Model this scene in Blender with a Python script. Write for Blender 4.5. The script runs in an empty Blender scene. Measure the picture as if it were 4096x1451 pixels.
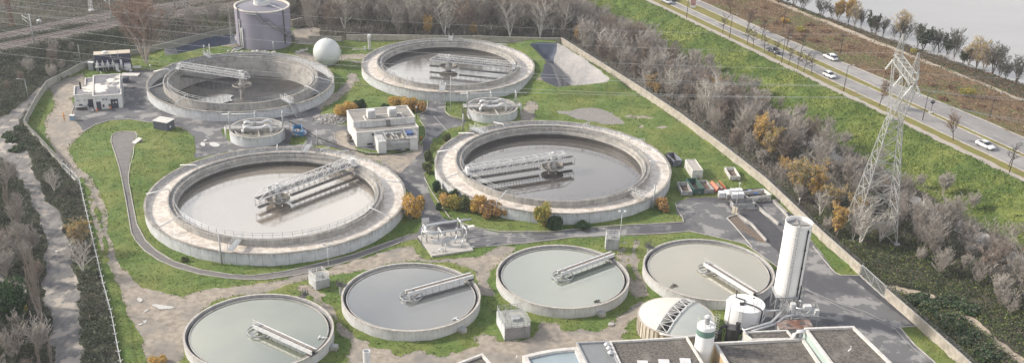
import bpy, bmesh, math, random
import numpy as np
from mathutils import Vector, Matrix
PI = math.pi
R = math.radians
scn = bpy.context.scene
COL = scn.collection

# ------------------------------------------------------------------ camera
FPX, PITCH, ROLL, CY = 4425.97, 0.5247982, 0.0366333, 1218.25     # photo pixels (4096 wide)
CH = 100.0
_fw = np.array([0, math.cos(PITCH), -math.sin(PITCH)])
_up = np.array([0, math.sin(PITCH), math.cos(PITCH)])
_rt = np.array([1.0, 0, 0])
_r2 = _rt*math.cos(ROLL) + _up*math.sin(ROLL)
_u2 = -_rt*math.sin(ROLL) + _up*math.cos(ROLL)
cd = bpy.data.cameras.new('camera')
cam = bpy.data.objects.new('camera', cd); COL.objects.link(cam)
cam.matrix_world = Matrix(((_r2[0], _u2[0], -_fw[0], 0), (_r2[1], _u2[1], -_fw[1], 0), (_r2[2], _u2[2], -_fw[2], CH), (0, 0, 0, 1)))
cd.sensor_width = 36; cd.lens = FPX/4096*36; cd.shift_y = (CY-725.5)/4096
cd.clip_start = 1; cd.clip_end = 20000
scn.camera = cam

# ------------------------------------------------------------------ light
SUN_AZ, SUN_EL = R(-80), R(30)      # azimuth measured from +y (away from camera) towards +x
w = bpy.data.worlds.new('World'); scn.world = w; w.use_nodes = True
nt = w.node_tree; nt.nodes.clear()
wo = nt.nodes.new('ShaderNodeOutputWorld'); bg = nt.nodes.new('ShaderNodeBackground')
sky = nt.nodes.new('ShaderNodeTexSky'); sky.sky_type = 'NISHITA'; sky.sun_disc = False
sky.sun_elevation = SUN_EL; sky.sun_rotation = SUN_AZ; sky.air_density = 1.0; sky.dust_density = 3.0
# broken bright cloud over the blue
tc = nt.nodes.new('ShaderNodeTexCoord'); mp = nt.nodes.new('ShaderNodeMapping'); mp.inputs['Scale'].default_value = (1, 1, 2.2)
nz = nt.nodes.new('ShaderNodeTexNoise'); nz.inputs['Scale'].default_value = 3.4; nz.inputs['Detail'].default_value = 5; nz.inputs['Roughness'].default_value = .55
cr = nt.nodes.new('ShaderNodeValToRGB'); cr.color_ramp.elements[0].position = .33; cr.color_ramp.elements[1].position = .62
cr.color_ramp.elements[0].color = (.18, .18, .18, 1); cr.color_ramp.elements[1].color = (.95, .95, .95, 1)
mx = nt.nodes.new('ShaderNodeMix'); mx.data_type = 'RGBA'; mx.inputs[7].default_value = (10.3, 9.95, 9.5, 1)
sx = nt.nodes.new('ShaderNodeSeparateXYZ'); nt.links.new(tc.outputs['Generated'], sx.inputs[0])
hr = nt.nodes.new('ShaderNodeMapRange'); hr.inputs[1].default_value = .62; hr.inputs[2].default_value = .80; hr.inputs[3].default_value = 1; hr.inputs[4].default_value = .12; nt.links.new(sx.outputs[2], hr.inputs[0])
mh = nt.nodes.new('ShaderNodeMath'); mh.operation = 'MULTIPLY'; nt.links.new(cr.outputs[0], mh.inputs[0]); nt.links.new(hr.outputs[0], mh.inputs[1])
nt.links.new(tc.outputs['Generated'], mp.inputs[0]); nt.links.new(mp.outputs[0], nz.inputs[0]); nt.links.new(nz.outputs[0], cr.inputs[0])
nt.links.new(mh.outputs[0], mx.inputs[0]); nt.links.new(sky.outputs[0], mx.inputs[6]); nt.links.new(mx.outputs[2], bg.inputs[0])
bg.inputs[1].default_value = 0.105
nt.links.new(bg.outputs[0], wo.inputs[0])
sl = bpy.data.lights.new('sun', 'SUN'); sl.energy = 3.3; sl.angle = R(6); sl.color = (1, .91, .79)
so = bpy.data.objects.new('sun', sl); COL.objects.link(so); so.location = (-60, 80, 90)
sd_ = Vector((math.sin(SUN_AZ)*math.cos(SUN_EL), math.cos(SUN_AZ)*math.cos(SUN_EL), math.sin(SUN_EL)))
so.rotation_euler = sd_.to_track_quat('Z', 'Y').to_euler()
scn.view_settings.view_transform = 'Standard'; scn.view_settings.look = 'None'
scn.view_settings.exposure = 0.78; scn.view_settings.gamma = 1; scn.view_settings.use_curve_mapping = False
scn.cycles.max_bounces = 5; scn.cycles.transparent_max_bounces = 8; scn.cycles.volume_bounces = 0

# ------------------------------------------------------------------ helpers
def tag(o, label=None, cat=None, group=None, kind=None):
    if label: o['label'] = label
    if cat: o['category'] = cat
    if group: o['group'] = group
    if kind: o['kind'] = kind
    return o
def G(x, y, z=0.0):
    """photo pixel -> point of the place at height z (used to lay the site out like a survey)"""
    d = _fw + _r2*(x-2048)/FPX - _u2*(y-CY)/FPX
    s = (z-CH)/d[2]
    return Vector((d[0]*s, d[1]*s, z))
def srgb(h):
    f = lambda c: c/12.92 if c <= .04045 else ((c+.055)/1.055)**2.4
    return tuple(f(int(h[i:i+2], 16)/255) for i in (0, 2, 4))
_M = {}
def mat(name, c1, c2=None, sc=1.0, rough=.8, c3=None, sc3=.2, bump=0.0, bsc=None, metal=0.0, world=False, streak=None, lo=.35, hi=.65, spec=.5, lo3=.45, hi3=.65, stretch=None, coat=0):
    if name in _M: return _M[name]
    m = bpy.data.materials.new(name); m.use_nodes = True; n = m.node_tree; N = n.nodes; L = n.links
    b = N['Principled BSDF']; b.inputs['Roughness'].default_value = rough; b.inputs['Metallic'].default_value = metal
    b.inputs['Specular IOR Level'].default_value = spec; b.inputs['Coat Weight'].default_value = coat
    if world: co = N.new('ShaderNodeNewGeometry').outputs['Position']
    else: co = N.new('ShaderNodeTexCoord').outputs['Object']
    if stretch:
        mpn = N.new('ShaderNodeMapping'); mpn.inputs['Scale'].default_value = stretch; L.new(co, mpn.inputs[0]); co1 = mpn.outputs[0]
    else: co1 = co
    cur = None
    def noise(s, det=5, c=co1, ro=.6):
        t = N.new('ShaderNodeTexNoise'); t.inputs['Scale'].default_value = s; t.inputs['Detail'].default_value = det; t.inputs['Roughness'].default_value = ro
        L.new(c, t.inputs['Vector']); return t.outputs['Fac']
    def ramp(f, a, c):
        t = N.new('ShaderNodeMapRange'); t.inputs[1].default_value = a; t.inputs[2].default_value = c; t.clamp = True; L.new(f, t.inputs[0]); return t.outputs[0]
    def mix(f, a, c):
        t = N.new('ShaderNodeMix'); t.data_type = 'RGBA'; L.new(f, t.inputs[0])
        for s_, v in ((6, a), (7, c)):
            if isinstance(v, tuple): t.inputs[s_].default_value = (*v, 1)
            else: L.new(v, t.inputs[s_])
        return t.outputs[2]
    if c2 is None: c2 = tuple(x*.78 for x in c1)
    cur = mix(ramp(noise(sc), lo, hi), c1, c2)
    if c3: cur = mix(ramp(noise(sc3, 4, co), lo3, hi3), cur, c3)
    if streak:   # (colour, amount, z_top, z_len): weathering runs below the rim
        mp2 = N.new('ShaderNodeMapping'); mp2.inputs['Scale'].default_value = (1, 1, .06); L.new(co, mp2.inputs[0])
        f1 = ramp(noise(2.6, 4, mp2.outputs[0], .7), .42, .66)
        sx = N.new('ShaderNodeSeparateXYZ'); L.new(co, sx.inputs[0])
        f2 = ramp(sx.outputs[2], streak[2]-streak[3], streak[2])
        mm = N.new('ShaderNodeMath'); mm.operation = 'MULTIPLY'; L.new(f1, mm.inputs[0]); L.new(f2, mm.inputs[1])
        m2 = N.new('ShaderNodeMath'); m2.operation = 'MULTIPLY'; L.new(mm.outputs[0], m2.inputs[0]); m2.inputs[1].default_value = streak[1]
        cur = mix(m2.outputs[0], cur, streak[0])
    L.new(cur, b.inputs['Base Color'])
    if bump:
        bp = N.new('ShaderNodeBump'); bp.inputs['Strength'].default_value = 1; bp.inputs['Distance'].default_value = bump
        L.new(noise(bsc or sc*3, 6, co1, .7), bp.inputs['Height']); L.new(bp.outputs[0], b.inputs['Normal'])
    _M[name] = m; return m

class MB:
    def __init__(s): s.v = []; s.f = []; s.m = []; s.sm = []; s.mi = 0; s.s = False
    def add(s, vs, fs, smooth=None):
        o = len(s.v); s.v += [tuple(p) for p in vs]; s.f += [tuple(i+o for i in f) for f in fs]
        s.m += [s.mi]*len(fs); s.sm += [s.s if smooth is None else smooth]*len(fs); return s
    def box(s, c, d, rz=0, mtx=None):
        x, y, z = d[0]/2, d[1]/2, d[2]/2; ca, sa = math.cos(rz), math.sin(rz); vs = []
        for k in (-1, 1):
            for i, j in ((-1, -1), (1, -1), (1, 1), (-1, 1)):
                p = (i*x, j*y, k*z); q = (c[0]+p[0]*ca-p[1]*sa, c[1]+p[0]*sa+p[1]*ca, c[2]+p[2]); vs.append(q)
        return s.add(vs, [(3, 2, 1, 0), (4, 5, 6, 7), (0, 1, 5, 4), (1, 2, 6, 5), (2, 3, 7, 6), (3, 0, 4, 7)])
    def b2(s, x0, y0, z0, x1, y1, z1): return s.box(((x0+x1)/2, (y0+y1)/2, (z0+z1)/2), (abs(x1-x0), abs(y1-y0), abs(z1-z0)))
    def tube(s, pts, r, n=6, caps=True, r2=None):
        pts = [Vector(p) for p in pts]; vs = []; fs = []; L = len(pts)
        for i, p in enumerate(pts):
            t = (pts[min(i+1, L-1)]-pts[max(i-1, 0)]).normalized()
            a = Vector((0, 0, 1)) if abs(t.z) < .9 else Vector((1, 0, 0)); u = t.cross(a).normalized(); v = t.cross(u)
            rr = r if r2 is None else r+(r2-r)*i/(L-1)
            for k in range(n):
                an = 2*PI*k/n; vs.append(p+u*(math.cos(an)*rr)+v*(math.sin(an)*rr))
        for i in range(L-1):
            for k in range(n):
                k2 = (k+1) % n; fs.append((i*n+k, i*n+k2, (i+1)*n+k2, (i+1)*n+k))
        if caps: fs.append(tuple(range(n-1, -1, -1))); fs.append(tuple((L-1)*n+k for k in range(n)))
        return s.add(vs, fs, n > 5)
    def rev(s, prof, n=48, c=(0, 0, 0), a0=0, a1=2*PI, smooth=True, close=False):
        """revolve (r,z) profile round a vertical axis"""
        if smooth and len(prof) > 2:
            pr = list(prof)+([prof[0]] if close else []); grp = [pr[0]]; runs = []
            for i in range(1, len(pr)):
                grp.append(pr[i])
                if i < len(pr)-1:
                    u = Vector((pr[i][0]-pr[i-1][0], pr[i][1]-pr[i-1][1])); v = Vector((pr[i+1][0]-pr[i][0], pr[i+1][1]-pr[i][1]))
                    if u.length and v.length and u.angle(v) > .6: runs.append(grp); grp = [pr[i]]
            runs.append(grp)
            if len(runs) > 1:
                for g_ in runs: s.rev(g_, n, c, a0, a1, True)
                return s
        full = abs(a1-a0-2*PI) < 1e-6; m = n if full else n+1; vs = []; fs = []
        for i in range(m):
            a = a0+(a1-a0)*i/n
            for r, z in prof: vs.append((c[0]+r*math.cos(a), c[1]+r*math.sin(a), c[2]+z))
        P = len(prof); Q = P if close else P-1
        for i in range(n):
            i2 = (i+1) % m
            for k in range(Q):
                k2 = (k+1) % P; fs.append((i*P+k, i2*P+k, i2*P+k2, i*P+k2))
        s.add(vs, fs, smooth)
        if not full and close:
            s.add(vs[:P], [tuple(range(P))], False); s.add(vs[-P:], [tuple(range(P-1, -1, -1))], False)
        return s
    def cyl(s, c, r, h, n=24, r2=None):
        r2 = r if r2 is None else r2; vs = []
        for k in range(n): a = 2*PI*k/n; vs.append((c[0]+r*math.cos(a), c[1]+r*math.sin(a), c[2]))
        for k in range(n): a = 2*PI*k/n; vs.append((c[0]+r2*math.cos(a), c[1]+r2*math.sin(a), c[2]+h))
        s.add(vs, [(k, (k+1) % n, n+(k+1) % n, n+k) for k in range(n)], True)
        s.add(vs[:n], [tuple(range(n-1, -1, -1))], False); s.add(vs[n:], [tuple(range(n))], False); return s
    def prism(s, poly, z0, z1):
        n = len(poly); ar = sum(poly[i][0]*poly[(i+1) % n][1]-poly[(i+1) % n][0]*poly[i][1] for i in range(n))
        if ar < 0: poly = poly[::-1]
        vs = [(p[0], p[1], z0) for p in poly]+[(p[0], p[1], z1) for p in poly]
        return s.add(vs, [tuple(range(n-1, -1, -1)), tuple(range(n, 2*n))]+[(k, (k+1) % n, n+(k+1) % n, n+k) for k in range(n)])
    def bar(s, a, b, wd, hg=None):
        a = Vector(a); b = Vector(b); hg = hg or wd; t = (b-a).normalized()
        up = Vector((0, 0, 1)) if abs(t.z) < .95 else Vector((1, 0, 0)); u = t.cross(up).normalized()*wd/2; v = t.cross(u).normalized()*hg/2
        vs = [p+x*u+y*v for p in (a, b) for x, y in ((-1, -1), (1, -1), (1, 1), (-1, 1))]
        return s.add(vs, [(3, 2, 1, 0), (4, 5, 6, 7), (0, 1, 5, 4), (1, 2, 6, 5), (2, 3, 7, 6), (3, 0, 4, 7)])
    def build(s, name, mats, parent=None, world=False, loc=None, rz=0, fix=True):
        if not s.v: return None
        me = bpy.data.meshes.new(name); V = s.v
        o = bpy.data.objects.new(name, me); COL.objects.link(o)
        if world:
            xs = [p[0] for p in V]; ys = [p[1] for p in V]; zs = [p[2] for p in V]
            b = ((min(xs)+max(xs))/2, (min(ys)+max(ys))/2, min(zs)); V = [(p[0]-b[0], p[1]-b[1], p[2]-b[2]) for p in V]; o.location = b
        if loc is not None: o.location = loc; o.rotation_euler.z = rz
        me.from_pydata(V, [], s.f)
        if not isinstance(mats, (list, tuple)): mats = [mats]
        for m in mats: me.materials.append(m)
        if len(mats) > 1: me.polygons.foreach_set('material_index', s.m)
        me.polygons.foreach_set('use_smooth', s.sm); me.update()
        if fix and len(s.f) < 20000:
            bm = bmesh.new(); bm.from_mesh(me); bmesh.ops.recalc_face_normals(bm, faces=bm.faces[:]); bm.to_mesh(me); bm.free()
        if parent: o.parent = parent
        return o
def empty(name, loc, rz=0, label=None, cat=None, group=None):
    o = bpy.data.objects.new(name, None); COL.objects.link(o); o.location = loc; o.rotation_euler.z = rz
    o.empty_display_size = .5
    return tag(o, label, cat, group)
KIDS = {}
def copy_tree(o, parent=None):
    c = o.copy(); COL.objects.link(c); c.parent = parent
    for ch in list(o.children): copy_tree(ch, c)
    return c
def big_mesh(name, V, F, mats, mi=None, k=4, smooth=False):
    me = bpy.data.meshes.new(name); V = np.asarray(V, np.float32); F = np.asarray(F, np.int32)
    me.vertices.add(len(V)); me.vertices.foreach_set('co', V.ravel())
    me.loops.add(F.size); me.loops.foreach_set('vertex_index', F.ravel())
    me.polygons.add(len(F)); me.polygons.foreach_set('loop_start', np.arange(len(F), dtype=np.int32)*k)
    for m in mats: me.materials.append(m)
    if mi is not None: me.polygons.foreach_set('material_index', np.asarray(mi, np.int32))
    me.polygons.foreach_set('use_smooth', np.full(len(F), smooth)); me.update(); me.validate()
    return me
def big_obj(name, V, F, mats, mi=None, k=4, smooth=False, parent=None):
    o = bpy.data.objects.new(name, big_mesh(name, V, F, mats, mi, k, smooth)); COL.objects.link(o)
    if parent: o.parent = parent
    return o

# ------------------------------------------------------------------ terrain
DA = np.array([40.67, 372.41]); DD = np.array([.44717, -.89445]); DN = np.array([.89445, .44717])   # dyke line
RA = np.array([-148.4, 307.6]); 
RAILC = np.array([[-200, 250], [-148.4, 307.6], [-126.7, 331.9], [-103.3, 352.8], [-60, 385], [0, 421]], float)
def seg_dist(X, Y, pl, closed=False):
    pl = np.asarray([(p[0], p[1]) for p in pl], float); D = np.full(X.shape, 1e9); n = len(pl)
    for i in range(n if closed else n-1):
        a = pl[i]; b = pl[(i+1) % n]; d = b-a; L = max(d@d, 1e-9)
        t = np.clip(((X-a[0])*d[0]+(Y-a[1])*d[1])/L, 0, 1)
        D = np.minimum(D, np.hypot(X-a[0]-t*d[0], Y-a[1]-t*d[1]))
    return D
def poly_sd(X, Y, pl):
    """positive inside"""
    pl = np.asarray([(p[0], p[1]) for p in pl], float); D = seg_dist(X, Y, pl, True); ins = np.zeros(X.shape, bool); n = len(pl)
    for i in range(n):
        a = pl[i]; b = pl[(i+1) % n]
        c = ((a[1] > Y) != (b[1] > Y)) & (X < (b[0]-a[0])*(Y-a[1])/((b[1]-a[1]) or 1e-9)+a[0])
        ins ^= c
    return np.where(ins, D, -D)
def vnoise(X, Y, s, seed=0):
    rs = np.random.RandomState(seed); T = rs.rand(256, 256); x = X/s; y = Y/s
    xi = np.floor(x).astype(int); yi = np.floor(y).astype(int); fx = x-xi; fy = y-yi
    fx = fx*fx*(3-2*fx); fy = fy*fy*(3-2*fy); g = lambda a, b: T[a % 256, b % 256]
    return ((g(xi, yi)*(1-fx)+g(xi+1, yi)*fx)*(1-fy)+(g(xi, yi+1)*(1-fx)+g(xi+1, yi+1)*fx)*fy)*2-1
def Gs(pts, z=0): return [tuple(G(x, y, z)[:2]) for x, y in pts]
def sstep(t): t = np.clip(t, 0, 1); return t*t*(3-2*t)
POND1 = Gs([(2115, 181), (2141, 173), (2231, 176), (2250, 184), (2336, 239), (2400, 285), (2439, 318), (2430, 331), (2400, 337), (2231, 353), (2173, 330), (2162, 310), (2183, 252), (2147, 210)], 1.2)
POND2 = Gs([(657, 205), (665, 192), (683, 184), (800, 160), (947, 137), (955, 180), (926, 184), (800, 202), (740, 215), (690, 226), (660, 226)])
MOUND = tuple(G(560, 640)[:2])
RAMP = Gs([(2947, 848), (3036, 840), (3137, 935), (3175, 1000), (3150, 1040), (3060, 960)])
def height(X, Y):
    X = np.asarray(X, float); Y = np.asarray(Y, float)
    qx = X-DA[0]; qy = Y-DA[1]; d = qx*DN[0]+qy*DN[1]; s = np.clip(qx*DD[0]+qy*DD[1], -60, 260)
    toe = -9-np.clip(s, 0, 200)*.045; ff = 18+np.clip(s-50, 0, 90)*.07; shore = 56+.165*s
    z = np.where(d < 0, 4*sstep((d-toe)/(-toe)), 4.0)
    z = np.where(d > ff, 4-1.0*np.clip((d-ff)/(42-ff), 0, 1), z)
    z = np.where(d > 46, 3-5.6*np.clip((d-46)/(shore+1-46), 0, 1), z)
    rd = seg_dist(X, Y, RAILC); z = np.where(d < -60, np.maximum(z, 2*sstep((16-rd)/7.)), z)
    z = np.where(np.hypot(X+73.65, Y-281.67) < 19.1, -3.2, z)
    z = z+1.1*np.exp(-(((X-MOUND[0])/11)**2+((Y-MOUND[1])/17)**2)**1.5)
    for P, dep in ((POND1, 4.6), (POND2, 2.4)):
        sdp = poly_sd(X, Y, P); z = z+(1.5*sstep((sdp+8)/6.5) if dep > 3 else .5*sstep((sdp+3.5)/3.5))*(d < -45.5 if dep > 3 else 1)-np.clip(sdp*(.78 if dep > 3 else .62), 0, dep)
    return z
def H(x, y): return float(height(np.array([x]), np.array([y]))[0])
def Gt(x, y):
    z = 0.0
    for _ in range(12): p = G(x, y, z); z = .5*z+.5*H(p.x, p.y)
    p = G(x, y, z); p.z = H(p.x, p.y); return p

DT = .0023
ts = np.arange(-.80, .76, DT); ys = 118*np.exp(np.arange(0, math.log(600/118.), DT))
Yg, Tg = np.meshgrid(ys, ts, indexing='ij'); Xg = Yg*Tg
NR, NC = Xg.shape
cx = (Xg[:-1, :-1]+Xg[1:, 1:])/2; cy = (Yg[:-1, :-1]+Yg[1:, 1:])/2
n1 = vnoise(cx, cy, 3.1, 1)+.6*vnoise(cx, cy, 1.1, 2)+.4*vnoise(cx, cy, .5, 3)
REG = np.zeros(cx.shape, int); RN = ['ground']
RM = {}
def region(name):
    if name not in RN: RN.append(name)
    return RN.index(name)
def fill(name, pts, amp=0.0, world=False, line=None, thr=0.0):
    pl = pts if world else Gs(pts)
    x = np.array([p[0] for p in pl]); y = np.array([p[1] for p in pl]); m = 4+(line or 0)
    ok = (cx > x.min()-m) & (cx < x.max()+m) & (cy > y.min()-m) & (cy < y.max()+m)
    X = cx[ok]; Y = cy[ok]
    s = (line/2-seg_dist(X, Y, pl)) if line else poly_sd(X, Y, pl)
    hit = s+n1[ok]*amp > thr; r = REG[ok]; r[hit] = region(name); REG[ok] = r
def T(ox, oy, *pts): return [(ox+a*.5256, oy+b*.5256) for a, b in pts]
WALL_L = [(505, 1560), (481, 1445), (449, 1275), (420, 1170), (389, 1039), (342, 837), (321, 743), (286, 709), (252, 677), (205, 622), (158, 571), (128, 541), (100, 508), (122, 462), (150, 410), (190, 350), (245, 322), (320, 282), (385, 257)]
WALL_B = [(385, 257), (470, 236), (560, 216), (640, 199), (800, 158), (950, 128)]
WALL_T = [(1386, 163), (1600, 163), (1900, 167), (2244, 176)]
WALL_R = [(2244, 176), (2400, 275), (2560, 376), (2715, 480), (2890, 611), (3057, 743), (3178, 858), (3284, 960), (3439, 1099)]
WALL_R2 = [(3538, 1190), (3690, 1323), (3820, 1440), (3960, 1570)]
fill('lawn', WALL_L[1:][:-1]+WALL_B+[(1170, 112), (1250, 160)]+WALL_T+WALL_R[1:]+WALL_R2+[(500, 1620)], .0)
# worn, dry grass patches
for p, r_ in (((2560, 470), 5), ((1480, 250), 5), ((2620, 500), 3), ((1380, 230), 5), ((2200, 340), 2.5), ((780, 520), 3)):
    q = G(*p); fill('dirt_track', [(q.x-r_, q.y), (q.x+r_, q.y)], 1.6, True, line=1.6)
DIRT1 = [(205, 345), (330, 290), (345, 330), (300, 365), (294, 420), (302, 480), (330, 520), (336, 527), (268, 601), (310, 664), (368, 727), (415, 806), (439, 953), (473, 1039), (526, 1123), (594, 1157), (678, 1175), (736, 1181), (800, 1165), (853, 1155), (1052, 1133), (1326, 1073), (1430, 1035), (1600, 985), (1650, 985), (1700, 1040), (1900, 1025), (2000, 985), (2070, 985), (2000, 1050), (1960, 1090), (1950, 1130), (1990, 1190), (1960, 1185), (1910, 1175), (1900, 1085), (1800, 1050), (1640, 1040), (1457, 1083), (1326, 1102), (1168, 1133), (1058, 1170), (950, 1180), (850, 1210), (760, 1290), (735, 1400), (720, 1460), (730, 1600), (640, 1600), (594, 1440), (560, 1350), (536, 1286), (505, 1233), (473, 1144), (420, 1028), (386, 927), (342, 774), (294, 711), (231, 638), (205, 585), (181, 527), (185, 470), (215, 430)]
fill('dirt_track', DIRT1, .45)
fill('lawn', [(300, 690), (335, 745), (375, 810), (400, 880), (420, 960), (432, 1040)], .45, line=.55)
fill('dirt_track', [(1389, 1328), (1420, 1359), (1473, 1380), (1600, 1412), (1680, 1399), (1760, 1417), (1842, 1396), (1915, 1375), (1894, 1365), (1936, 1328), (1994, 1349), (2120, 1359), (2152, 1328), (2168, 1286), (2220, 1296), (2283, 1323), (2400, 1320), (2470, 1270), (2530, 1225), (2580, 1180), (2600, 1186), (2552, 1254), (2495, 1328), (2440, 1390), (2400, 1440), (2300, 1600), (1400, 1600)], 1.0)
for ln, wd in (([(2505, 955), (2487, 1007), (2500, 1091), (2530, 1150), (2550, 1190)], 1.3), ([(2545, 960), (2530, 1030), (2550, 1100), (2570, 1160), (2575, 1190)], 1.3), ([(1410, 300), (1410, 320), (1378, 357), (1326, 400), (1240, 450)], 3.0), ([(1200, 215), (1260, 235), (1330, 235), (1450, 225)], 4.5), ([(2130, 410), (2105, 490)], 3.2), ([(1270, 1200), (1330, 1250), (1370, 1310), (1400, 1350)], 1.6), ([(1210, 1150), (1280, 1180)], 2.2), ([(1230, 165), (1240, 120), (1160, 150)], 7), ([(850, 185), (960, 190)], 2)):
    fill('dirt_track', ln, .5, line=wd)
ASPH = [(294, 420), (300, 365), (345, 330), (480, 312), (500, 288), (545, 280), (640, 282), (640, 400), (900, 470), (1200, 445), (1270, 430), (1290, 440), (1270, 480), (1310, 490), (1385, 505), (1500, 420), (1640, 500), (1700, 425), (1710, 405), (1780, 405), (1778, 450), (1790, 465), (1830, 475), (1860, 480), (1860, 500), (1780, 520), (1730, 570), (1700, 640), (1700, 720), (1725, 790), (1770, 870), (1850, 900), (1990, 928), (2200, 928), (2450, 905), (2735, 888), (2700, 850), (2705, 810), (2760, 790), (3000, 785), (3100, 800), (3180, 870), (3245, 960), (3300, 1030), (3340, 1090), (3360, 1101), (3436, 1102), (3536, 1189), (3690, 1302), (3600, 1308), (3660, 1380), (3730, 1440), (3860, 1600), (2900, 1600), (3000, 1200), (3110, 1070), (2980, 975), (2850, 945), (2760, 925), (2650, 937), (2450, 945), (2300, 950), (2100, 975), (1950, 985), (1880, 990), (1700, 1000), (1665, 945), (1690, 890), (1670, 830), (1640, 770), (1590, 720), (1520, 650), (1300, 580), (1100, 600), (950, 600), (860, 620), (783, 638), (778, 554), (740, 515), (715, 512), (600, 490), (520, 478), (436, 483), (380, 500), (336, 527), (302, 480)]
fill('asphalt_road', ASPH, .08)
fill('lawn', [(1330, 405), (1450, 395), (1712, 398), (1700, 440), (1670, 470), (1690, 480), (1705, 530), (1690, 575), (1620, 600), (1400, 470), (1360, 440)], .1)
fill('dirt_track', [(1335, 530), (1383, 522), (1400, 580), (1480, 605), (1600, 612), (1655, 600), (1700, 565), (1668, 640), (1600, 690), (1527, 652), (1430, 615), (1350, 580)], .5)
fill('lawn', [(1420, 590), (1500, 600), (1600, 604), (1650, 590), (1640, 612), (1500, 622), (1430, 606)], .5)
fill('lawn', [(1262, 476), (1300, 448), (1345, 440), (1385, 470), (1390, 500), (1310, 492)], .2)
fill('lawn', [(1735, 550), (1708, 620), (1697, 700), (1712, 740), (1755, 800), (1790, 850), (1880, 890), (2000, 908), (2200, 905), (2450, 893), (2725, 888), (2735, 880), (2700, 845), (2692, 800), (2700, 600), (2200, 700)], .0)
fill('lawn', [(1795, 400), (1860, 405), (1865, 465), (1800, 462), (1782, 445)], .0)
fill('lawn', [(880, 520), (915, 500), (960, 580), (910, 560)], .3)
fill('lawn', [(1160, 550), (1230, 545), (1220, 575), (1150, 580)], .4)
fill('planting_bed', [(2905, 868), (2945, 862), (3066, 970), (3040, 968), (2935, 903)], .1)
fill('dark_asphalt', RAMP, 0, True)
fill('dark_asphalt', [(3395, 1104), (3442, 1104), (3540, 1192), (3685, 1300), (3655, 1300), (3560, 1230)], .05)
fill('footpath', T(0, 480, (845, 160), (850, 120), (890, 95), (960, 88), (1030, 95), (1045, 115), (1020, 200), (1015, 260), (990, 350), (980, 480), (1010, 640), (1040, 790), (1105, 915))+T(0, 960, (1190, 80), (1320, 160), (1522, 225))+T(800, 960, (250, 265), (400, 270), (640, 240), (850, 190), (1150, 115), (1350, 45), (1480, 0), (1650, -60), (1665, -15), (1522, 20), (1400, 65), (1200, 140), (980, 205), (750, 265), (500, 300), (200, 290), (0, 260))+T(0, 960, (1340, 210), (1210, 155), (1100, 80), (1035, 0))+T(0, 480, (1000, 860), (965, 650), (935, 490), (910, 370), (880, 270)))
OLDROAD = [(0, 470), (60, 440), (110, 390), (160, 345), (185, 335), (205, 345), (150, 400), (100, 450), (60, 520), (40, 560), (110, 600), (126, 674), (158, 732), (179, 806), (226, 837), (252, 900), (273, 960), (286, 1039), (310, 1133), (315, 1233), (326, 1328), (334, 1440), (340, 1600), (235, 1600), (226, 1440), (205, 1380), (210, 1275), (179, 1197), (173, 1065), (184, 960), (142, 848), (100, 753), (42, 664), (0, 622), (-200, 640), (-200, 520)]
fill('old_road', OLDROAD, .5)
fill('old_road', [(-40, 1000), (5, 1010), (12, 1110), (95, 1140), (105, 1185), (40, 1150), (-60, 1130)], .4)
fill('gravel_bed', [(2240, 450), (2330, 436), (2420, 433), (2470, 465), (2500, 500), (2400, 492), (2300, 470)], 1.0)
fill('gravel_path', [(3545, 1145), (3620, 1162), (3690, 1172), (3750, 1200), (3830, 1245), (3910, 1300), (3980, 1360), (4096, 1450), (4200, 1530)], .5, line=1.7)
# embankment of the river road, in dyke coordinates
qx = cx-DA[0]; qy = cy-DA[1]; dd = qx*DN[0]+qy*DN[1]; ss = qx*DD[0]+qy*DD[1]; sc_ = np.clip(ss, -60, 260)
toe = -9-np.clip(sc_, 0, 200)*.045
def band(name, a, b, amp=0): REG[(dd+n1*amp > a) & (dd+n1*amp < b)] = region(name)
band('embankment', toe-2.5, 0.02, .8)
cw1 = 8.4+np.clip(sc_-30, 0, 90)*.035; cw2 = 17.3+np.clip(sc_-50, 0, 80)*.055
band('dry_verge', cw2, 200, .4)
band('sidewalk', 0, 2.0); band('road_verge', 2.0, 4.8); band('highway', 4.8, cw1); band('road_verge', cw1, 13.2); band('highway', 13.2, cw2)
band('concrete_channel', -23.6-np.clip(sc_-90, 0, 40)*.05, -19.4-np.clip(sc_-90, 0, 40)*.05, .9)
band('gravel_path', 42+np.clip(sc_, 0, 100)*.03, 44.4+np.clip(sc_, 0, 100)*.03, .6)
rdg = seg_dist(cx, cy, RAILC); REG[(rdg+n1*.4 < 8.6) & (dd < -60)] = region('railway_ballast')
REG[((rdg+n1*.6) < 1.4) & (dd < -60)] = 0
s1 = poly_sd(cx, cy, POND1); REG[s1 > 0] = region('pond_liner')
REG[(poly_sd(cx, cy, Gs([(2100, 170), (2231, 174), (2222, 205), (2196, 250), (2222, 283), (2250, 322), (2240, 360), (2165, 335), (2150, 310), (2173, 252), (2130, 210)], 0.4)) > 0) & (s1 > 0)] = region('dark_liner')  # left part of the pond takes the darker navy liner colour
REG[poly_sd(cx, cy, Gs([(2220, 284), (2246, 294), (2325, 342), (2262, 347), (2245, 325)], -1.5)) > 0] = region('old_road')
s2 = poly_sd(cx, cy, POND2); REG[s2 > 0] = region('dark_liner'); REG[(s2 > -.1) & (s2 < .5)] = region('pond_liner'); REG[(s2 > 0) & (poly_sd(cx, cy, Gs([(640, 235), (655, 185), (682, 180), (712, 190), (700, 235)])) > 0)] = region('pond_liner')
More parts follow.
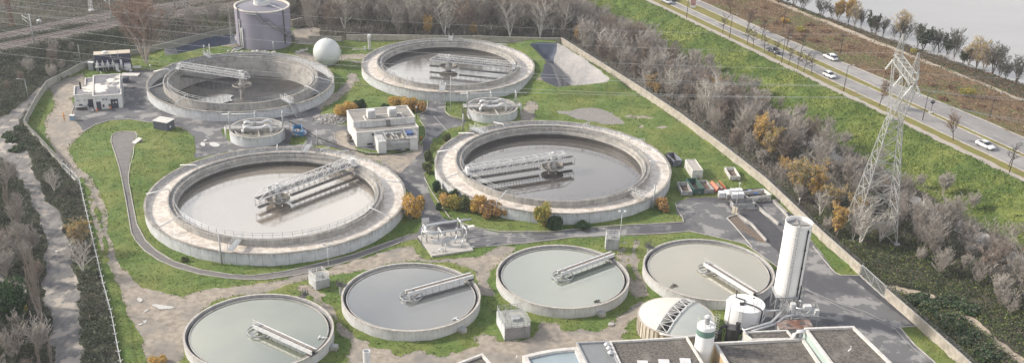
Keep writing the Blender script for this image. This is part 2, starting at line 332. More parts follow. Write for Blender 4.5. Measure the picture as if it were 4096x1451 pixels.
# smooth the stair steps along region borders
Vx = Xg.copy(); Vy = Yg.copy()
bh = np.zeros((NR, NC-1), bool); bh[1:-1] = REG[1:] != REG[:-1]      # edges along a row between vertex (i,j),(i,j+1)
bv = np.zeros((NR-1, NC), bool); bv[:, 1:-1] = REG[:, 1:] != REG[:, :-1]
cnt = np.zeros((NR, NC)); cnt[:, :-1] += bh; cnt[:, 1:] += bh; cnt[:-1] += bv; cnt[1:] += bv
for _ in range(4):
    ax = np.zeros((NR, NC)); ay = np.zeros((NR, NC))
    for A, S in ((Vx, ax), (Vy, ay)):
        S[:, :-1] += bh*A[:, 1:]; S[:, 1:] += bh*A[:, :-1]; S[:-1] += bv*A[1:]; S[1:] += bv*A[:-1]
    k = cnt == 2; Vx[k] = .5*Vx[k]+.5*ax[k]/2; Vy[k] = .5*Vy[k]+.5*ay[k]/2
Vz = height(Vx, Vy)
soft = np.ones((NR, NC), bool)
hard = [region(n) for n in ('asphalt_road', 'dark_asphalt', 'footpath', 'highway', 'sidewalk')]
hm = np.isin(REG, hard); soft[:-1, :-1] &= ~hm; soft[1:, 1:] &= ~hm; soft[1:, :-1] &= ~hm; soft[:-1, 1:] &= ~hm
Vz += np.where(soft, .10*vnoise(Vx, Vy, 2.3, 5)+.07*vnoise(Vx, Vy, .8, 6), .03*vnoise(Vx, Vy, 6, 7))
rough_out = (np.pad(REG, ((0, 1), (0, 1)), mode='edge') == 0); Vz += rough_out*(.25*vnoise(Vx, Vy, 4, 8)+.15*vnoise(Vx, Vy, 1.2, 9))
gmats = {
 'ground': mat('leaf_litter', (.085, .070, .055), (.045, .042, .032), .9, .95, c3=(.045, .06, .02), sc3=.08, bump=.12, bsc=3, world=True),
 'lawn': mat('grass_turf', (.120, .178, .036), (.072, .128, .026), .7, .95, c3=(.185, .20, .055), sc3=.10, lo3=.42, hi3=.7, bump=.10, bsc=4, world=True, stretch=(1, 1.7, 1)),
 'dirt_track': mat('pale_dirt', (.36, .315, .26), (.225, .195, .16), .9, .95, c3=(.215, .20, .18), sc3=.16, bump=.05, bsc=5, world=True),
 'asphalt_road': mat('worn_asphalt', (.125, .124, .130), (.245, .24, .235), .26, .85, c3=(.075, .075, .083), sc3=.10, bump=.01, bsc=9, world=True, lo=.51, hi=.56, lo3=.5, hi3=.6),
 'dark_asphalt': mat('fresh_asphalt', (.048, .048, .055), (.066, .066, .072), .5, .8, bump=.01, bsc=9, world=True),
 'footpath': mat('path_asphalt', (.13, .125, .125), (.175, .165, .155), .8, .9, bump=.01, bsc=9, world=True),
 'dry_verge': mat('dry_brush_ground', (.23, .145, .075), (.13, .095, .05), .5, .95, c3=(.12, .145, .04), sc3=.05, bump=.2, bsc=2, world=True, lo3=.5, hi3=.6),
 'planting_bed': mat('bark_mulch', (.20, .155, .12), (.10, .075, .06), 2.2, .95, bump=.1, bsc=5, world=True),
 'old_road': mat('old_concrete', (.235, .225, .215), (.115, .112, .11), .45, .95, c3=(.35, .315, .275), sc3=.22, bump=.05, bsc=4, world=True, stretch=(1.6, .6, 1), lo3=.52, hi3=.58),
 'gravel_bed': mat('gravel', (.34, .32, .30), (.16, .15, .14), 3.5, .95, bump=.3, bsc=4, world=True),
 'gravel_path': mat('sandy_path', (.42, .36, .28), (.30, .25, .19), 1, .95, bump=.05, bsc=4, world=True),
 'embankment': mat('embankment_grass', (.125, .175, .036), (.055, .10, .022), .33, .95, c3=(.21, .23, .06), sc3=.06, bump=.25, bsc=2, world=True, stretch=(1.8, 1, 1)),
 'sidewalk': mat('pavement', (.38, .34, .30), (.30, .27, .24), 1, .9, world=True),
 'road_verge': mat('verge_grass', (.15, .165, .03), (.19, .145, .05), .5, .95, bump=.1, bsc=3, world=True),
 'highway': mat('highway_asphalt', (.235, .228, .225), (.19, .185, .185), .25, .85, c3=(.29, .28, .27), sc3=.09, world=True),
 'concrete_channel': mat('channel_concrete', (.32, .31, .30), (.20, .19, .185), .6, .9, world=True, bump=.1, bsc=2),
 'railway_ballast': mat('ballast', (.20, .178, .165), (.12, .108, .10), .6, .95, bump=.1, bsc=5, world=True),
 'pond_liner': mat('grey_liner', (.27, .262, .258), (.20, .197, .198), .8, .6, c3=(.32, .305, .295), sc3=.15, bump=.35, bsc=.9, world=True, stretch=(1, .35, 1)),
 'dark_liner': mat('navy_liner', (.045, .055, .085), (.075, .085, .115), .5, .4, bump=.12, bsc=.8, world=True),
}
VV = np.stack([Vx, Vy, Vz], -1).reshape(-1, 3)
ii, jj = np.meshgrid(np.arange(NR-1), np.arange(NC-1), indexing='ij')
FF = np.stack([ii*NC+jj, ii*NC+jj+1, (ii+1)*NC+jj+1, (ii+1)*NC+jj], -1)
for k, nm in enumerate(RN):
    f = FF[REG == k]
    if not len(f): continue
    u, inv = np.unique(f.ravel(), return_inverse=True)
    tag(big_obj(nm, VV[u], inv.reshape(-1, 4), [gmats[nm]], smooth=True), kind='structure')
# land beyond the surveyed sheet
far = MB(); far.add([(-1400, -1400, -4), (1400, -1400, -4), (1400, 1400, -4), (-1400, 1400, -4)], [(0, 1, 2, 3)])
tag(far.build('terrain', gmats['ground']), kind='structure')
def DP(s, d, z=0): q = DA+DD*s+DN*d; return Vector((q[0], q[1], z))
def water_mat(name, col, rough=.05, bump=.0, bsc=1., c2=None, sc=.05, ior=1.45, stretch=None):
    m = mat(name, col, c2 or tuple(c*.85 for c in col), sc, rough, bump=bump, bsc=bsc, stretch=stretch, lo=.3, hi=.7)
    m.node_tree.nodes['Principled BSDF'].inputs['IOR'].default_value = ior; return m
rv = MB(); rv.add([DP(-200, 50, -2), DP(-200, 900, -2), DP(400, 900, -2), DP(400, 50, -2)], [(0, 1, 2, 3)])
tag(rv.build('river', water_mat('river_water', (.24, .24, .245), .25, .035, .16, sc=.02, ior=1.6, stretch=(.5, 2.6, 1))), kind='structure')
# ------------------------------------------------------------------ shared materials
WHITE = mat('white_paint', (.62, .63, .64), (.50, .50, .50), 1.5, .45)
GALV = mat('galvanised_steel', (.40, .41, .42), (.30, .31, .32), 2, .5, metal=.3)
DARK = mat('dark_grating', (.06, .06, .065), (.10, .09, .085), 3, .7)
BLACK = mat('black_rubber', (.025, .025, .028), None, 2, .6)
CONC = mat('pale_concrete', (.53, .55, .575), (.42, .43, .445), .7, .9, streak=((.09, .085, .08), .85, 2.55, 1.3), bump=.01, bsc=6)
def joints(m, N, dark=(.12, .11, .10), amt=.7, wd=.03):
    n = m.node_tree; b = n.nodes['Principled BSDF']; src = b.inputs['Base Color'].links[0].from_socket
    co = n.nodes.new('ShaderNodeTexCoord'); s = n.nodes.new('ShaderNodeSeparateXYZ'); n.links.new(co.outputs['Object'], s.inputs[0])
    def M(op, a, c=None):
        q = n.nodes.new('ShaderNodeMath'); q.operation = op
        for i, v in enumerate((a, c)):
            if v is None: continue
            if isinstance(v, (int, float)): q.inputs[i].default_value = v
            else: n.links.new(v, q.inputs[i])
        return q.outputs[0]
    f = M('MULTIPLY', M('LESS_THAN', M('FRACT', M('MULTIPLY', M('ARCTAN2', s.outputs[1], s.outputs[0]), N/6.2832)), wd), amt)
    x = n.nodes.new('ShaderNodeMix'); x.data_type = 'RGBA'; n.links.new(f, x.inputs[0]); n.links.new(src, x.inputs[6]); x.inputs[7].default_value = (*dark, 1); n.links.new(x.outputs[2], b.inputs['Base Color'])
joints(CONC, 68)
CONC2 = mat('bare_concrete', (.42, .41, .395), (.31, .30, .285), .6, .9, c3=(.22, .20, .18), sc3=.7, lo3=.52, hi3=.72)
RIM = mat('stained_coping', (.26, .245, .22), (.14, .13, .11), 1.2, .9, c3=(.36, .34, .31), sc3=.6)
RING = mat('ring_concrete', (.38, .37, .355), (.25, .24, .225), .8, .9, c3=(.42, .40, .37), sc3=.35, streak=((.09, .08, .07), .6, 2.7, 1.4))
ALGAE = mat('algae_concrete', (.52, .525, .53), (.41, .41, .41), .7, .9, streak=((.16, .10, .045), .85, 2.15, 1.0))
joints(ALGAE, 40, (.2, .17, .14), .6); joints(RING, 60, (.13, .12, .11), .5)
DAMP = mat('wet_black_wall', (.035, .032, .03), (.06, .055, .05), 1, .5)
FOAM = water_mat('foaming_water', (.47, .41, .35), .28, .06, 2.2, (.56, .51, .45), .5)
FOAM.node_tree.nodes['Principled BSDF'].inputs['Roughness'].default_value = .35
# foam veins on the aerated ring
def veins(m, col, sc=.55, wd=.10, th=.02, inner=None):
    n = m.node_tree; b = n.nodes['Principled BSDF']; src = b.inputs['Base Color'].links[0].from_socket
    co = n.nodes.new('ShaderNodeTexCoord'); v = n.nodes.new('ShaderNodeTexVoronoi'); v.feature = 'DISTANCE_TO_EDGE'; v.inputs['Scale'].default_value = sc
    z = n.nodes.new('ShaderNodeTexNoise'); z.inputs['Scale'].default_value = .9; z.inputs['Detail'].default_value = 4
    a = n.nodes.new('ShaderNodeVectorMath'); a.operation = 'MULTIPLY_ADD'; a.inputs[1].default_value = (1.8, 1.8, 0)
    n.links.new(co.outputs['Object'], z.inputs['Vector']); n.links.new(z.outputs['Color'], a.inputs[0]); n.links.new(co.outputs['Object'], a.inputs[2]); n.links.new(a.outputs[0], v.inputs['Vector'])
    r = n.nodes.new('ShaderNodeMapRange'); r.inputs[1].default_value = th; r.inputs[2].default_value = wd; r.inputs[3].default_value = .75; r.inputs[4].default_value = 0
    n.links.new(v.outputs['Distance'], r.inputs[0]); mx_ = n.nodes.new('ShaderNodeMix'); mx_.data_type = 'RGBA'
    n.links.new(r.outputs[0], mx_.inputs[0]); n.links.new(src, mx_.inputs[6]); mx_.inputs[7].default_value = (*col, 1); n.links.new(mx_.outputs[2], b.inputs['Base Color'])
veins(FOAM, (.72, .68, .62), .5, .13, .015)
WATA = water_mat('beige_tank_water', (.25, .22, .18), .05, .010, 2.5, (.22, .19, .155), .06, 4.2)
WATB = water_mat('grey_tank_water', (.09, .08, .073), .03, .004, 2.5, (.08, .072, .066), .05, 2.7)
WATC = water_mat('silver_tank_water', (.10, .095, .085), .03, .012, 2.0, (.09, .085, .08), .07, 4.2)

def railing(mb, pts, h=1.05, every=1.8, r=.028, rails=(1.0, .55), closed=False):
    pts = [Vector(p) for p in pts]
    if closed: pts = pts+[pts[0]]
    for fr in rails: mb.tube([p+Vector((0, 0, h*fr)) for p in pts], r, 4, False)
    acc = 0; last = None
    for a, b in zip(pts, pts[1:]):
        L = (b-a).length; t = -acc if last is not None else 0
        while t <= L:
            if t >= 0: p = a+(b-a)*(t/L if L else 0); mb.bar(p, p+Vector((0, 0, h)), r*2)
            t += every
        acc = L-(t-every); last = b
def circ(r, z, n=96, a0=0, a1=2*PI): return [(r*math.cos(a0+(a1-a0)*i/n), r*math.sin(a0+(a1-a0)*i/n), z) for i in range(n+(0 if abs(a1-a0-2*PI) < 1e-6 else 1))]

def truss_bridge(parent_loc, ang, L, back, zt, low, name, label, deepz=None):
    """rotating scraper bridge: truss walkway with railings, hangers, scum trough, centre basin and drive"""
    t = empty(name, parent_loc, ang, label, 'scraper bridge', 'rotating bridges over the large round basins')
    zb = zt; w_ = .85
    f = MB(); n = max(6, int((L+back)/1.55)); st = (L+back)/n
    for s in (-1, 1):
        f.bar((-back, s*w_, zb), (L, s*w_, zb), .16, .22); f.bar((-back*.55, s*w_, zb+1.35), (L-.6, s*w_, zb+1.35), .13)
        f.bar((-back, s*w_, zb), (-back*.55, s*w_, zb+1.35), .1); f.bar((L, s*w_, zb), (L-.6, s*w_, zb+1.35), .1)
        for k in range(n):
            x = -back+k*st
            if x < -back*.5: continue
            f.bar((x, s*w_, zb), (x, s*w_, zb+1.35), .07)
            if k < n-1: f.bar((x, s*w_, zb+(0 if k % 2 else 1.35)), (x+st, s*w_, zb+(1.35 if k % 2 else 0)), .075)
    for k in range(n+1): f.bar((-back+k*st, -w_, zb-.02), (-back+k*st, w_, zb-.02), .08)
    for k in range(0, n, 2): f.bar((max(-back*.5, -back+k*st), -w_, zb+1.35), (max(-back*.5, -back+k*st), w_, zb+1.35), .07)
    f.build('truss_frame', WHITE, t)
    dk = MB(); dk.b2(-back+.1, -.62, zb+.02, L-.2, .62, zb+.07); dk.build('walkway', DARK, t)
    rl = MB(); railing(rl, [(-back*.5, -.98, zb+.05), (L-.5, -.98, zb+.05)], 1.1, 1.6, .03); railing(rl, [(-back*.5, .98, zb+.05), (L-.5, .98, zb+.05)], 1.1, 1.6, .03); rl.build('railing', WHITE, t)
    hg = MB(); x = -back+.2
    while x < L-1: 
        for s in (-.75, .75): hg.bar((x, s, zb), (x, s, low-.15 if deepz is None else deepz), .06)
        x += 1.45
    tr = hg
    for s in (-1, 1): tr.bar((3.2, s*.28-.35, low), (L-1.0, s*.28-.35, low), .12, .3); tr.bar((-back+.1, s*.28-.35, low), (-2.4, s*.28-.35, low), .12, .3)
    x = 3.3
    while x < L-1: tr.bar((x, -.7, low+.1), (x, .05, low+.1), .1); x += .8
    tr.b2(3.2, -.63, low-.22, L-1, -.07, low-.12); tr.b2(-back+.1, -.63, low-.22, -2.4, -.07, low-.12)
    tr.bar((-back+.2, 0, zb-.05), (L-1, 0, zb-.05), .08)
    for s in (-.75, .75): tr.bar((-back+.2, s, low+.1), (L-1, s, low+.1), .05)
    x = -back+.2
    while x < L-1: tr.bar((x, -.75, zb-.05), (x, .75, zb-.05), .05); tr.bar((x, -.75, low+.1), (x, .75, low+.1), .05); x += 1.45
    tr.build('scum_trough', mat('trough_steel', (.12, .12, .125), (.16, .155, .15)), t)
    bs = MB(); r0 = 2.45
    bs.rev([(r0, low+.35), (r0+.1, low+.35), (r0+.1, low+.05), (r0-.1, low-.05), (1.0, low-.45), (1.0, low-.3), (r0-.12, low+.05), (r0, low+.35)], 40)
    for k in range(4): a = PI/4+k*PI/2; bs.bar((.6*math.cos(a), .6*math.sin(a), low+.9), (r0*math.cos(a), r0*math.sin(a), low+.3), .09)
    bo = bs.build('centre_basin', RIM, t)
    pi_ = MB(); pi_.cyl((0, 0, -3 if deepz is not None else -.5), .75, zb+.5-(-3 if deepz is not None else 0), 20); pi_.cyl((0, 0, low+.2), 1.05, .5, 24)
    pi_.build('centre_column', CONC2, t)
    dr = MB(); dr.b2(-.55, -.45, zb+.1, .55, .45, zb+1.0); dr.cyl((.1, 0, zb+1.0), .32, .75, 14); dr.tube([(-1.2, -.3, zb+1.5), (-.3, -.3, zb+1.75), (.9, -.3, zb+1.5)], .09, 8); dr.b2(-1.6, .9, zb+.3, -.8, 1.25, zb+1.3)
    dr.build('drive_unit', WHITE, t)
    ca = MB(); ca.b2(L-1.1, -1.3, zb-.25, L-.1, 1.3, zb+.15); ca.b2(L-.9, -.5, zb+.15, L-.2, .5, zb+1.2)
    ca.build('end_carriage', WHITE, t)
    for s in (-1.1, 1.1):
        wl = MB(); wl.tube([(L-.45, s-.12, zb-.35), (L-.45, s+.12, zb-.35)], .3, 14); wl.build('wheel', BLACK, t)
    return t

ANG = lambda c, px, z: math.atan2(G(*px, z).y-c[1], G(*px, z).x-c[0])
def big_tank(c, Ro, name_lab, watm, wz, bridge, brl, spray, full=True):
    k = .826; Rr = Ro*k; Ri = Ro*.757
    t = empty('round_basin', (c[0], c[1], 0), 0, name_lab, 'basin', 'large round treatment basins')
    m = MB(); m.rev([(Ro-.38, -.3), (Ro-.38, 2.36), (Ro, 2.36), (Ro, -.3)], 144); m.build('outer_wall', CONC, t)
    m = MB(); m.rev([(Ro-.42, 2.362), (Ro-.42, 2.5), (Ro+.05, 2.5), (Ro+.05, 2.362)], 144, close=True); m.build('coping', RIM, t)
    # ring wall between channel and inner basin, stepped walkway on top
    m = MB(); bot = .2 if full else -3.0
    m.rev([(Rr, -.2), (Rr, 3.1), (Rr-.28, 3.1), (Rr-.28, 2.62), (Rr-1.0, 2.62), (Rr-1.0, 2.8), (Rr-1.22, 2.8), (Rr-1.22, 2.0), (Ri+.05, 2.0), (Ri+.05, 1.55 if full else -.2), (Ri, 1.55 if full else -.2), (Ri, bot)], 144, smooth=False)
    m.build('ring_wall', RING, t)
    if full:
        m = MB(); m.rev([(Ri-.01, 1.5), (Ri-.012, bot)], 144); m.build('tide_band', DAMP, t)
        m = MB(); m.rev([(Ri+.3, wz), (.01, wz)], 96, smooth=False); m.build('basin_water', watm, t)
        m = MB(); m.rev([(Ro-.3, 1.72), (Rr-.05, 1.72)], 144, smooth=False); m.build('channel_water', FOAM, t)
    else:
        m = MB(); m.rev([(Ri+.3, -2.55), (.01, -2.75)], 96); m.build('basin_floor', mat('sludge_floor', (.075, .07, .065), (.04, .038, .036), .35, .5, c3=(.12, .115, .105), sc3=.12), t)
        m = MB(); m.rev([(Ro-.3, .25), (Rr-.05, .25)], 144); m.build('channel_floor', mat('channel_sludge', (.05, .048, .05), (.09, .085, .08), .6, .5), t)
        m = MB(); a0 = ANG(c, (820, 390), -2.5); m.rev([(Ri-.6, -2.42), (3.2, -2.42)], 30, a0=a0-.55, a1=a0+.75, smooth=False); m.build('puddle', WATC, t)
        for a_, n_ in ((ANG(c, (650, 385), 1), 10), (ANG(c, (1290, 350), 1), 11)):
            for q in range(n_):
                a = a_+(q-n_/2)*.055; s = MB(); s.bar((Rr*math.cos(a), Rr*math.sin(a), 1.3), ((Ro-.4)*math.cos(a+.05), (Ro-.4)*math.sin(a+.05), 1.3), .18, .3); s.build('channel_slat', GALV, t)
    r = MB(); railing(r, circ(Ri+.45, 2.0+.8), 1.05, 1.9, .03, closed=True)
    railing(r, circ(Rr-.12, 3.1, 60, -PI*.35, PI*.55), 1.0, 2.0, .028)
    r.build('railing', GALV, t)
    for i, px in enumerate(spray):
        a = ANG(c, px, 2.6); u = Vector((math.cos(a), math.sin(a), 0)); v = Vector((-u.y, u.x, 0))
        p = MB(); p.tube([u*(Rr-.3)+Vector((0, 0, 3.2)), u*(Rr-.3)+Vector((0, 0, 4.0)), u*(Rr+.2)+Vector((0, 0, 4.15)), u*(Ro-.2)+Vector((0, 0, 3.15)), u*(Ro-.2)+Vector((0, 0, 2.5))], .11, 8)
        p.build('spray_pipe', WHITE, t)
    rr = Rr-.6; 
    truss_bridge((c[0], c[1], 0), ANG(c, bridge, 3.4), rr, 5.4 if full else 2.2, 3.25, wz+.95 if full else 1.0, 'scraper_bridge', brl, None if full else -1.8)
    return t
TA, TB, TCC, TD = (-49.81, 210.63), (8.06, 233.21), (-20.26, 301.70), (-73.65, 281.67)
ta = big_tank(TA, 26.72, 'large round basin with pale beige still water, nearest of the big basins at left centre', WATA, .55, (1400, 655),
    'white truss bridge on the pale beige basin, its wheeled end at the far right rim', [(600, 785), (745, 675), (680, 905), (1560, 745), (1300, 665), (1490, 860), (1110, 590), (1300, 610)])
tb = big_tank(TB, 26.72, 'large round basin of dark grey water beside the containers, right of the pale beige one', WATB, .55, (1850, 690),
    'white truss bridge on the dark grey basin, its wheeled end at the left rim', [(1770, 617), (1830, 715), (2010, 800), (1850, 545), (1980, 500), (2350, 505), (2560, 570), (2640, 668)])
tc_ = big_tank(TCC, 24.18, 'round basin with silvery mirror water in front of the woodland wall', WATC, .55, (2049, 268),
    'white truss bridge on the silvery basin by the woodland wall, wheeled end at the right', [(1480, 259), (1625, 345), (2110, 290), (2030, 185), (1560, 318)])
td = big_tank(TD, 24.18, 'drained round basin with dark empty floor, beside the purple grey tower', WATC, .55, (722, 270),
    'white truss bridge over the drained basin, with long legs hanging to the floor', [(625, 295), (620, 360), (770, 395), (1240, 370), (1290, 332), (1285, 275)], full=False)
# gangways and stairs over the channels
def gangway(c, px, Ro, label, wd=1.2, stairs=False, wall=False):
    a = ANG(c, px, 2.6); Rr = Ro*.826; t = empty('gangway', (c[0]+Ro*math.cos(a), c[1]+Ro*math.sin(a), 0), a, label, 'gangway')
    m = MB()
    if wall: m.b2(-(Ro-Rr)-.1, -wd/2, .0, -.45, wd/2, 2.7)
    else: m.b2(-(Ro-Rr)-.1, -wd/2, 2.95, .1, wd/2, 3.07)
    m.build('deck', CONC2 if wall else GALV, t)
    r = MB()
    for s in (-1, 1): railing(r, [(-(Ro-Rr), s*wd/2*.95, 3.05 if not wall else 2.7), (0, s*wd/2*.95, 3.05 if not wall else 2.7)], 1.05, 1.1, .035)
    r.build('railing', WHITE, t)
    if stairs:
        s = MB(); n = 10
        for k in range(n): s.b2(.15+k*.28, -wd/2, 2.75-k*.28, .45+k*.28, wd/2, 2.79-k*.28)
        for y in (-wd/2, wd/2): s.bar((.1, y, 2.85), (.1+n*.28, y, .05), .06, .25); s.bar((.1, y, 3.85), (.1+n*.28, y, 1.05), .05)
        s.build('stairs', GALV, t)
    return t
gangway(TA, (940, 985), 26.72, 'white railed gangway crossing the foaming channel at the near side of the pale basin')
gangway(TA, (1235, 590), 26.72, 'railed gangway with steps at the far side of the pale basin', 1.3, True)
gangway(TB, (2565, 785), 26.72, 'concrete channel wall with railing at the near right of the dark grey basin', 1.0, False, True)
gangway(TB, (1880, 515), 26.72, 'railed gangway at the far left of the dark grey basin', 1.6)
gangway(TCC, (1772, 350), 24.18, 'railed gangway with steps on the near side of the silvery basin', 1.5, True)
gangway(TD, (1130, 400), 24.18, 'railed gangway with long steps at the near right of the drained basin', 1.3, True)
gangway(TD, (825, 225), 24.18, 'railed gangway at the far left of the drained basin', 1.2)
gangway(TCC, (1803, 163), 24.18, 'small gangway at the far side of the silvery basin', 1.2)

def clarifier(c, water, ang_px, lab, lab2, box=None):
    Ro = 12.36; t = empty('settling_tank', (c[0], c[1], 0), 0, lab, 'settling tank', 'low round settling tanks')
    m = MB(); m.rev([(Ro-.28, -.3), (Ro-.28, 1.9), (Ro, 1.9), (Ro, -.3)], 120); m.build('outer_wall', ALGAE, t)
    m = MB(); m.rev([(Ro-.31, 1.902), (Ro-.31, 2.0), (Ro+.04, 2.0), (Ro+.04, 1.902)], 120, close=True); m.build('coping', mat('pale_coping', (.47, .455, .43), (.33, .30, .26), 1.4, .85), t)
    m = MB(); m.rev([(11.5, .6), (11.5, 1.66), (11.36, 1.66), (11.36, .6)], 120); m.build('weir_ring', CONC2, t)
    m = MB(); m.rev([(Ro-.27, 1.05), (11.48, 1.05)], 120, smooth=False); m.build('launder_channel', DAMP, t)
    m = MB(); m.rev([(11.4, 1.5), (.01, 1.5)], 96, smooth=False); m.build('tank_water', water, t)
    m = MB(); m.rev([(11.9, 1.5), (11.96, 1.5), (11.96, 1.75), (11.9, 1.75)], 120, close=True); m.build('baffle', GALV, t)
    a = ANG(c, ang_px, 2.8); b = empty('skimmer_bridge', (c[0], c[1], 0), a, lab2, 'skimmer bridge', 'half bridges over the low settling tanks')
    m = MB()
    for s in (-1, 1): m.b2(-.9, s*.5-.06, 2.25, Ro+.3, s*.5+.06, 2.95); m.b2(-.9, s*.5-.14, 2.9, Ro+.3, s*.5+.14, 2.97)
    m.build('beam', WHITE, b)
    m = MB(); x = -.85
    while x < Ro+.2: m.b2(x, -.42, 2.86, x+.42, .42, 2.9); x += .5
    m.build('walkway', mat('brown_planks', (.20, .16, .13), (.13, .11, .095), 2, .8), b)
    r = MB(); railing(r, [(-.9, -.6, 2.95), (Ro, -.6, 2.95)], 1.05, 1.35, .022); r.build('railing', GALV, b)
    x = 2.5
    while x < 11: m = MB(); m.tube([(x, -.7, 2.5), (x, -.95, 2.3), (x, -.85, 1.75), (x+.15, -.75, 1.4)], .035, 4); m.build('scraper_rod', DARK, b); x += 1.4
    m = MB(); m.rev([(1.93, 1.72), (2.05, 1.72), (2.05, 1.95), (1.93, 1.95)], 40, close=True)
    for k in range(3): q = k*2*PI/3+.5; m.bar((.3*math.cos(q), .3*math.sin(q), 1.85), (1.98*math.cos(q), 1.98*math.sin(q), 1.85), .1, .14)
    m.build('centre_ring', GALV, b)
    m = MB(); m.cyl((0, 0, 1.2), .42, 1.0, 16); m.cyl((0, 0, 2.15), .16, .8, 10); m.cyl((0, 0, 2.9), .3, .35, 14); m.build('centre_column', GALV, b)
    m = MB(); m.b2(Ro-.9, -.8, 2.02, Ro+.35, .8, 2.2); m.tube([(Ro-.1, -.65, 2.05), (Ro-.1, -.45, 2.05)], .2, 12); m.tube([(Ro-.1, .45, 2.05), (Ro-.1, .65, 2.05)], .2, 12); m.build('end_carriage', DARK, b)
    # scum skimmer arm lying on the water
    return t
TE, TG, TH, TI = (-18.05, 171.45), (-42.24, 157.81), (9.23, 181.07), (36.99, 185.87)
wm = lambda n, a, b: water_mat(n, tuple(q*.66 for q in a), .03, .003, 1.5, tuple(q*.66 for q in b), .07, 2.9)
clarifier(TE, wm('blue_grey_water', (.19, .195, .185), (.215, .215, .195)), (1879, 1099), 'round settling tank of blue grey water with the square chamber standing at its right', 'plank topped bridge on the blue grey settling tank, its end on the upper right rim')
clarifier(TG, wm('pale_green_water', (.32, .34, .245), (.24, .27, .21)), (1273, 1410), 'round settling tank of pale greenish water cut off by the bottom of the photo', 'plank topped bridge on the settling tank at the bottom, pointing to the lower right')
clarifier(TH, wm('green_grey_water', (.22, .265, .215), (.25, .28, .22)), (2447, 1013), 'round settling tank of grey green water between the blue grey tank and the wheel track', 'plank topped bridge on the grey green settling tank, its end at the upper right rim')
clarifier(TI, wm('cream_water', (.38, .345, .235), (.31, .295, .215)), (3046, 1186), 'round settling tank of cream coloured water behind the domed tank', 'plank topped bridge on the cream coloured settling tank, pointing at the white silo')
# small outflow boxes and skimmer stubs
for c, px, lab in ((TE, (1856, 1320), 'small concrete box on the right foot of the blue grey settling tank'), (TG, (1340, 1385), 'small concrete box on the right foot of the pale greenish settling tank'), (TH, (2418, 1262), 'small concrete box at the near foot of the grey green settling tank')):
    q = G(*px, .5); a = math.atan2(q.y-c[1], q.x-c[0]); p = Vector((c[0]+12.95*math.cos(a), c[1]+12.95*math.sin(a), 0))
    b = empty('outflow_box', p, a, lab, 'box', 'small boxes at the tank feet'); m = MB(); m.b2(-.5, -.6, -.1, .6, .6, .75); m.build('box_body', CONC2, b)
    m = MB(); m.b2(-.42, -.5, .752, .52, .5, .80); m.build('lid', GALV, b)
for c, px, lab in ((TE, (1830, 1278), 'small white scum arm on the blue grey water'), (TG, (1290, 1350), 'small white scum arm on the pale greenish water'), (TH, (2395, 1208), 'small dark scum arm on the grey green water'), (TI, (2692, 1143), 'small dark scum arm on the cream water')):
    q = G(*px, 1.6); a = math.atan2(q.y-c[1], q.x-c[0]); b = empty('scum_arm', (q.x, q.y, 1.5), a, lab, 'scum arm')
    mt = DARK if 'dark' in lab else WHITE; m = MB(); m.bar((-.8, 0, .2), (.9, 0, .2), .14); m.build('arm', mt, b); m = MB(); m.bar((-.6, -.6, .15), (-.6, .6, .15), .16); m.bar((.1, -.3, .2), (.1, .3, .2), .1); m.build('scoop', mt, b)
for c, px, lab in ((TE, (1372, 1150), 'dark valve platform on a post at the left rim of the blue grey tank'), (TG, (1222, 1185), 'dark valve platform on a post behind the pale greenish tank'), (TI, (2565, 985), 'dark valve platform on a post at the upper left rim of the cream tank')):
    q = G(*px, 1.5); a = math.atan2(q.y-c[1], q.x-c[0]); p = Vector((c[0]+13.3*math.cos(a), c[1]+13.3*math.sin(a), 0)); b = empty('valve_platform', p, a, lab, 'platform')
    m = MB(); m.cyl((0, 0, 0), .28, 2.0, 10); m.build('post', GALV, b); m = MB(); m.b2(-1.0, -.55, 2.0, .7, .55, 2.1); m.build('deck', DARK, b)
    m = MB(); railing(m, [(-.9, -.5, 2.1), (.65, -.5, 2.1), (.65, .5, 2.1), (-.9, .5, 2.1)], .9, .7, .03); m.b2(-.1, -.2, 2.1, .4, .2, 2.6); m.build('railing', DARK, b)
# ------------------------------------------------------------------ frames from survey points
def frame(p0, p1, p3, z=0):
    """p0,p1 front edge (left,right), p3 back left corner (photo pixels at height z) -> origin, heading, length, depth"""
    a = G(*p0, z); b = G(*p1, z); c = G(*p3, z); rz = math.atan2(b.y-a.y, b.x-a.x)
    n = Vector((-math.sin(rz), math.cos(rz), 0)); return Vector((a.x, a.y, 0)), rz, (b-a).length, abs((c-a).dot(n))
WALLP = mat('off_white_render', (.62, .62, .61), (.53, .53, .53), .8, .85, streak=((.28, .26, .24), .5, 3.5, 2.5))
PARA = mat('white_parapet', (.60, .59, .57), (.45, .43, .40), 1.2, .8)
ROOFG = mat('sun_patched_felt', (.15, .15, .165), (.20, .20, .215), .5, .85, c3=(.66, .62, .56), sc3=.17, lo3=.54, hi3=.60)  # pale patches are sunlight painted into the grey roof colour
ROOFD = mat('mossy_gravel_roof', (.055, .050, .046), (.165, .148, .13), 2.6, .95, c3=(.20, .185, .165), sc3=.3, lo3=.52, hi3=.72, bump=.05, bsc=7)
ROOFC = mat('concrete_roof', (.27, .255, .235), (.20, .19, .175), .7, .9)
NAVY = mat('dark_door_paint', (.045, .055, .08), (.035, .04, .055), 1, .5)
RUST = mat('rusty_steel', (.16, .075, .045), (.10, .06, .045), 1.5, .8)
PIPE = mat('brushed_pipe', (.55, .56, .57), (.42, .43, .44), 1.5, .35, metal=.4)

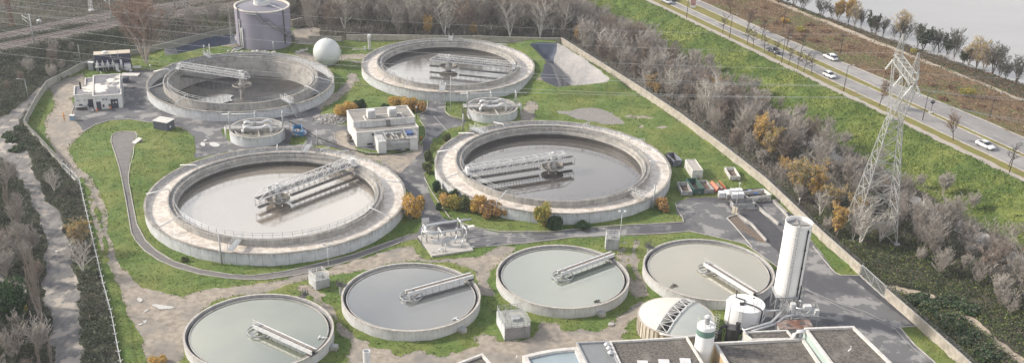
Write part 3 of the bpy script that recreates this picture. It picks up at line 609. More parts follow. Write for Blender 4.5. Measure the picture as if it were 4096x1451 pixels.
# ---- perimeter walls and fences
def wall_run(name, pts, h, th, m, label, coil=False, posts=None, cat='wall'):
    ps = [Gt(*q) for q in pts]; o = ps[len(ps)//2]; t = empty(name, (o.x, o.y, o.z), 0, label, cat)
    mb = MB()
    for a, b in zip(ps, ps[1:]):
        n = max(1, int((b-a).length/3.2)); d = (b-a)/n
        for k in range(n):
            p = a+d*k-o; q = a+d*(k+1)-o; L = (q-p).length; rz = math.atan2(d.y, d.x); c = (p+q)/2
            mb.box((c.x, c.y, c.z+h/2-.3), (L-.03, th, h+.6), rz)
    mb.build('panel', m, t)
    cp = MB()
    for a, b in zip(ps, ps[1:]): cp.bar(a-o+Vector((0, 0, h+.32*0+.04)), b-o+Vector((0, 0, h+.04)), th+.10, .08)
    cp.build('coping', mat('wall_coping', (.44, .42, .39), (.32, .30, .27), .9, .9), t)
    if coil:
        w_ = MB(); n_ = MB()
        for a, b in zip(ps, ps[1:]):
            dr = (b-a).normalized(); nn = Vector((dr.y, -dr.x, 0)); nn = nn if nn.dot(Vector((DN[0], DN[1], 0)))*coil > 0 else -nn
            L = (b-a).length; k = 0.0
            while k < L:
                p = a+dr*k-o+Vector((0, 0, h)); w_.bar(p, p+nn*.55+Vector((0, 0, .55)), .07, .07); k += 3.0
            q0 = a-o+Vector((0, 0, h)); q1 = b-o+Vector((0, 0, h))
            for f_ in (.25, .5, .75, 1): n_.tube([q0+nn*.55*f_+Vector((0, 0, .55*f_)), q1+nn*.55*f_+Vector((0, 0, .55*f_))], .016, 3, False)
            cl = []; s_ = 0.0
            while s_ < L:
                an = s_*2*PI/.55; c0 = q0+dr*s_+nn*.45+Vector((0, 0, .42)); cl.append(c0+nn*.3*math.cos(an)+Vector((0, 0, .3*math.sin(an)))); s_ += .09
            n_.tube(cl, .014, 3, False)
        n_.v, n_.f, o_ = n_.v, n_.f, len(n_.v); n_.add(w_.v, w_.f); n_.build('barbed_wire', mat('dull_wire', (.13, .13, .13), None, 2, .6), t)
    return t
WALLM = mat('perimeter_concrete', (.42, .385, .33), (.33, .30, .26), .35, .9, c3=(.27, .245, .21), sc3=.8, streak=((.12, .11, .09), .5, 1.9, 1.2))
wall_run('concrete_wall', WALL_R, 1.9, .22, WALLM, 'long concrete perimeter wall with coiled wire running from the woodland corner to the wire gate', coil=1)
wall_run('concrete_wall', WALL_R2, 1.9, .22, WALLM, 'concrete perimeter wall with coiled wire below the wire gate at lower right', coil=1)
wall_run('concrete_wall', WALL_T, 1.7, .22, WALLM, 'concrete wall behind the silvery basin at the foot of the woodland')
wall_run('concrete_wall', [(1235, 163), (1367, 166)], 1.4, .22, WALLM, 'short piece of concrete wall behind the white gas sphere')
wall_run('concrete_wall', [(1168, 112), (1212, 102)], 2.4, .22, WALLM, 'short concrete wall beside the purple grey tower')
wall_run('concrete_wall', WALL_B, 1.5, .2, mat('mossy_wall', (.30, .30, .26), (.22, .22, .18), .5, .9), 'low weathered wall behind the dark covered pond', coil=-.5)
wall_run('panel_fence', WALL_L[8:], 1.7, .14, mat('grey_fence_panel', (.35, .345, .32), (.26, .26, .23), .5, .9, streak=((.13, .13, .10), .5, 1.7, 1.4)), 'pale concrete panel fence curving round the left yard', coil=-1, cat='fence')
# light metal fence at lower left
def bar_fence(pts, label, h=1.7):
    ps = [Gt(*q) for q in pts]; o = ps[len(ps)//2]; t = empty('metal_fence', o, 0, label, 'fence')
    a = MB(); b = MB(); c = MB()
    for p, q in zip(ps, ps[1:]):
        a.bar(p-o+Vector((0, 0, .12)), q-o+Vector((0, 0, .12)), .22, .34)
        for z in (.5, h): b.bar(p-o+Vector((0, 0, z)), q-o+Vector((0, 0, z)), .09)
        n = max(1, int((q-p).length/.55)); d = (q-p)/n
        for k in range(n+1): r_ = p-o+d*k; b.bar(r_+Vector((0, 0, .1)), r_+Vector((0, 0, h)), .035)
        n = max(1, int((q-p).length/2.5)); d = (q-p)/n; nn = Vector((-d.y, d.x, 0)).normalized()
        for k in range(n+1): r_ = p-o+d*k; c.bar(r_, r_+Vector((0, 0, h+.15)), .1); c.bar(r_+Vector((0, 0, h+.1)), r_+nn*.4+Vector((0, 0, h+.5)), .07); c.bar(r_+Vector((0, 0, h+.1)), r_-nn*.4+Vector((0, 0, h+.5)), .07)
    a.build('kerb_base', CONC2, t); b.add(c.v, c.f); b.build('rails_and_posts', WHITE, t)
bar_fence(WALL_L[:9], 'white barred fence with forked tops beside the bramble strip at lower left')
# wire gate in the right hand wall
ps = [Gt(3440, 1100), Gt(3537, 1189)]; L = (ps[1]-ps[0]).length
t = empty('wire_gate', ps[0], math.atan2(ps[1].y-ps[0].y, ps[1].x-ps[0].x), 'wide silver wire mesh gate between the two stretches of perimeter wall', 'gate')
m = MB(); m.bar((0.1, 0, .15), (L-.1, 0, .15), .12); m.bar((.1, 0, 2.3), (L-.1, 0, 2.3), .12); [m.bar((x, 0, .1), (x, 0, 2.35), .12) for x in (.1, L/2, L-.1)]; m.bar((.1, 0, 2.3), (L/2, 0, .2), .07); m.bar((L/2, 0, 2.3), (L-.1, 0, .2), .07); m.build('gate_frame', GALV, t)
m = MB(); k = .3
while k < L-.1: m.bar((k, 0, .15), (k, 0, 2.3), .025); k += .28
for z in np.arange(.35, 2.3, .25): m.bar((.1, 0, float(z)), (L-.1, 0, float(z)), .025)
m.build('mesh_infill', GALV, t)
m = MB(); m.b2(-.3, -.2, -.1, L+.3, .2, .12); m.build('threshold', CONC2, t)

# ---- kerbs
def kerb(pts, label_unused=None, h=.13, wd=.18, m=None, seg=1.1):
    ps = [Gt(*q) for q in pts]; mb = MB()
    for a, b in zip(ps, ps[1:]): mb.bar(a+Vector((0, 0, h/2-.02)), b+Vector((0, 0, h/2-.02)), wd, h+.06)
    tag(mb.build('kerb', m or mat('kerb_stone', (.42, .40, .37), (.30, .28, .26), .8, .9), world=True), kind='structure')
FP_L = T(0, 480, (845, 160), (860, 215), (880, 270), (910, 370), (935, 490), (965, 650), (1000, 860), (1030, 913))+T(0, 960, (1100, 80), (1210, 155), (1340, 210), (1522, 260))+T(800, 960, (200, 290), (350, 300), (500, 300), (750, 265), (980, 205), (1200, 140), (1400, 65), (1522, 20))
FP_R = T(0, 480, (1045, 115), (1020, 200), (1015, 260), (990, 350), (978, 420), (980, 480), (1010, 640), (1040, 790), (1105, 913))+T(0, 960, (1190, 80), (1320, 160), (1522, 225))+T(800, 960, (250, 265), (400, 270), (640, 240), (850, 190), (1150, 115), (1350, 45), (1480, 0), (1600, -42))
kerb(FP_L); kerb(FP_R); kerb(T(0, 480, (845, 160), (850, 120), (890, 95), (960, 88), (1030, 95), (1045, 115)))
kerb([(2735, 888), (2600, 896), (2450, 903), (2200, 926), (2000, 926), (1880, 905), (1800, 872), (1755, 810), (1725, 765), (1697, 710)])
kerb([(2735, 888), (2729, 868), (2708, 838), (2702, 812)])
kerb([(1950, 985), (2100, 972), (2300, 948), (2450, 942), (2650, 934), (2760, 925), (2850, 945), (2980, 975), (3110, 1068)])
kerb([(3252, 985), (3300, 1045), (3340, 1090), (3365, 1101), (3436, 1102)])
kerb([(3690, 1302), (3598, 1308), (3660, 1380), (3730, 1440), (3790, 1500)])
kerb([(302, 480), (288, 470), (287, 450), (296, 425)])
kerb([(336, 527), (380, 500), (436, 483), (520, 478), (600, 490)])
kerb([(1335, 530), (1340, 560), (1400, 590), (1480, 612), (1600, 618), (1660, 600), (1705, 545), (1700, 510), (1678, 480)], h=.1)
kerb([(1262, 476), (1290, 492), (1340, 500), (1400, 497)]); kerb([(1712, 398), (1708, 440), (1690, 452), (1662, 462)])
kerb([(1782, 400), (1780, 445), (1800, 465), (1862, 478)])
def dk(a, b, d_, m=None, w_=.22, zz=4.0):
    mb = MB(); n = 40
    for k in range(n):
        s0 = a+(b-a)*k/n; s1 = a+(b-a)*(k+1)/n; f = d_ if callable(d_) else (lambda s: d_)
        mb.bar(DP(s0, f(s0), zz+.05), DP(s1, f(s1), zz+.05), w_, .2)
    tag(mb.build('kerb', m or mat('kerb_stone', (.42, .40, .37)), world=True), kind='structure')
fw1 = lambda s: 8.4+min(max(s-30, 0), 90)*.035; fw2 = lambda s: 17.3+min(max(s-50, 0), 80)*.055
dk(-60, 220, 4.85); dk(-60, 220, fw1); dk(-60, 220, 13.25); dk(-60, 220, fw2)
# painted lane dashes
mb = MB()
for k in range(24):
    s0 = -50+k*11; 
    for d_ in (6.9, 15.8):
        if d_ > 10 or k % 3 == 0: mb.add([DP(s0, d_-.07, 4.06), DP(s0+3.2, d_-.07, 4.06), DP(s0+3.2, d_+.07, 4.06), DP(s0, d_+.07, 4.06)], [(0, 1, 2, 3)])
tag(mb.build('lane_marking', mat('road_paint', (.55, .54, .52), (.38, .38, .37), 1, .7), world=True), kind='structure')
mb = MB()
def paint(pts, wd=.14, z=.05):
    ps = [G(*q, 0) for q in pts]
    for a, b in zip(ps, ps[1:]):
        d = (b-a).normalized(); n = Vector((-d.y, d.x, 0))*wd/2; mb.add([(p.x, p.y, H(p.x, p.y)+z) for p in (a-n, b-n, b+n, a+n)], [(0, 1, 2, 3)])
paint(T(3200, 960, (0, 350), (150, 430), (330, 520), (540, 590), (720, 670), (800, 760), (960, 913)), .12); paint(T(3200, 960, (30, 365), (280, 475), (500, 545), (740, 665)), .12)
paint(T(1600, 480, (560, 852), (900, 875), (1200, 888), (1522, 880)), .12); paint(T(1600, 480, (520, 868), (900, 890), (1100, 897)), .12)
paint([(1735, 465), (1790, 525)], .15); paint([(1262, 545), (1290, 580)], .12)
tag(mb.build('painted_line', mat('worn_line', (.44, .43, .42), (.30, .30, .29), 1, .8), world=True), kind='structure')
# puddles on the dirt
PUD = water_mat('puddle_water', (.45, .43, .40), .2, .01, 2, ior=2.4)
for pts in (T(0, 960, (1040, 445), (1060, 437), (1085, 445), (1087, 462), (1065, 472), (1045, 460)), T(0, 960, (1150, 497), (1180, 486), (1220, 490), (1315, 505), (1325, 517), (1280, 525), (1215, 527), (1190, 510)), T(0, 960, (1090, 545), (1130, 520), (1135, 528), (1100, 552)), T(0, 960, (1085, 590), (1110, 584), (1120, 610), (1105, 637), (1088, 620)), T(0, 960, (1050, 640), (1080, 630), (1095, 636), (1060, 650)), T(800, 480, (60, 180), (105, 168), (155, 185), (150, 205), (100, 208)), T(800, 480, (0, 175), (30, 170), (50, 205), (10, 200)), T(800, 480, (20, 155), (50, 150), (60, 158), (30, 163)), T(0, 480, (55, 180), (75, 172), (100, 178), (80, 192)), T(0, 960, (420, 82), (438, 78), (448, 88), (425, 93))):
    P = [Gt(*q) for q in pts]; c = sum(P, Vector())/len(P); P = [c+(q-c)*(1+.12*math.sin(i*2.3)) for i, q in enumerate(P)]
    for _ in range(3): P = [q for a, b in zip(P, P[1:]+P[:1]) for q in (a*.75+b*.25, a*.25+b*.75)]
    P = [c+(q-c)*(1+.10*math.sin(i*1.7)+.07*math.sin(i*3.1)) for i, q in enumerate(P)]
    m = MB(); n = len(P); zz = max(H(q.x, q.y) for q in P)+.06
    m.add([(c.x, c.y, zz)]+[(q.x, q.y, zz) for q in P], [(0, i+1, (i+1) % n+1) for i in range(n)]); tag(m.build('puddle', PUD, world=True), kind='structure')

# ---- digester tower
t = empty('digester_tower', (-76.44, 322.85, 0), 0, 'tall cylindrical tower clad in purple grey sheet with a stair climbing round it', 'tower')
RT, HT = 7.97, 11.0
m = MB(); m.rev([(RT, -.5), (RT, HT)], 72); m.build('cladding', mat('purple_grey_cladding', (.26, .245, .31), (.225, .215, .275), .25, .6, stretch=(1, 1, .1)), t)
m = MB(); m.rev([(RT-.35, HT-.8), (RT-.35, HT+.25), (RT+.06, HT+.25), (RT+.06, HT-.05)], 72); m.build('rim', mat('cream_rim', (.66, .62, .55), None, 1, .6), t)
m = MB(); m.rev([(RT-.3, HT-.3), (2.4, HT+.5), (.01, HT+.55)], 72); m.build('roof', mat('slate_grey_roof', (.17, .165, .20), (.20, .195, .225), .4, .6), t)
m = MB(); m.cyl((0, 0, HT+.4), 2.4, .55, 32); m.rev([(2.35, HT+.95), (2.35, HT+1.9), (2.3, HT+1.9), (2.3, HT+.95)], 32); m.build('roof_platform', WHITE, t)
m = MB(); m.cyl((0, .2, HT+.95), .9, 1.3, 16); m.b2(-.4, -.9, HT+.95, .5, -.2, HT+2.4); m.build('mixer', mat('blue_machine', (.25, .36, .50)), t)
m = MB(); railing(m, circ(2.35, HT+.95, 28), 1.1, 1.2, .04, closed=True); m.bar((2.2, -1.5, HT+1.0), (6.6, -3.6, HT+.2), .14); m.b2(3.4, -1.6, HT+.15, 4.1, -1.1, HT+.5); m.build('roof_railing', WHITE, t)
aP = lambda d: R(d); st = MB(); sr = MB(); seq = [(-112, HT-.3), (-88, HT-.3), (-76, HT-2.6), (-66, HT-2.6), (-50, HT-5.0), (-42, HT-5.0), (-26, HT-7.6), (-10, HT-7.7), (10, HT-10.6)]
for (a0, z0), (a1, z1) in zip(seq, seq[1:]):
    n = 5
    for k in range(n):
        q0 = aP(a0+(a1-a0)*k/n); q1 = aP(a0+(a1-a0)*(k+1)/n); y0 = z0+(z1-z0)*k/n; y1 = z0+(z1-z0)*(k+1)/n
        f = lambda q, z, r: Vector((r*math.cos(q), r*math.sin(q), z))
        st.bar(f(q0, y0, RT+.5), f(q1, y1, RT+.5), .8, .14); sr.bar(f(q0, y0+1.05, RT+.9), f(q1, y1+1.05, RT+.9), .06); sr.bar(f(q0, y0+.5, RT+.9), f(q1, y1+.5, RT+.9), .05); sr.bar(f(q0, y0, RT+.9), f(q0, y0+1.05, RT+.9), .05)
    q = aP(a1); st.bar(Vector((RT*math.cos(q), RT*math.sin(q), z1-.9)), Vector(((RT+.8)*math.cos(q), (RT+.8)*math.sin(q), z1)), .1)
st.build('spiral_stair', GALV, t); sr.build('stair_railing', DARK, t)
for d, mt, top in ((-135, BLACK, HT+.6), (-132, GALV, HT-2.5), (-129.5, GALV, HT-5), (-125, WHITE, HT-4.8), (-30, DARK, HT)):
    q = aP(d); f = lambda r, z: (r*math.cos(q), r*math.sin(q), z)
    m = MB(); m.tube([f(RT-.4, top), f(RT+.25, top), f(RT+.25, .6), f(RT+.5, .35), f(RT+3.2, .2)] if d < -100 else [f(RT+.2, top), f(RT+.2, 1)], .16, 8); m.build('riser_pipe', mt, t)
# boulders by the tower
rk = mat('pale_boulder', (.50, .48, .45), (.36, .34, .32), 1.2, .9, bump=.05)
def boulder(p, r, rnd, label, group, name='boulder'):
    bm = bmesh.new(); bmesh.ops.create_icosphere(bm, subdivisions=2, radius=r)
    for v in bm.verts: v.co *= 1+rnd.uniform(-.16, .16); v.co.z *= .75
    me = bpy.data.meshes.new('boulder'); bm.to_mesh(me); bm.free(); me.materials.append(rk)
    o = bpy.data.objects.new(name, me); COL.objects.link(o); o.location = (p.x, p.y, p.z+r*.35); o.rotation_euler.z = rnd.uniform(0, 6); return tag(o, label, 'boulder', group)
rnd = random.Random(4)
ORD = 'first second third fourth fifth sixth seventh eighth ninth tenth eleventh twelfth thirteenth fourteenth'.split()
for bi, (x, y) in enumerate([(914, 208), (926, 214), (933, 207), (945, 212), (955, 214), (968, 212), (1015, 211), (1031, 211), (1050, 212), (1061, 211), (1074, 212), (1091, 213), (1097, 213)]):
    boulder(Gt(x, y), rnd.uniform(.35, .75), rnd, ORD[bi]+' pale boulder from the left in the row under the purple grey tower', 'boulders in a row under the tower')
for k in range(14):
    boulder(Gt(1186+k*3.3+rnd.uniform(-2, 2), 213-k*1.1+rnd.uniform(-3, 3)), rnd.uniform(.3, .5), rnd, 'pale boulder in the cluster on the grass between the tower and the white sphere', 'boulders clustered by the sphere')
# ---- gas sphere
t = empty('gas_sphere', (-54.9, 305.4, 0), 0, 'smooth pale dome shaped gas holder standing on the ground', 'gas holder')
m = MB(); rs = 3.86; m.rev([(rs*math.cos(a), 3.3+rs*math.sin(a)) for a in [R(-58+i*148/24) for i in range(25)]], 56); m.build('membrane', mat('sphere_membrane', (.52, .54, .53), (.47, .49, .49), .3, .5), t)
m = MB(); m.cyl((0, 0, 7.1), .14, .4, 10); m.build('top_vent', WHITE, t); m = MB(); m.rev([(2.3, -.1), (2.6, .3), (2.2, .4)], 40); m.build('base_ring', CONC2, t)
m = MB(); m.tube([(4.1, -.3, 0), (4.1, -.3, 4.3), (3.6, -.2, 4.6)], .07, 6); m.build('side_pipe', GALV, t)
# ---- vent stack
t = empty('vent_stack', (-44.7, 319.0, 0), 0, 'thick pale vertical vent stack left of the silvery basin', 'chimney')
m = MB(); m.cyl((0, 0, 0), .42, 4.0, 20); m.build('stack', mat('pale_stack', (.46, .45, .43)), t); m = MB(); m.cyl((0, 0, 4.0), .5, .7, 20, .5); m.build('cap', WHITE, t)
m = MB(); m.b2(-1.6, -.4, 0, -1.1, .1, 1.1); m.tube([(-1.2, -.2, .3), (-5, -.6, .3)], .1, 6); m.build('gas_box', WHITE, t)

# ---- thickeners (two small round tanks with gantries)
def thickener(c, r, h, ang, label, water_side, stair):
    t = empty('thickener_tank', (c[0], c[1], 0), ang, label, 'thickener', 'two small round thickener tanks')
    m = MB(); m.rev([(r-.3, .0), (r-.3, h), (r, h), (r, -.3)], 72); m.build('tank_wall', CONC, t)
    m = MB(); m.rev([(r-.33, h+.002), (r-.33, h+.1), (r+.06, h+.1), (r+.06, h+.002)], 72, close=True); m.build('coping', mat('pale_coping', (.47, .455, .43)), t)
    m = MB(); m.rev([(r-.28, h-.55), (.01, h-.55)], 48, smooth=False, a0=PI if not water_side else 0, a1=2*PI if not water_side else 2*PI); m.build('tank_water', mat('murky_water', (.10, .095, .085), (.30, .28, .22), .25, .1, spec=.8, lo=.45, hi=.52), t)
    m = MB(); m.rev([(r-1.3, h-.7), (r-1.3, h+.0), (r-1.15, h+.0), (r-1.15, h-.7)], 60); m.build('weir_ring', CONC2, t)
    m = MB(); m.b2(-r-.8, -1.0, h+.05, r+.9, 1.5, h+.28); m.b2(-r+.2, -1.1, h-.5, r-.2, -.9, h+.05); m.build('bridge_deck', CONC2, t)
    m = MB(); m.bar((.3, -1, h-.0), (.9, -r+.2, h-.0), .25, .35); m.build('cross_beam', CONC2, t)
    m = MB()
    railing(m, [(-r-.7, -1.0, h+.28), (r+.8, -1.0, h+.28)], 1.05, 1.2, .03); railing(m, [(-r-.7, 1.45, h+.28), (r+.8, 1.45, h+.28)], 1.05, 1.2, .03); m.build('railing', GALV, t)
    for y, z0, sgn in ((-1.7, h+.3, 1), (1.0, h+.5, 1)):
        m = MB(); m.tube([(-3.2, y, z0-1.0), (-3.2, y, z0), (-2.9, y, z0+.55), (-2.3, y, z0+.75), (-1.6, y, z0+.45), (-1.0, y, z0+.3), (1.2, y, z0+.4), (2.0, y, z0+.8), (2.7, y, z0+.95), (3.2, y, z0+.6), (3.4, y, z0-.2), (3.4, y, z0-1.0)], .34, 12); m.build('bent_pipe', WHITE, t)
    m = MB(); zz = h+3.2; m.tube([(-r-1.5, .9, zz), (r+2.6, .9, zz)], .15, 8)
    for x in (-r+.2, -.3, r-.4):
        for y in (-.4, 1.5): m.tube([(x, y, h+.28), (x, y, zz+.35)], .11, 8)
        m.tube([(x, -.5, zz+.35), (x, 1.6, zz+.35)], .17, 8)
    m.tube([(-.3, 1.5, h+.5), (-1.5, 1.5, zz)], .08, 6); m.build('gantry', GALV, t)
    m = MB(); m.b2(.5, .2, h+.28, 1.6, 1.2, h+1.1); m.build('drive_unit', GALV, t); m = MB(); m.cyl((-.6, .6, h+.28), .35, 1.0, 14); m.build('gearbox', GALV, t)
    sx = stair; s = MB(); x0 = sx*(r+.75)
    for k in range(11): s.b2(x0-.55, -1.1-k*.3, h+.1-k*.23, x0+.55, -.78-k*.3, h+.15-k*.23)
    for e in (-.58, .58): s.bar((x0+e, -.9, h+.15), (x0+e, -4.4, -.1), .08, .3); s.bar((x0+e, -.9, h+1.2), (x0+e, -4.4, .95), .05)
    s.build('stairs', DARK, t)
    m = MB(); m.tube([(-sx*(r+.3), -1, h+1.0), (-sx*(r+.9), -1, h+1.0), (-sx*(r+.9), -1.2, 0)], .1, 8); m.tube([(-sx*(r+.3), -1.3, h+.9), (-sx*(r+.7), -1.3, h+.9), (-sx*(r+.7), -1.3, 0)], .08, 8); m.build('drain_pipe', WHITE, t)
thickener((-62.23, 248.02), 6.49, 2.4, R(9), 'small round thickener tank beside the blue skip, below the drained basin', True, 1)
thickener((-6.94, 269.23), 6.5, 2.2, R(9), 'small round thickener tank just below the silvery basin', True, -1)

# ---- left building
def quad_block(parent, x0, y0, x1, y1, h, para=.35, wm_=None, rm=None, z0=-.2, names=('wall', 'roof', 'parapet')):
    m = MB(); m.b2(x0, y0, z0, x1, y1, h-.12); m.build(names[0], wm_ or WALLP, parent)
    m = MB(); m.b2(x0+.2, y0+.2, h-.118, x1-.2, y1-.2, h-.02); m.build(names[1], rm or ROOFG, parent)
    m = MB(); e = .28
    m.b2(x0-.06, y0-.06, h-.12, x1+.06, y0+e, h+para); m.b2(x0-.06, y1-e, h-.12, x1+.06, y1+.06, h+para); m.b2(x0-.06, y0+e, h-.12, x0+e, y1-e, h+para); m.b2(x1-e, y0+e, h-.12, x1+.06, y1-e, h+para)
    m.build(names[2], PARA, parent)
o, rz, L, D = frame((374, 912-480), (489, 425), (369, 333)); 
o, rz, L, D = frame((372, 386), (492, 377), (345, 310), 3.6)
# z1: scale 300/1245=.241, origin (280,220): main front (370,685)-(860,650) top
Z = lambda x, y: (280+x*.241, 220+y*.241)
o, rz, L, D = frame(Z(372, 685), Z(850, 652), Z(545, 330), 3.5)
t = empty('flat_roofed_building', o, rz, 'white building with dark doors and painted sun patches on its grey roof', 'building')
quad_block(t, 0, 0, L, D, 3.4, .15)
ax = L/(850-372)
def face(mb_name, x0, x1, z0, z1, mt, dy=-.05, y=0, extra=None):
    m = MB(); m.b2((x0-372)*ax, y+dy, z0, (x1-372)*ax, y+.02, z1); return m.build(mb_name, mt, t)
face('door', 415, 492, 0, 2.0, NAVY); gd = face('gate_door', 655, 780, 0, 2.4, NAVY, -.07)
f = face('vent_grille', 512, 545, .45, 1.2, DARK); f = face('window', 612, 660, .45, 1.2, DARK)
m = MB(); m.b2((690-372)*ax, -.10, 1.35, (712-372)*ax, -.07, 1.6); m.b2((735-372)*ax, -.10, 1.35, (762-372)*ax, -.07, 1.75); m.build('notice', PARA, t)
for a, b in ((518, 560), (572, 614)):
    m = MB(); m.b2((a-372)*ax, -.4, 2.3, (b-372)*ax, -.02, 2.95); u = m.build('air_conditioner', WHITE, t)
    m = MB(); m.tube([((a+b)/2*ax-372*ax, -.42, 2.62), ((a+b)/2*ax-372*ax, -.405, 2.62)], .2, 14); m.build('fan', DARK, u)
wl = (372-60)*ax
m = MB(); m.b2(-wl, 1.6, -.2, -.02, 8.6, 3.28); m.build('wing_wall', WALLP, t)
m = MB(); m.b2(-wl+.2, 1.8, 3.282, -.02, 8.4, 3.36); m.b2(-wl*.42, 8.62, 3.282, -.02, D-2, 3.36); m.build('wing_roof', ROOFG, t)
m = MB(); m.b2(-wl-.05, 1.55, 3.28, -.02, 1.85, 3.6); m.b2(-wl-.05, 1.85, 3.28, -wl+.25, 8.65, 3.6); m.b2(-wl+.25, 8.35, 3.28, -wl*.45, 8.65, 3.6); m.b2(-wl*.45, 8.65, 3.28, -wl*.45+.3, D-1.8, 3.6); m.b2(-wl*.45+.3, D-2.1, 3.28, -.05, D-1.8, 3.6); m.build('wing_parapet', PARA, t)
m = MB(); m.b2(-wl*.45, 8.6, -.2, -.02, D-2, 3.28); m.build('rear_wall', WALLP, t)
for x in (-wl+.9, -wl+2.9):
    m = MB(); m.b2(x, 1.55, .5, x+.8, 1.62, 1.1); m.build('window', DARK, t)
for x in (-wl+.5, -wl+2.1, -wl+3.8): m = MB(); m.b2(x, 1.55, 2.0, x+.6, 1.62, 2.15); m.build('slot_vent', DARK, t)
m = MB(); m.b2(-1.35, 1.54, 0, -.15, 1.62, 2.2); m.build('door', NAVY, t)
m = MB(); m.cyl((-wl+1.6, 6.5, 3.3), .22, 1.9, 12); m.build('flue', BLACK, t)
m = MB(); m.b2(L*.86, 2.5, 3.4, L*.9, 3.1, 4.6); m.tube([(L-.2, 4, 3.7), (L-.2, D-1, 3.7)], .12, 6); m.tube([(L*.30, D-.5, 3.4), (L*.30, D-.5, 4.6)], .1, 6); m.build('roof_pipe', WHITE, t)
m = MB(); m.b2(L+.05, 1, .2, L+.35, D-1, .5); m.b2(L+.05, 1.5, 2.2, L+.3, D-1, 2.4); [m.bar((L+.2, y, 0), (L+.2, y, 3.3), .12) for y in (1.5, 4, 6.5, 9)]; m.build('side_ducting', GALV, t)
b = empty('slatted_bin_shelter', t.location+Vector((0, 0, 0)), rz, 'low dark slatted shelter in front of the white building wing', 'shelter')
m = MB(); m.b2(-wl+.2, .55, .0, -1.7, 1.4, .7); m.build('shelter_body', DARK, b); m = MB(); m.b2(-wl+.05, .35, .7, -1.6, 1.45, .8); m.build('shelter_roof', GALV, b)
b = empty('ramp_wall', t.location, rz, 'low concrete ramp between the shelter and the white building doors', 'ramp'); m = MB(); m.b2(-1.4, -1.4, 0, -.2, 1.5, .25); m.b2(-1.5, -1.4, 0, -1.4, 1.5, .8); m.build('ramp_body', CONC2, b)
# equipment container behind it
o, rz, L, D = frame(Z(435, 325), Z(1035, 285), Z(430, 120), 0)
t = empty('equipment_container', o, rz, 'long dark equipment container with cream roof edge behind the white building', 'container')
m = MB(); m.b2(0, 3.2, .1, L, 6.0, 4.3); m.build('container_body', mat('navy_sheet', (.028, .033, .06), (.04, .045, .075), .6, .6), t)
m = MB(); m.b2(-.05, 3.1, 4.3, L+.05, 6.1, 4.45); m.build('container_roof', mat('cream_sheet', (.55, .50, .40), (.42, .38, .32), .8, .7), t)
m = MB(); m.cyl((L*.30, 4.5, 4.45), .75, .4, 24, .6); m.build('roof_fan', WHITE, t)
m = MB(); m.tube([(L*.46, 3.0, 4.2), (L*.46, 3.0, 3.2), (L*.56, 3.0, 3.1), (L*.56, 3.0, 2.6)], .1, 6); m.tube([(L*.66, 3.0, 5.0), (L*.66, 3.0, 3.3), (L*.74, 3.0, 3.1), (L*.74, 3.0, 3.7)], .1, 6); m.tube([(L*.5, 3.05, 3.1), (L*.72, 3.05, 2.8)], .1, 6); m.build('wall_pipe', GALV, t)
for k in range(4):
    x = .6+k*1.35; m = MB(); m.cyl((x, 2.6, 1.5), .42, .8, 16, .34); m.cyl((x, 2.6, 2.3), .15, .6, 10); m.tube([(x, 2.6, 1.5), (x, 2.6, .1)], .16, 8); m.build('scrubber_vessel', WHITE, t)
m = MB(); m.b2(0, 1.3, 1.35, 5.6, 2.8, 1.5); m.bar((5.5, 1.4, 1.5), (8.4, 1.0, 0), .5, .12); railing(m, [(0, 1.3, 1.5), (5.4, 1.3, 1.5), (8.4, 1.0, 0)], 1.0, .9, .035)
for x in (.2, 2.6, 5.2): m.bar((x, 1.4, 0), (x, 1.4, 1.4), .12)
m.build('platform', GALV, t)
m = MB(); m.b2(L-1.9, 1.6, .1, L-.2, 3.0, 1.7); m.b2(L-4.2, 1.2, .1, L-3.4, 2.4, 1.9); m.tube([(L-2.6, 2.4, 0), (L-2.6, 2.4, 2.9)], .3, 10); m.cyl((L-3.4, .9, 0), .35, .5, 12); m.cyl((L-.4, .9, 0), .35, .5, 12); m.build('pump_skid', WHITE, t)
def small_box(name, px, d, mt, label, cat, rz=0, roof=None, z=0, rd=None):
    p = Gt(*px); p.z += z; t = empty(name, p, rz, label, cat); m = MB(); m.b2(-d[0]/2, 0, 0, d[0]/2, d[1], d[2]); m.build('body', mt, t)
    if roof: m = MB(); m.b2(-d[0]/2-.1, -.1, d[2], d[0]/2+.1, d[1]+.1, d[2]+.14); m.build('roof', roof, t)
    return t
small_box('cabinet', Z(352, 262), (1.3, 1.2, 2.1), GALV, 'tall grey cabinet with white lid left of the dark container', 'cabinet', .05, WHITE)
small_box('concrete_slab', Z(985, 360), (4.6, 2.4, .25), PARA, 'long white slab lying on the yard behind the white building', 'slab', .08)
small_box('tarp_pile', Z(915, 470), (1.1, 2.2, 1.3), NAVY, 'dark tarpaulin covered pile by the right wall of the white building', 'pile', .05)
small_box('valve_box', Z(1100, 225), (2.2, 1.5, .35), PARA, 'flat white slab box beside the plane tree', 'slab', .1)
small_box('junction_box', (288, 482), (1.1, .8, 1.1), mat('blue_grey_sheet', (.22, .32, .42)), 'small blue grey box on the dirt left of the yard', 'box', 0, PARA)
m = MB(); p = Gt(258, 482); m.tube([p, p+Vector((0, 0, 2.0))], .12, 8); m.bar(p+Vector((-.5, 0, 1.3)), p+Vector((.5, 0, 1.3)), .12); tag(m.build('hydrant_post', mat('orange_paint', (.62, .25, .05)), world=True), 'orange post with cross arm on the left dirt patch', 'post')
# manhole
m = MB(); p = Gt(*Z(1065, 545)); m.cyl((p.x, p.y, p.z), .7, .06, 20); tag(m.build('manhole_cover', mat('rusty_cover', (.06, .045, .04)), world=True), 'dark manhole cover on the left yard asphalt', 'manhole')
m = MB(); p = Gt(2444, 1296); m.cyl((p.x, p.y, p.z), .55, .12, 20); tag(m.build('manhole_cover', CONC2, world=True), 'pale round manhole cover on the dirt by the domed tank', 'manhole')
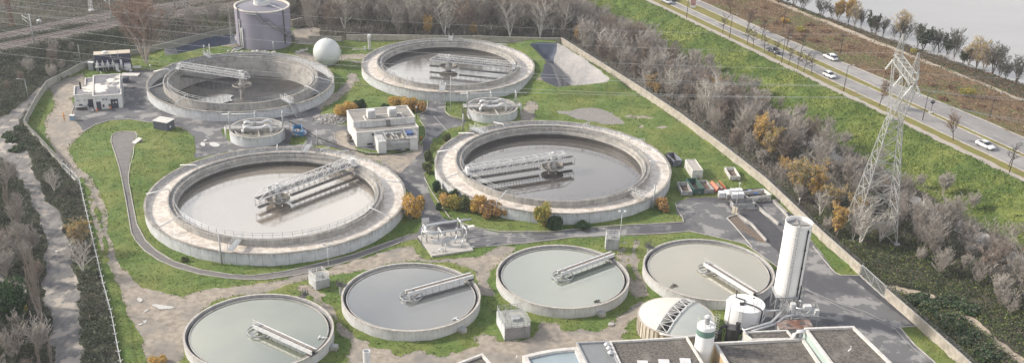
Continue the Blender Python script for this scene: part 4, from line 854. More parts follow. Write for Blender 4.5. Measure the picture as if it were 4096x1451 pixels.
# transformer kiosk on its pad
o, rz, L, D = frame((616, 521), (673, 531), (614, 492)); D = 3.0; L = 3.9
t = empty('transformer_kiosk', o, rz, 'dark slate cabin with white flat roof on a pale pad', 'kiosk')
m = MB(); m.b2(-1.6, -.8, -.2, L+1.8, D+1.2, .08); m.build('pad', PARA, t); m = MB(); m.b2(0, 0, .08, L, D, 2.35); m.build('cabin', mat('slate_cabin', (.085, .095, .12), (.07, .08, .10), 3, .6, stretch=(1, 1, .05)), t)
m = MB(); m.b2(-.12, -.12, 2.35, L+.12, D+.12, 2.5); m.build('roof', PARA, t); m = MB(); m.b2(L+.0, .9, .9, L+.05, 1.5, 1.4); m.build('notice', PARA, t)
# hatch board on the lawn
p = Gt(549, 570); t = empty('white_hatch', p, R(60), 'white slanted hatch cover by the head of the footpath', 'hatch'); m = MB(); m.bar((-1.1, 0, .15), (1.1, 0, .75), 1.2, .15); m.build('panel', PARA, t); m = MB(); m.b2(.6, -.5, -.1, 1.1, .5, .6); m.build('support', CONC2, t)

# ---- centre building with channels
Z4 = lambda x, y: (1380+x*.241, 420+y*.241)
o, rz, L, D = frame(Z4(190, 462), Z4(1222, 370), Z4(148, 325), 3.6)
o2 = G(*Z4(148, 322), 4.9); dpt = 0
t = empty('pump_building', o, rz, 'two level concrete building with white parapets and two round capped roof vents', 'building')
BD = 11.5; lowd = 3.3
quad_block(t, 0, 0, L, lowd, 3.55, .12, mat('pale_building_concrete', (.58, .58, .575), (.50, .50, .50), .6, .9, streak=((.25, .23, .21), .4, 3.6, 2)), ROOFC, names=('lower_wall', 'lower_roof', 'lower_parapet'))
m = MB(); m.b2(0, lowd+.07, -.2, L, BD, 4.8); m.build('upper_wall', _M['pale_building_concrete'], t)
m = MB(); m.b2(.2, lowd+.3, 4.801, L-.2, BD-.2, 4.86); m.build('upper_roof', ROOFC, t)
m = MB(); m.b2(-.05, lowd+.07, 4.8, L+.05, lowd+.35, 5.05); m.b2(-.05, BD-.3, 4.8, L+.05, BD+.05, 5.05); m.b2(-.05, lowd+.35, 4.8, .25, BD-.3, 5.05); m.b2(L-.25, lowd+.35, 4.8, L+.05, BD-.3, 5.05)
m.b2(L*.20, lowd+3.4, 4.86, L*.83, lowd+3.7, 5.05); m.b2(L*.20, lowd+.4, 4.86, L*.20+.3, lowd+3.4, 5.05); m.b2(L*.81, lowd+.4, 4.86, L*.81+.3, lowd+3.4, 5.05); m.build('upper_parapet', PARA, t)
for fx in (.32, .665):
    x = L*fx; m = MB(); m.b2(x-.95, lowd+1.7, 4.86, x+.95, lowd+3.6, 6.5); v = m.build('roof_vent', WALLP, t)
    m = MB(); m.cyl((x, lowd+2.65, 6.55), .98, .25, 28); m.cyl((x, lowd+2.65, 6.5), .8, .06, 20); m.build('vent_cap', WHITE, v)
    m = MB(); [m.b2(x-.8, lowd+1.66, 5.1+k*.22, x+.8, lowd+1.69, 5.2+k*.22) for k in range(6)]; m.build('louvre', GALV, v)
m = MB(); [m.b2(L*.52, lowd-1.2+k*.18, 3.7+k*.17, L*.58, lowd-1.0+k*.18, 3.76+k*.17) for k in range(7)]; m.bar((L*.52, lowd-1.2, 3.7), (L*.52, lowd+.1, 4.9), .06, .2); m.bar((L*.58, lowd-1.2, 3.7), (L*.58, lowd+.1, 4.9), .06, .2); m.build('steps', DARK, t)
m = MB(); [m.tube([(L*f_, lowd+.0, 3.6), (L*f_, lowd+.0, 5.3)], .05, 6) for f_ in (.12, .19, .33, .7, .77, .84)]; m.bar((L*.30, lowd-.02, 4.6), (L*.5, lowd-.02, 4.6), .05); m.build('wall_pipe', GALV, t)
m = MB(); m.b2(L*.165, -.04, .25, L*.25, .02, .75); m.build('window', DARK, t); m = MB(); m.tube([(L*.255, -.35, 2.9), (L*.255, 0, 2.9)], .25, 12); m.build('extractor', BLACK, t)
# inlet channel block in front
ox = L*.27; CL = L*.63
c = empty('inlet_channel_works', t.location, rz, 'raised concrete channels with pipes, blue machine and side stairs in front of the centre building', 'channel works')
m = MB(); m.b2(ox, -5.1, -.2, ox+1.9, -.07, 2.9); m.b2(ox+CL-1.8, -5.0, -.2, ox+CL, -.07, 2.9); m.b2(ox+1.9, -4.2, 1.7, ox+CL-1.8, -.07, 2.35); m.b2(ox+1.9, -3.6, -.2, ox+CL-1.8, -.5, 1.7); m.build('channel_block', _M['pale_building_concrete'], c)
for k in range(4): m = MB(); x = ox+2.3+k*1.35; m.b2(x, -4.2, 2.352, x+.18, -.3, 2.95); m.build('channel_divider', CONC2, c)
m = MB(); m.b2(ox+1.95, -4.22, 2.352, ox+CL-1.85, -4.02, 2.9); m.build('channel_front', CONC2, c)
m = MB(); m.b2(ox+2.0, -3.95, 2.36, ox+6.6, -.4, 2.42); m.build('channel_water', mat('cream_sludge', (.52, .47, .36), (.30, .28, .23), .9, .2), c)
m = MB(); m.tube([(ox+2, -.9, 3.1), (ox+6.5, -.9, 3.1), (ox+7, -2, 3.0)], .18, 8); m.tube([(ox+4, -.9, 3.1), (ox+4.6, -3.2, 3.0)], .16, 8); m.tube([(ox+2.2, -2.2, 3.2), (ox+3.4, -.9, 3.2)], .14, 8); m.build('pipework', GALV, c)
m = MB(); m.b2(ox+7.3, -3.0, 2.9, ox+8.9, -1.2, 3.6); m.build('blue_screen', mat('blue_enamel', (.07, .12, .28)), c)
m = MB(); m.b2(ox+CL-2.6, -5.0, 2.9, ox+CL+.1, -.5, 3.0); m.build('side_deck', CONC2, c)
m = MB()
for a, b in (((ox+.1, -5, 2.9), (ox+.1, -.3, 2.9)), ((ox+2, -5, 2.9), (ox+2, -1, 2.9)), ((ox+6.9, -4, 2.9), (ox+6.9, -.5, 2.9)), ((ox+CL-2.6, -4.9, 3), (ox+CL-2.6, -.5, 3)), ((ox+CL, -4.9, 3), (ox+CL, -.5, 3)), ((ox+.1, -5, 2.9), (ox+2, -5, 2.9)), ((ox+2, -.5, 3), (ox+7, -.5, 3))): railing(m, [a, b], 1.0, 1.0, .035)
m.build('railing', GALV, c)
m = MB(); [m.b2(ox+1.9+k*.42, -5.1, 2.6-k*.25, ox+2.3+k*.42, -4.4, 2.66-k*.25) for k in range(11)]
for y in (-5.12, -4.38): m.bar((ox+1.9, y, 2.75), (ox+6.5, y, .05), .08, .28); m.bar((ox+1.9, y, 3.7), (ox+6.5, y, 1.0), .05)
m.build('stairs', GALV, c)
# debris heap, tyres
def heap(name, px, n, rx, ry, hz, cols, label, cat, seed, sz=(.25, .9), kind=None):
    r_ = random.Random(seed); p = Gt(*px); m = MB()
    for k in range(n):
        a = r_.uniform(0, 6.28); q = r_.random()**.5; x = math.cos(a)*q*rx; y = math.sin(a)*q*ry; z = hz*(1-q*q)*r_.uniform(.2, 1)
        m.mi = r_.randrange(len(cols)); d = Vector((r_.uniform(-1, 1), r_.uniform(-1, 1), r_.uniform(-.4, .5))).normalized()*r_.uniform(*sz)
        m.bar(Vector((x, y, z+.1))-d/2, Vector((x, y, z+.1))+d/2, r_.uniform(.08, .3), r_.uniform(.05, .2))
    o = m.build(name, cols, loc=p, fix=False); return tag(o, label, cat, kind=kind)
heap('rubble_heap', (1322, 478), 420, 4.6, 3.4, .9, [PARA, CONC2, mat('pink_rubble', (.42, .34, .33)), GALV], 'heap of pale broken rubble on the traffic island left of the centre building', 'rubble', 3)
for px, l in ((Z4(70, 520), 'upper'), (Z4(90, 545), 'middle'), (Z4(90, 600), 'lower')):
    p = Gt(*px); m = MB(); m.rev([(.45+.22*math.cos(a), .2+.2*math.sin(a)) for a in [i*PI/4 for i in range(8)]], 24, close=True); tag(m.build('old_tyre', mat('muddy_tyre', (.10, .085, .07)), loc=p), l+' of the three muddy tyres on the dirt left of the centre building', 'tyre')

# ---- pipe pad
Z6 = lambda x, y: (1640+x*.1971, 860+y*.1971)
o, rz, L, D = frame(Z6(440, 822), Z6(1290, 700), Z6(205, 405), .35)
t = empty('pipe_station', o, rz, 'pale concrete pad with bent white pipes and four arches beside the road', 'pipe station')
m = MB(); m.b2(0, 0, -.2, L, D, .35); m.build('pad', mat('clean_concrete', (.44, .42, .39), (.37, .355, .33), .5, .9), t)
for bx in ((1.9, 4.6, .352, 4.6, 6.2, .37), (4.8, 4.9, .352, 8.0, 6.6, .37), (8.4, 1.0, .352, 9.2, 1.7, .37)): m = MB(); m.b2(*bx); m.build('grating', GALV, t)
m = MB(); zt = 2.9
for x, y0, y1 in ((.8, D-3.4, D-.8), (3.2, D-5.8, D-3.4), (8.2, D-5.9, D-3.6), (8.2, D-2.6, D-.3)):
    m = MB(); m.tube([(x, y0, .3), (x, y0, zt+.2)], .11, 8); m.tube([(x, y1, .3), (x, y1, zt+.2)], .11, 8); m.tube([(x, y0-.1, zt+.25), (x, y1+.1, zt+.25)], .17, 8); m.build('arch', PIPE, t)
m = MB(); m.tube([(-.2, 6, .3), (-.2, 6, zt-.1), (.9, 6.3, zt-.1), (.9, 6.6, .3)], .1, 8); m.build('arch', PIPE, t)
m = MB(); m.tube([(10.8, D-1.0, zt), (4.5, D-1.0, zt), (1.6, D-1.3, zt), (.6, D-2.2, zt), (.5, D-3.4, zt), (1.4, D-4.4, zt), (3.5, D-4.8, zt), (9.4, D-4.8, zt)], .2, 10); m.build('loop_pipe', PIPE, t)
m = MB(); m.tube([(10.0, D-.6, zt), (3.5, D-.6, zt), (1.2, D-1.0, zt), (.1, D-2.2, zt), (.0, D-3.6, zt), (1.0, D-4.8, zt-.1), (3.5, D-5.2, zt-.1)], .11, 8); m.build('thin_pipe', PIPE, t)
m = MB(); m.b2(9.0, D-5.2, zt-.25, 10.2, D-4.3, zt+.4); m.build('valve_head', PARA, t)
for a, b in (((7.4, D-3.8, 2.4), (5.8, D-5.4, .35)), ((7.9, D-6, 2.4), (6.4, D-7.6, .35))): m = MB(); m.tube([a, b], .13, 8); m.build('brace', PIPE, t)
m = MB(); m.tube([(2.2, 7.2, .4), (2.2, 7.2, 1.0), (4, 7.3, 1.2)], .14, 8); m.tube([(4.0, 7.2, 1.0), (5.0, 7.3, 1.3), (6.2, 7.3, 1.3), (6.3, 7.2, .4)], .12, 8); m.tube([(4.9, 7.2, 1.2), (4.9, 7.0, .6)], .25, 10); m.tube([(7.5, 7.8, .4), (7.6, 7.8, 1.6), (8.3, 7.0, 1.3), (8.6, 5.6, .4)], .2, 8); m.build('valve_pipe', GALV, t)
m = MB(); m.tube([(3.2, 1.3, .35), (3.2, 1.3, 1.9)], .1, 8); m.tube([(.6, 1.2, .35), (.6, 1.2, .9)], .14, 8); m.tube([(1.9, 1.2, .35), (1.9, 1.2, .8), (2.3, 1.2, .95), (2.7, 1.2, .8), (2.7, 1.2, .35)], .14, 8); m.build('stub_pipe', WHITE, t)
p = Gt(1702, 913); t = empty('sign_board', p, R(8), 'blank white rectangular sign on a thin post by the pipe station', 'sign'); m = MB(); m.tube([(0, 0, 0), (0, 0, 2.2)], .05, 6); m.build('post', GALV, t); m = MB(); m.b2(-.75, -.05, 1.4, .75, -.01, 2.35); m.build('panel', WHITE, t)

# ---- square chambers with railings
def chamber(pn, pr, pl, h, label, rail=WHITE, extra=0):
    a = G(*pn); b = G(*pr); c = G(*pl); rz = math.atan2(b.y-a.y, b.x-a.x); L = (b-a).length; n = Vector((-math.sin(rz), math.cos(rz), 0)); D = abs((c-a).dot(n))
    t = empty('valve_chamber', a, rz, label, 'chamber', 'square concrete valve chambers')
    m = MB(); m.b2(0, 0, -.2, L, D, h); m.build('chamber_wall', CONC, t); m = MB(); m.b2(.15, .15, h, L-.15, D-.15, h+.05); m.build('deck', mat('chamber_deck', (.36, .37, .34)), t)
    m = MB(); railing(m, [(.05, .05, h), (L-.05, .05, h), (L-.05, D-.05, h), (.05, D-.05, h)], 1.1, 1.1, .045, (1.0, .6, .2), closed=True); m.build('railing', rail, t)
    m = MB(); m.b2(L*.4, D*.3, h+.05, L*.7, D*.55, h+.55); m.bar((L*.3, D*.5, h+.5), (L*.8, D*.5, h+.5), .1); m.tube([(L*.25, D*.7, h), (L*.25, D*.7, h+1.4)], .05, 6); m.build('hatch_gear', GALV, t)
    m = MB(); [m.bar((L*.72, -.08, .3+k*.35), (L*.86, -.08, .3+k*.35), .04) for k in range(int(h/.35))]; m.bar((L*.72, -.08, .1), (L*.72, -.08, h+1), .05); m.bar((L*.86, -.08, .1), (L*.86, -.08, h+1), .05); m.build('ladder', rail, t)
    return t
chamber((1265, 1160), (1320, 1144), (1243, 1131), 1.75, 'square concrete chamber with white railing beside the left end of the footpath light pole')
chamber((2018, 1360), (2120, 1349), (1974, 1291), 2.35, 'large square concrete chamber with streaked walls between the blue grey and grey green tanks', GALV)
chamber((2421, 1000), (2474, 1002), (2418, 982), 2.4, 'square concrete chamber with white cage railing above the grey green tank')
# ------------------------------------------------------------------ lower right: tanks, silos, roofs
# domed storage tank with split membrane roof
t = empty('domed_tank', (28.5, 165.6, 0), 0, 'round tank, membrane roof painted sunlit cream and shaded grey green, split by white truss', 'tank')
r = 6.5; hw = 3.0; m = MB(); m.rev([(r-.1, 0), (r-.1, hw), (r+.02, hw), (r+.02, -.3)], 72); m.build('tank_wall', mat('ribbed_wall', (.50, .46, .40), (.25, .19, .15), 1.6, .9, stretch=(1.3, 1.3, .05), lo=.5, hi=.6), t)
m = MB()
for k in range(44): a = 2*PI*k/44; m.bar((r*math.cos(a), r*math.sin(a), -.2), ((r+.02)*math.cos(a), (r+.02)*math.sin(a), hw), .2, .2)
m.rev([(r-.15, hw), (r+.16, hw), (r+.16, hw+.14), (r-.15, hw+.14)], 72, close=True); m.build('wall_ribs', mat('rib_concrete', (.47, .43, .38), (.33, .29, .25)), t)
da = math.atan2(G(2730, 1180, 4).y-G(2632, 1295, 3.5).y, G(2730, 1180, 4).x-G(2632, 1295, 3.5).x)
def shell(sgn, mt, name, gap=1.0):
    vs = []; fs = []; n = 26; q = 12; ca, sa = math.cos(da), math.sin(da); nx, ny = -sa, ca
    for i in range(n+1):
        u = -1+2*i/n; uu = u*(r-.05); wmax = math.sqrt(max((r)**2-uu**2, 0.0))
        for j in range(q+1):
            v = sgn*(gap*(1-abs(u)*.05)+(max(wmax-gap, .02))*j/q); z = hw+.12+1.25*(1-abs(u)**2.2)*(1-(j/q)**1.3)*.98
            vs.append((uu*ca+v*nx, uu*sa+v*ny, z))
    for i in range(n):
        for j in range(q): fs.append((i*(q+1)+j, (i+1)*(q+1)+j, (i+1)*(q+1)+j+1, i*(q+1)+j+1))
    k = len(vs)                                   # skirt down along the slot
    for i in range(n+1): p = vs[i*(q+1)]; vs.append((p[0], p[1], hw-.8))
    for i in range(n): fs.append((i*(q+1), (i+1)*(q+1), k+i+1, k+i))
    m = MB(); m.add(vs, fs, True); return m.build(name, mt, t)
shell(1, mat('sunlit_cream_membrane', (.58, .555, .50), (.53, .505, .46), .35, .6), 'roof_membrane')
shell(-1, mat('shaded_grey_green_membrane', (.42, .445, .42), (.38, .40, .38), .35, .6), 'roof_membrane')  # one membrane: sunlit and shaded sides painted as two tones
m = MB(); ca, sa = math.cos(da), math.sin(da); prev = None; n = 9
for i in range(n+1):
    u = -.98+1.96*i/n; z = hw+.28+1.25*(1-abs(u)**2.2); a = Vector((u*r*ca+1.0*sa, u*r*sa-1.0*ca, z)); b = Vector((u*r*ca-1.0*sa, u*r*sa+1.0*ca, z)); m.bar(a, b, .08)
    if prev: m.bar(prev[0], a, .13); m.bar(prev[1], b, .13); m.bar(prev[0] if i % 2 else prev[1], b if i % 2 else a, .09)
    prev = (a, b)
m.build('roof_truss', WHITE, t)
m = MB(); m.prism([(math.cos(da)*s*(r-.3)+e*.96*math.sin(da), math.sin(da)*s*(r-.3)-e*.96*math.cos(da)) for s, e in ((-1, -1), (1, -1), (1, 1), (-1, 1))], hw-.9, hw-.8); m.build('slot_floor', DARK, t)
m = MB(); pa = [((r+.3)*math.cos(R(a)), (r+.3)*math.sin(R(a)), hw+.05-.0*a) for a in range(-120, -50, 6)]; m.tube(pa, .2, 8); m.build('edge_pipe', WHITE, t)
# white round tank
t = empty('white_tank', (41.09, 169.37, 0), 0, 'white round tank with black bent pipe on its roof, left of the tall silo', 'tank')
r = 3.3; h = 4.0; m = MB(); m.rev([(r, -.2), (r, h-.15), (r+.08, h-.12), (r+.08, h), (r, h+.02), (.01, h+.35)], 56); m.build('shell', mat('tank_white', (.78, .78, .79), (.70, .70, .72), .5, .4), t)
m = MB(); m.tube([(-1.6, 1.2, h+1.9), (-1.6, 1.2, h+.5), (-.1, .3, h+.45), (-.5, -.6, h+.45), (1.2, -1.5, h+.4), (2.1, -2.4, h+.3), (2.4, -2.9, h+.1), (2.3, -2.75, 1.5)], .13, 8); m.b2(-1.2, -1.2, h+.2, -.5, -.5, h+.5); m.build('black_pipe', BLACK, t)
m = MB(); m.tube([(.8, -3.4, 1.6), (2.6, -2.6, 1.8), (3.6, -1, 2.2), (3.5, .5, 2.9)], .13, 8); m.build('white_pipe', WHITE, t); m = MB(); m.tube([(-3.0, -1.6, 0), (-3.0, -1.6, h+.8)], .06, 6); m.build('vent_tube', WHITE, t)
m = MB(); railing(m, [(r*.97*math.cos(R(a)), r*.97*math.sin(R(a)), h) for a in range(150, 220, 10)], 1.0, .8, .03); railing(m, [(1.0, -2.9, h), (1.0, -1.2, h+.1), (2.6, -1.0, h)], 1.0, .8, .025)
for k in range(10): m.bar((-1.5, -3.15, .3+k*.42), (-1.05, -3.3, .3+k*.42), .05)
m.bar((-1.55, -3.1, 0), (-1.55, -3.1, h+1), .05); m.bar((-1.0, -3.35, 0), (-1.0, -3.35, h+1), .05); m.build('railing', GALV, t)
m = MB(); m.cyl((1.7, 1.6, h+.1), .14, .2, 12); m.build('hatch', BLACK, t)
# tall white silo on steel legs
t = empty('tall_silo', (48.97, 173.19, 0), 0, 'tall white cylindrical silo with ladder, raised on steel legs at the right of the plant', 'silo')
r = 2.32; z0 = 4.3; z1 = 18.4; m = MB()
m.rev([(r-.06, z1-.9), (r-.06, z1), (r+.04, z1), (r+.04, z1-.12), (r, z1-.12), (r, z1-2.1), (r+.05, z1-2.1), (r+.05, z1-2.3), (r, z1-2.3), (r, z0+1.2), (r-.15, z0+.5), (1.0, z0-1.4), (.5, z0-1.8)], 48); m.build('silo_shell', mat('silo_white', (.80, .795, .78), (.75, .745, .73), .35, .4), t)
m = MB(); m.rev([(r-.06, z1-.8), (.01, z1-.65)], 48); m.bar((-r, 0, z1-.6), (r, 0, z1-.6), .3, .12); m.bar((0, -r, z1-.6), (0, r, z1-.6), .3, .12); m.build('silo_roof', mat('silo_roof', (.30, .295, .29)), t)
f = lambda deg, rr, z: (rr*math.cos(R(deg)), rr*math.sin(R(deg)), z)
m = MB(); m.tube([f(-58, r+.12, z1-.6), f(-58, r+.16, z0+.5)], .11, 8)
for z in (z1-1, z1-4.5, z1-8, z0+2): m.tube([f(-58, r+.15, z-.15), f(-58, r+.15, z+.15)], .17, 8)
m.tube([f(-50, r+.4, z0+2.6), f(-50, r+.5, z0+2.5), f(-50, r+.5, z0)], .13, 8); m.build('black_pipe', BLACK, t)
m = MB()
for d_ in (-108, -98): m.bar(f(d_, r+.2, z0-.2), f(d_, r+.2, z1+.3), .07)
k = z0
while k < z1: m.bar(f(-108, r+.2, k), f(-98, r+.2, k), .04); k += .33
for k in range(16):
    z = z0+5.2+k*.58; m.tube([f(-108, r+.25, z)]+[tuple(Vector(f(-103, r+.2, z))+Vector(f(-103, .75, 0))*.5+Vector((math.cos(R(-103)+q)*.45, math.sin(R(-103)+q)*.45, 0))) for q in (-1.3, -.6, 0, .6, 1.3)]+[f(-98, r+.25, z)], .03, 4)
m.build('ladder', GALV, t)
m = MB(); m.b2(-2.3, -2.1, z0-.1, 2.3, 2.1, z0+.15)
for x in (-2.0, 2.0):
    for y in (-1.8, 1.8): m.bar((x, y, 0), (x, y, z0), .3)
m.bar((-2, -1.8, .2), (2, -1.8, z0-.3), .1); m.bar((2, -1.8, .2), (-2, -1.8, z0-.3), .1); m.bar((-2, 1.8, .2), (-2, -1.8, z0-.3), .1); m.bar((2, 1.8, .2), (2, -1.8, z0-.3), .1); m.build('support_frame', GALV, t)
m = MB(); m.b2(-.4, -5.6, 2.7, 4.9, -2.3, 2.85); railing(m, [(-.3, -5.5, 2.85), (4.8, -5.5, 2.85), (4.8, -2.4, 2.85)], 1.1, .9, .045); railing(m, [(-.3, -5.5, 2.85), (-.3, -2.4, 2.85)], 1.1, .9, .045)
for x in (-.2, 4.7): m.bar((x, -5.4, 0), (x, -5.4, 2.7), .18)
m.build('service_platform', GALV, t)
m = MB(); m.b2(2.4, -4.2, 2.85, 3.7, -3.1, 4.0); m.build('pump_unit', WHITE, t); m = MB(); m.cyl((.6, -3.2, 2.85), .55, 1.2, 16, .5); m.build('pressure_vessel', WHITE, t); m = MB(); m.cyl((4.5, -4.7, 2.85), .38, .9, 14); m.build('pressure_vessel', WHITE, t)
m = MB(); m.tube([(1.0, -3.0, 3.4), (1.2, -4.0, 3.5), (2.2, -4.6, 3.7), (2.8, -4.4, 3.2)], .18, 8); m.tube([(1.6, -2.6, 3.2), (1.8, -2.2, 4.2), (2.0, -3.2, 4.4)], .22, 8); m.tube([(3.4, -4.8, 3.6), (2.6, -5.4, 3.2)], .14, 8); m.build('pipework', PIPE, t)
# steel lattice mast and ladder at its left
m = MB(); ox, oy = -1.4, -4.6
for k in range(6):
    z = .2+k*.85; c4 = [(ox+a, oy+b) for a, b in ((-.45, -.45), (.45, -.45), (.45, .45), (-.45, .45))]
    for i in range(4): p = c4[i]; q = c4[(i+1) % 4]; m.bar((*p, z), (*p, z+.85), .07); m.bar((*p, z), (*q, z+.85), .045); m.bar((*p, z), (*q, z), .045)
m.build('ladder_tower', GALV, t)
# duct run between tank and silo
t = empty('duct_run', G(3060, 1290), 0, 'pair of long silver ducts running from the silo platform towards the black tanks', 'duct'); o = t.location
m = MB(); P = lambda x, y, z: G(x, y, z)-o
m.tube([P(2975, 1322, 2.2), P(3085, 1288, 2.6), P(3112, 1262, 3.0), P(3138, 1236, 3.4)], .24, 10); m.build('upper_duct', PIPE, t)
m = MB(); m.tube([P(2985, 1332, 2.0), P(3105, 1292, 2.3), P(3138, 1266, 2.7), P(3190, 1256, 2.9), P(3196, 1270, 2.4), P(3168, 1275, 2.0)], .24, 10); m.build('lower_duct', PIPE, t)
m = MB(); m.tube([P(3058, 1243, 3.1), P(3125, 1239, 3.3)], .17, 8); m.build('cross_duct', WHITE, t)
m = MB(); m.tube([P(2962, 1302, 4.4), P(2985, 1333, 4.4)], .13, 8); m.build('loose_duct', WHITE, t)
# black tanks
t = empty('black_scrubber', (G(2932, 1352, 0)), 0, 'black cylindrical vessels with chimney and black pipes behind the right flat roof', 'scrubber'); o = t.location
c1 = G(2932, 1308, 4.0)-o; m = MB(); m.cyl((c1.x, c1.y, 0), 1.1, 4.0, 24); m.build('large_vessel', BLACK, t)
m = MB(); m.cyl((c1.x, c1.y, 4.0), 1.0, .06, 24); m.build('vessel_lid', mat('dusty_black', (.085, .08, .085)), t)
c2 = G(2872, 1320, 3.4)-o; m = MB(); m.cyl((c2.x, c2.y, 0), .75, 3.2, 20); m.cyl((c2.x, c2.y, 3.2), .75, .35, 20, .2); m.build('small_vessel', BLACK, t)
c3 = G(2954, 1290, 5.2)-o; m = MB(); m.cyl((c3.x, c3.y, 0), .42, 5.2, 16); m.build('chimney', BLACK, t)
m = MB(); m.tube([(c2.x+.2, c2.y, 3.1), (c2.x+.5, c2.y, 4.0), (c1.x-1.2, c1.y+.3, 4.1), (c1.x-.6, c1.y, 3.6)], .32, 12); m.tube([(c1.x+.9, c1.y-.1, 3.3), (c1.x+4.2, c1.y-.4, 3.2), (c1.x+4.6, c1.y-.9, 2.8)], .38, 12); m.build('black_duct', BLACK, t)
# rusty topped tank box
o, rz, L, D = frame((3118, 1315), (3252, 1316), (3115, 1280), 2.4)
t = empty('rusty_container', o, rz, 'container with rust brown flaking top below the silo platform', 'container')
m = MB(); m.b2(0, 0, 0, 6.0, 3.0, 2.4); [m.b2(.3+k*.62, -.06, .1, .55+k*.62, 0.02, 2.2) for k in range(9)]; m.build('container_body', mat('grey_white_sheet', (.42, .42, .44), (.30, .28, .28), 1.2), t)
m = MB(); m.b2(-.05, -.05, 2.4, 6.05, 3.05, 2.5); m.build('container_top', mat('flaking_rust', (.17, .08, .055), (.30, .27, .25), .35, .9, c3=(.08, .04, .03), sc3=.8), t); m = MB(); m.b2(3.9, 1.4, 2.5, 4.9, 2.2, 2.56); m.b2(1.5, .8, 2.5, 2.2, 1.6, 2.53); m.build('hatch', DARK, t)
# silo with green band
cg = G(2827, 1296, 9.0); t = empty('green_band_silo', (cg.x, cg.y, 0), 0, 'white silo with a sage green band and a railed cap, standing between the flat roofs', 'silo')
r = 1.5; m = MB(); m.rev([(.6, 1.2), (r, 2.2), (r, 7.25)], 48); m.build('lower_shell', mat('silo_white2', (.80, .81, .81), (.76, .77, .78), .4, .35), t)
m = MB(); m.rev([(r+.005, 7.25), (r+.005, 8.35)], 48); m.build('green_band', mat('sage_green', (.14, .24, .21), None, 1, .4), t)
m = MB(); m.rev([(r, 8.35), (r, 8.9), (r-.08, 9.0), (.01, 9.25)], 48); m.build('upper_shell', _M['silo_white2'], t)
m = MB(); m.cyl((0, 0, 9.1), .42, 1.3, 18); m.build('filter_body', GALV, t); m = MB(); m.cyl((0, 0, 10.4), .52, .25, 18, .3); m.tube([(.2, 0, 10.6), (.3, 0, 11.0), (.5, .1, 10.7)], .07, 6); m.build('filter_cap', WHITE, t)
m = MB(); railing(m, circ(r-.05, 8.95, 28), 1.15, .8, .03, (1, .5), True)
for k in range(9): m.tube([(r+.0, .3, 6.3+k*.5), (r+.45, .5, 6.3+k*.5), (r+.7, .9, 6.3+k*.5), (r+.35, 1.3, 6.3+k*.5), (r-.3, 1.1, 6.3+k*.5)], .028, 4)
for y in (.35, 1.1): m.bar((r+.1, y, 3), (r+.1, y, 10.4), .06)
m.build('cap_railing', mat('cream_rail', (.60, .60, .52)), t)
m = MB(); [m.bar((x, y, 0), (x, y, 2.3), .2) for x in (-1, 1) for y in (-1, 1)]; m.b2(-1.2, -1.2, 2.0, 1.2, 1.2, 2.15); m.build('legs', GALV, t)
# white vertical pipe at the bottom edge
p = G(1470, 1500); t = empty('white_vent_pipe', p, 0, 'lone white vertical pipe cut off by the bottom edge between two settling tanks', 'pipe'); m = MB(); m.rev([(.62, 0), (.62, 4.7), (.5, 4.7), (.5, 4.3), (.01, 4.3)], 24); m.build('pipe_body', WHITE, t); m = MB(); m.cyl((0, 0, -.1), .8, .2, 20); m.build('base_flange', CONC2, t)
# flat roofs
def roof_house(name, px, h, label, rm, wm_, para=.45, pw=.35, cat='building', pm=None):
    P = [G(*q, h) for q in px]; o = Vector((P[0].x, P[0].y, 0)); t = empty(name, o, 0, label, cat)
    poly = [(q.x-o.x, q.y-o.y) for q in P]; n = len(poly); ar = sum(poly[i][0]*poly[(i+1) % n][1]-poly[(i+1) % n][0]*poly[i][1] for i in range(n))
    if ar < 0: poly = poly[::-1]
    def inset(d):
        out = []
        for i in range(n):
            p0 = Vector(poly[i-1]); p1 = Vector(poly[i]); p2 = Vector(poly[(i+1) % n]); a = (p1-p0).normalized(); b = (p2-p1).normalized()
            na = Vector((-a.y, a.x)); nb = Vector((-b.y, b.x)); k = (na+nb); k = k/max(.25, (1+na.dot(nb))); out.append(p1+k*d)
        return out
    m = MB(); m.prism(poly, -.2, h-para); m.build('wall', wm_, t)
    i0 = inset(pw); m = MB(); m.prism([tuple(q) for q in i0], h-para+.002, h-para+.06); m.build('roof', rm, t)
    i1 = inset(pw); e = inset(-.05); m = MB(); vs = []
    for A in (e, i1):
        for z in (h-para+.004, h): vs += [(q[0], q[1], z) for q in A]
    fs = []
    for i in range(n):
        j = (i+1) % n; fs += [(i, j, n+j, n+i), (2*n+j, 2*n+i, 3*n+i, 3*n+j), (n+i, n+j, 3*n+j, 3*n+i), (j, i, 2*n+i, 2*n+j)]
    m.add(vs, fs); m.build('parapet', pm or PARA, t)
    return t
def ext(a, b, k): return (a[0]+(b[0]-a[0])*k, a[1]+(b[1]-a[1])*k)
WALLC = mat('ochre_wall', (.47, .34, .20), (.40, .30, .19), .5, .9)
roof_house('flat_roofed_building', [(1700, 1497), (1929, 1411), (2010, 1500), (1780, 1590)], 4.2, 'corner of a dark flat roof with white edge left of the curved roof', ROOFD, WALLP)
def arcpts(a, b, bul, n=8): return [(a[0]+(b[0]-a[0])*k/n, a[1]+(b[1]-a[1])*k/n-bul*math.sin(PI*k/n)) for k in range(n+1)]
roof_house('curved_roof_building', arcpts((2090, 1421), (2311, 1386), 7)+[(2365, 1500), (2140, 1520)], 4.6, 'building with curved white edge and blue grey glassy roof at the bottom', mat('blue_grey_roof', (.27, .33, .36), (.24, .29, .32), .3, .25), PARA, .5, .7)
roof_house('flat_roofed_building', [(2306, 1367), (2433, 1362), (2500, 1500), (2375, 1505)], 4.9, 'narrow smooth grey flat roof between curved roof and mossy roof', mat('smooth_grey_roof', (.20, .215, .22), (.18, .19, .20), .5, .6), WALLC, .35, .2, pm=GALV)
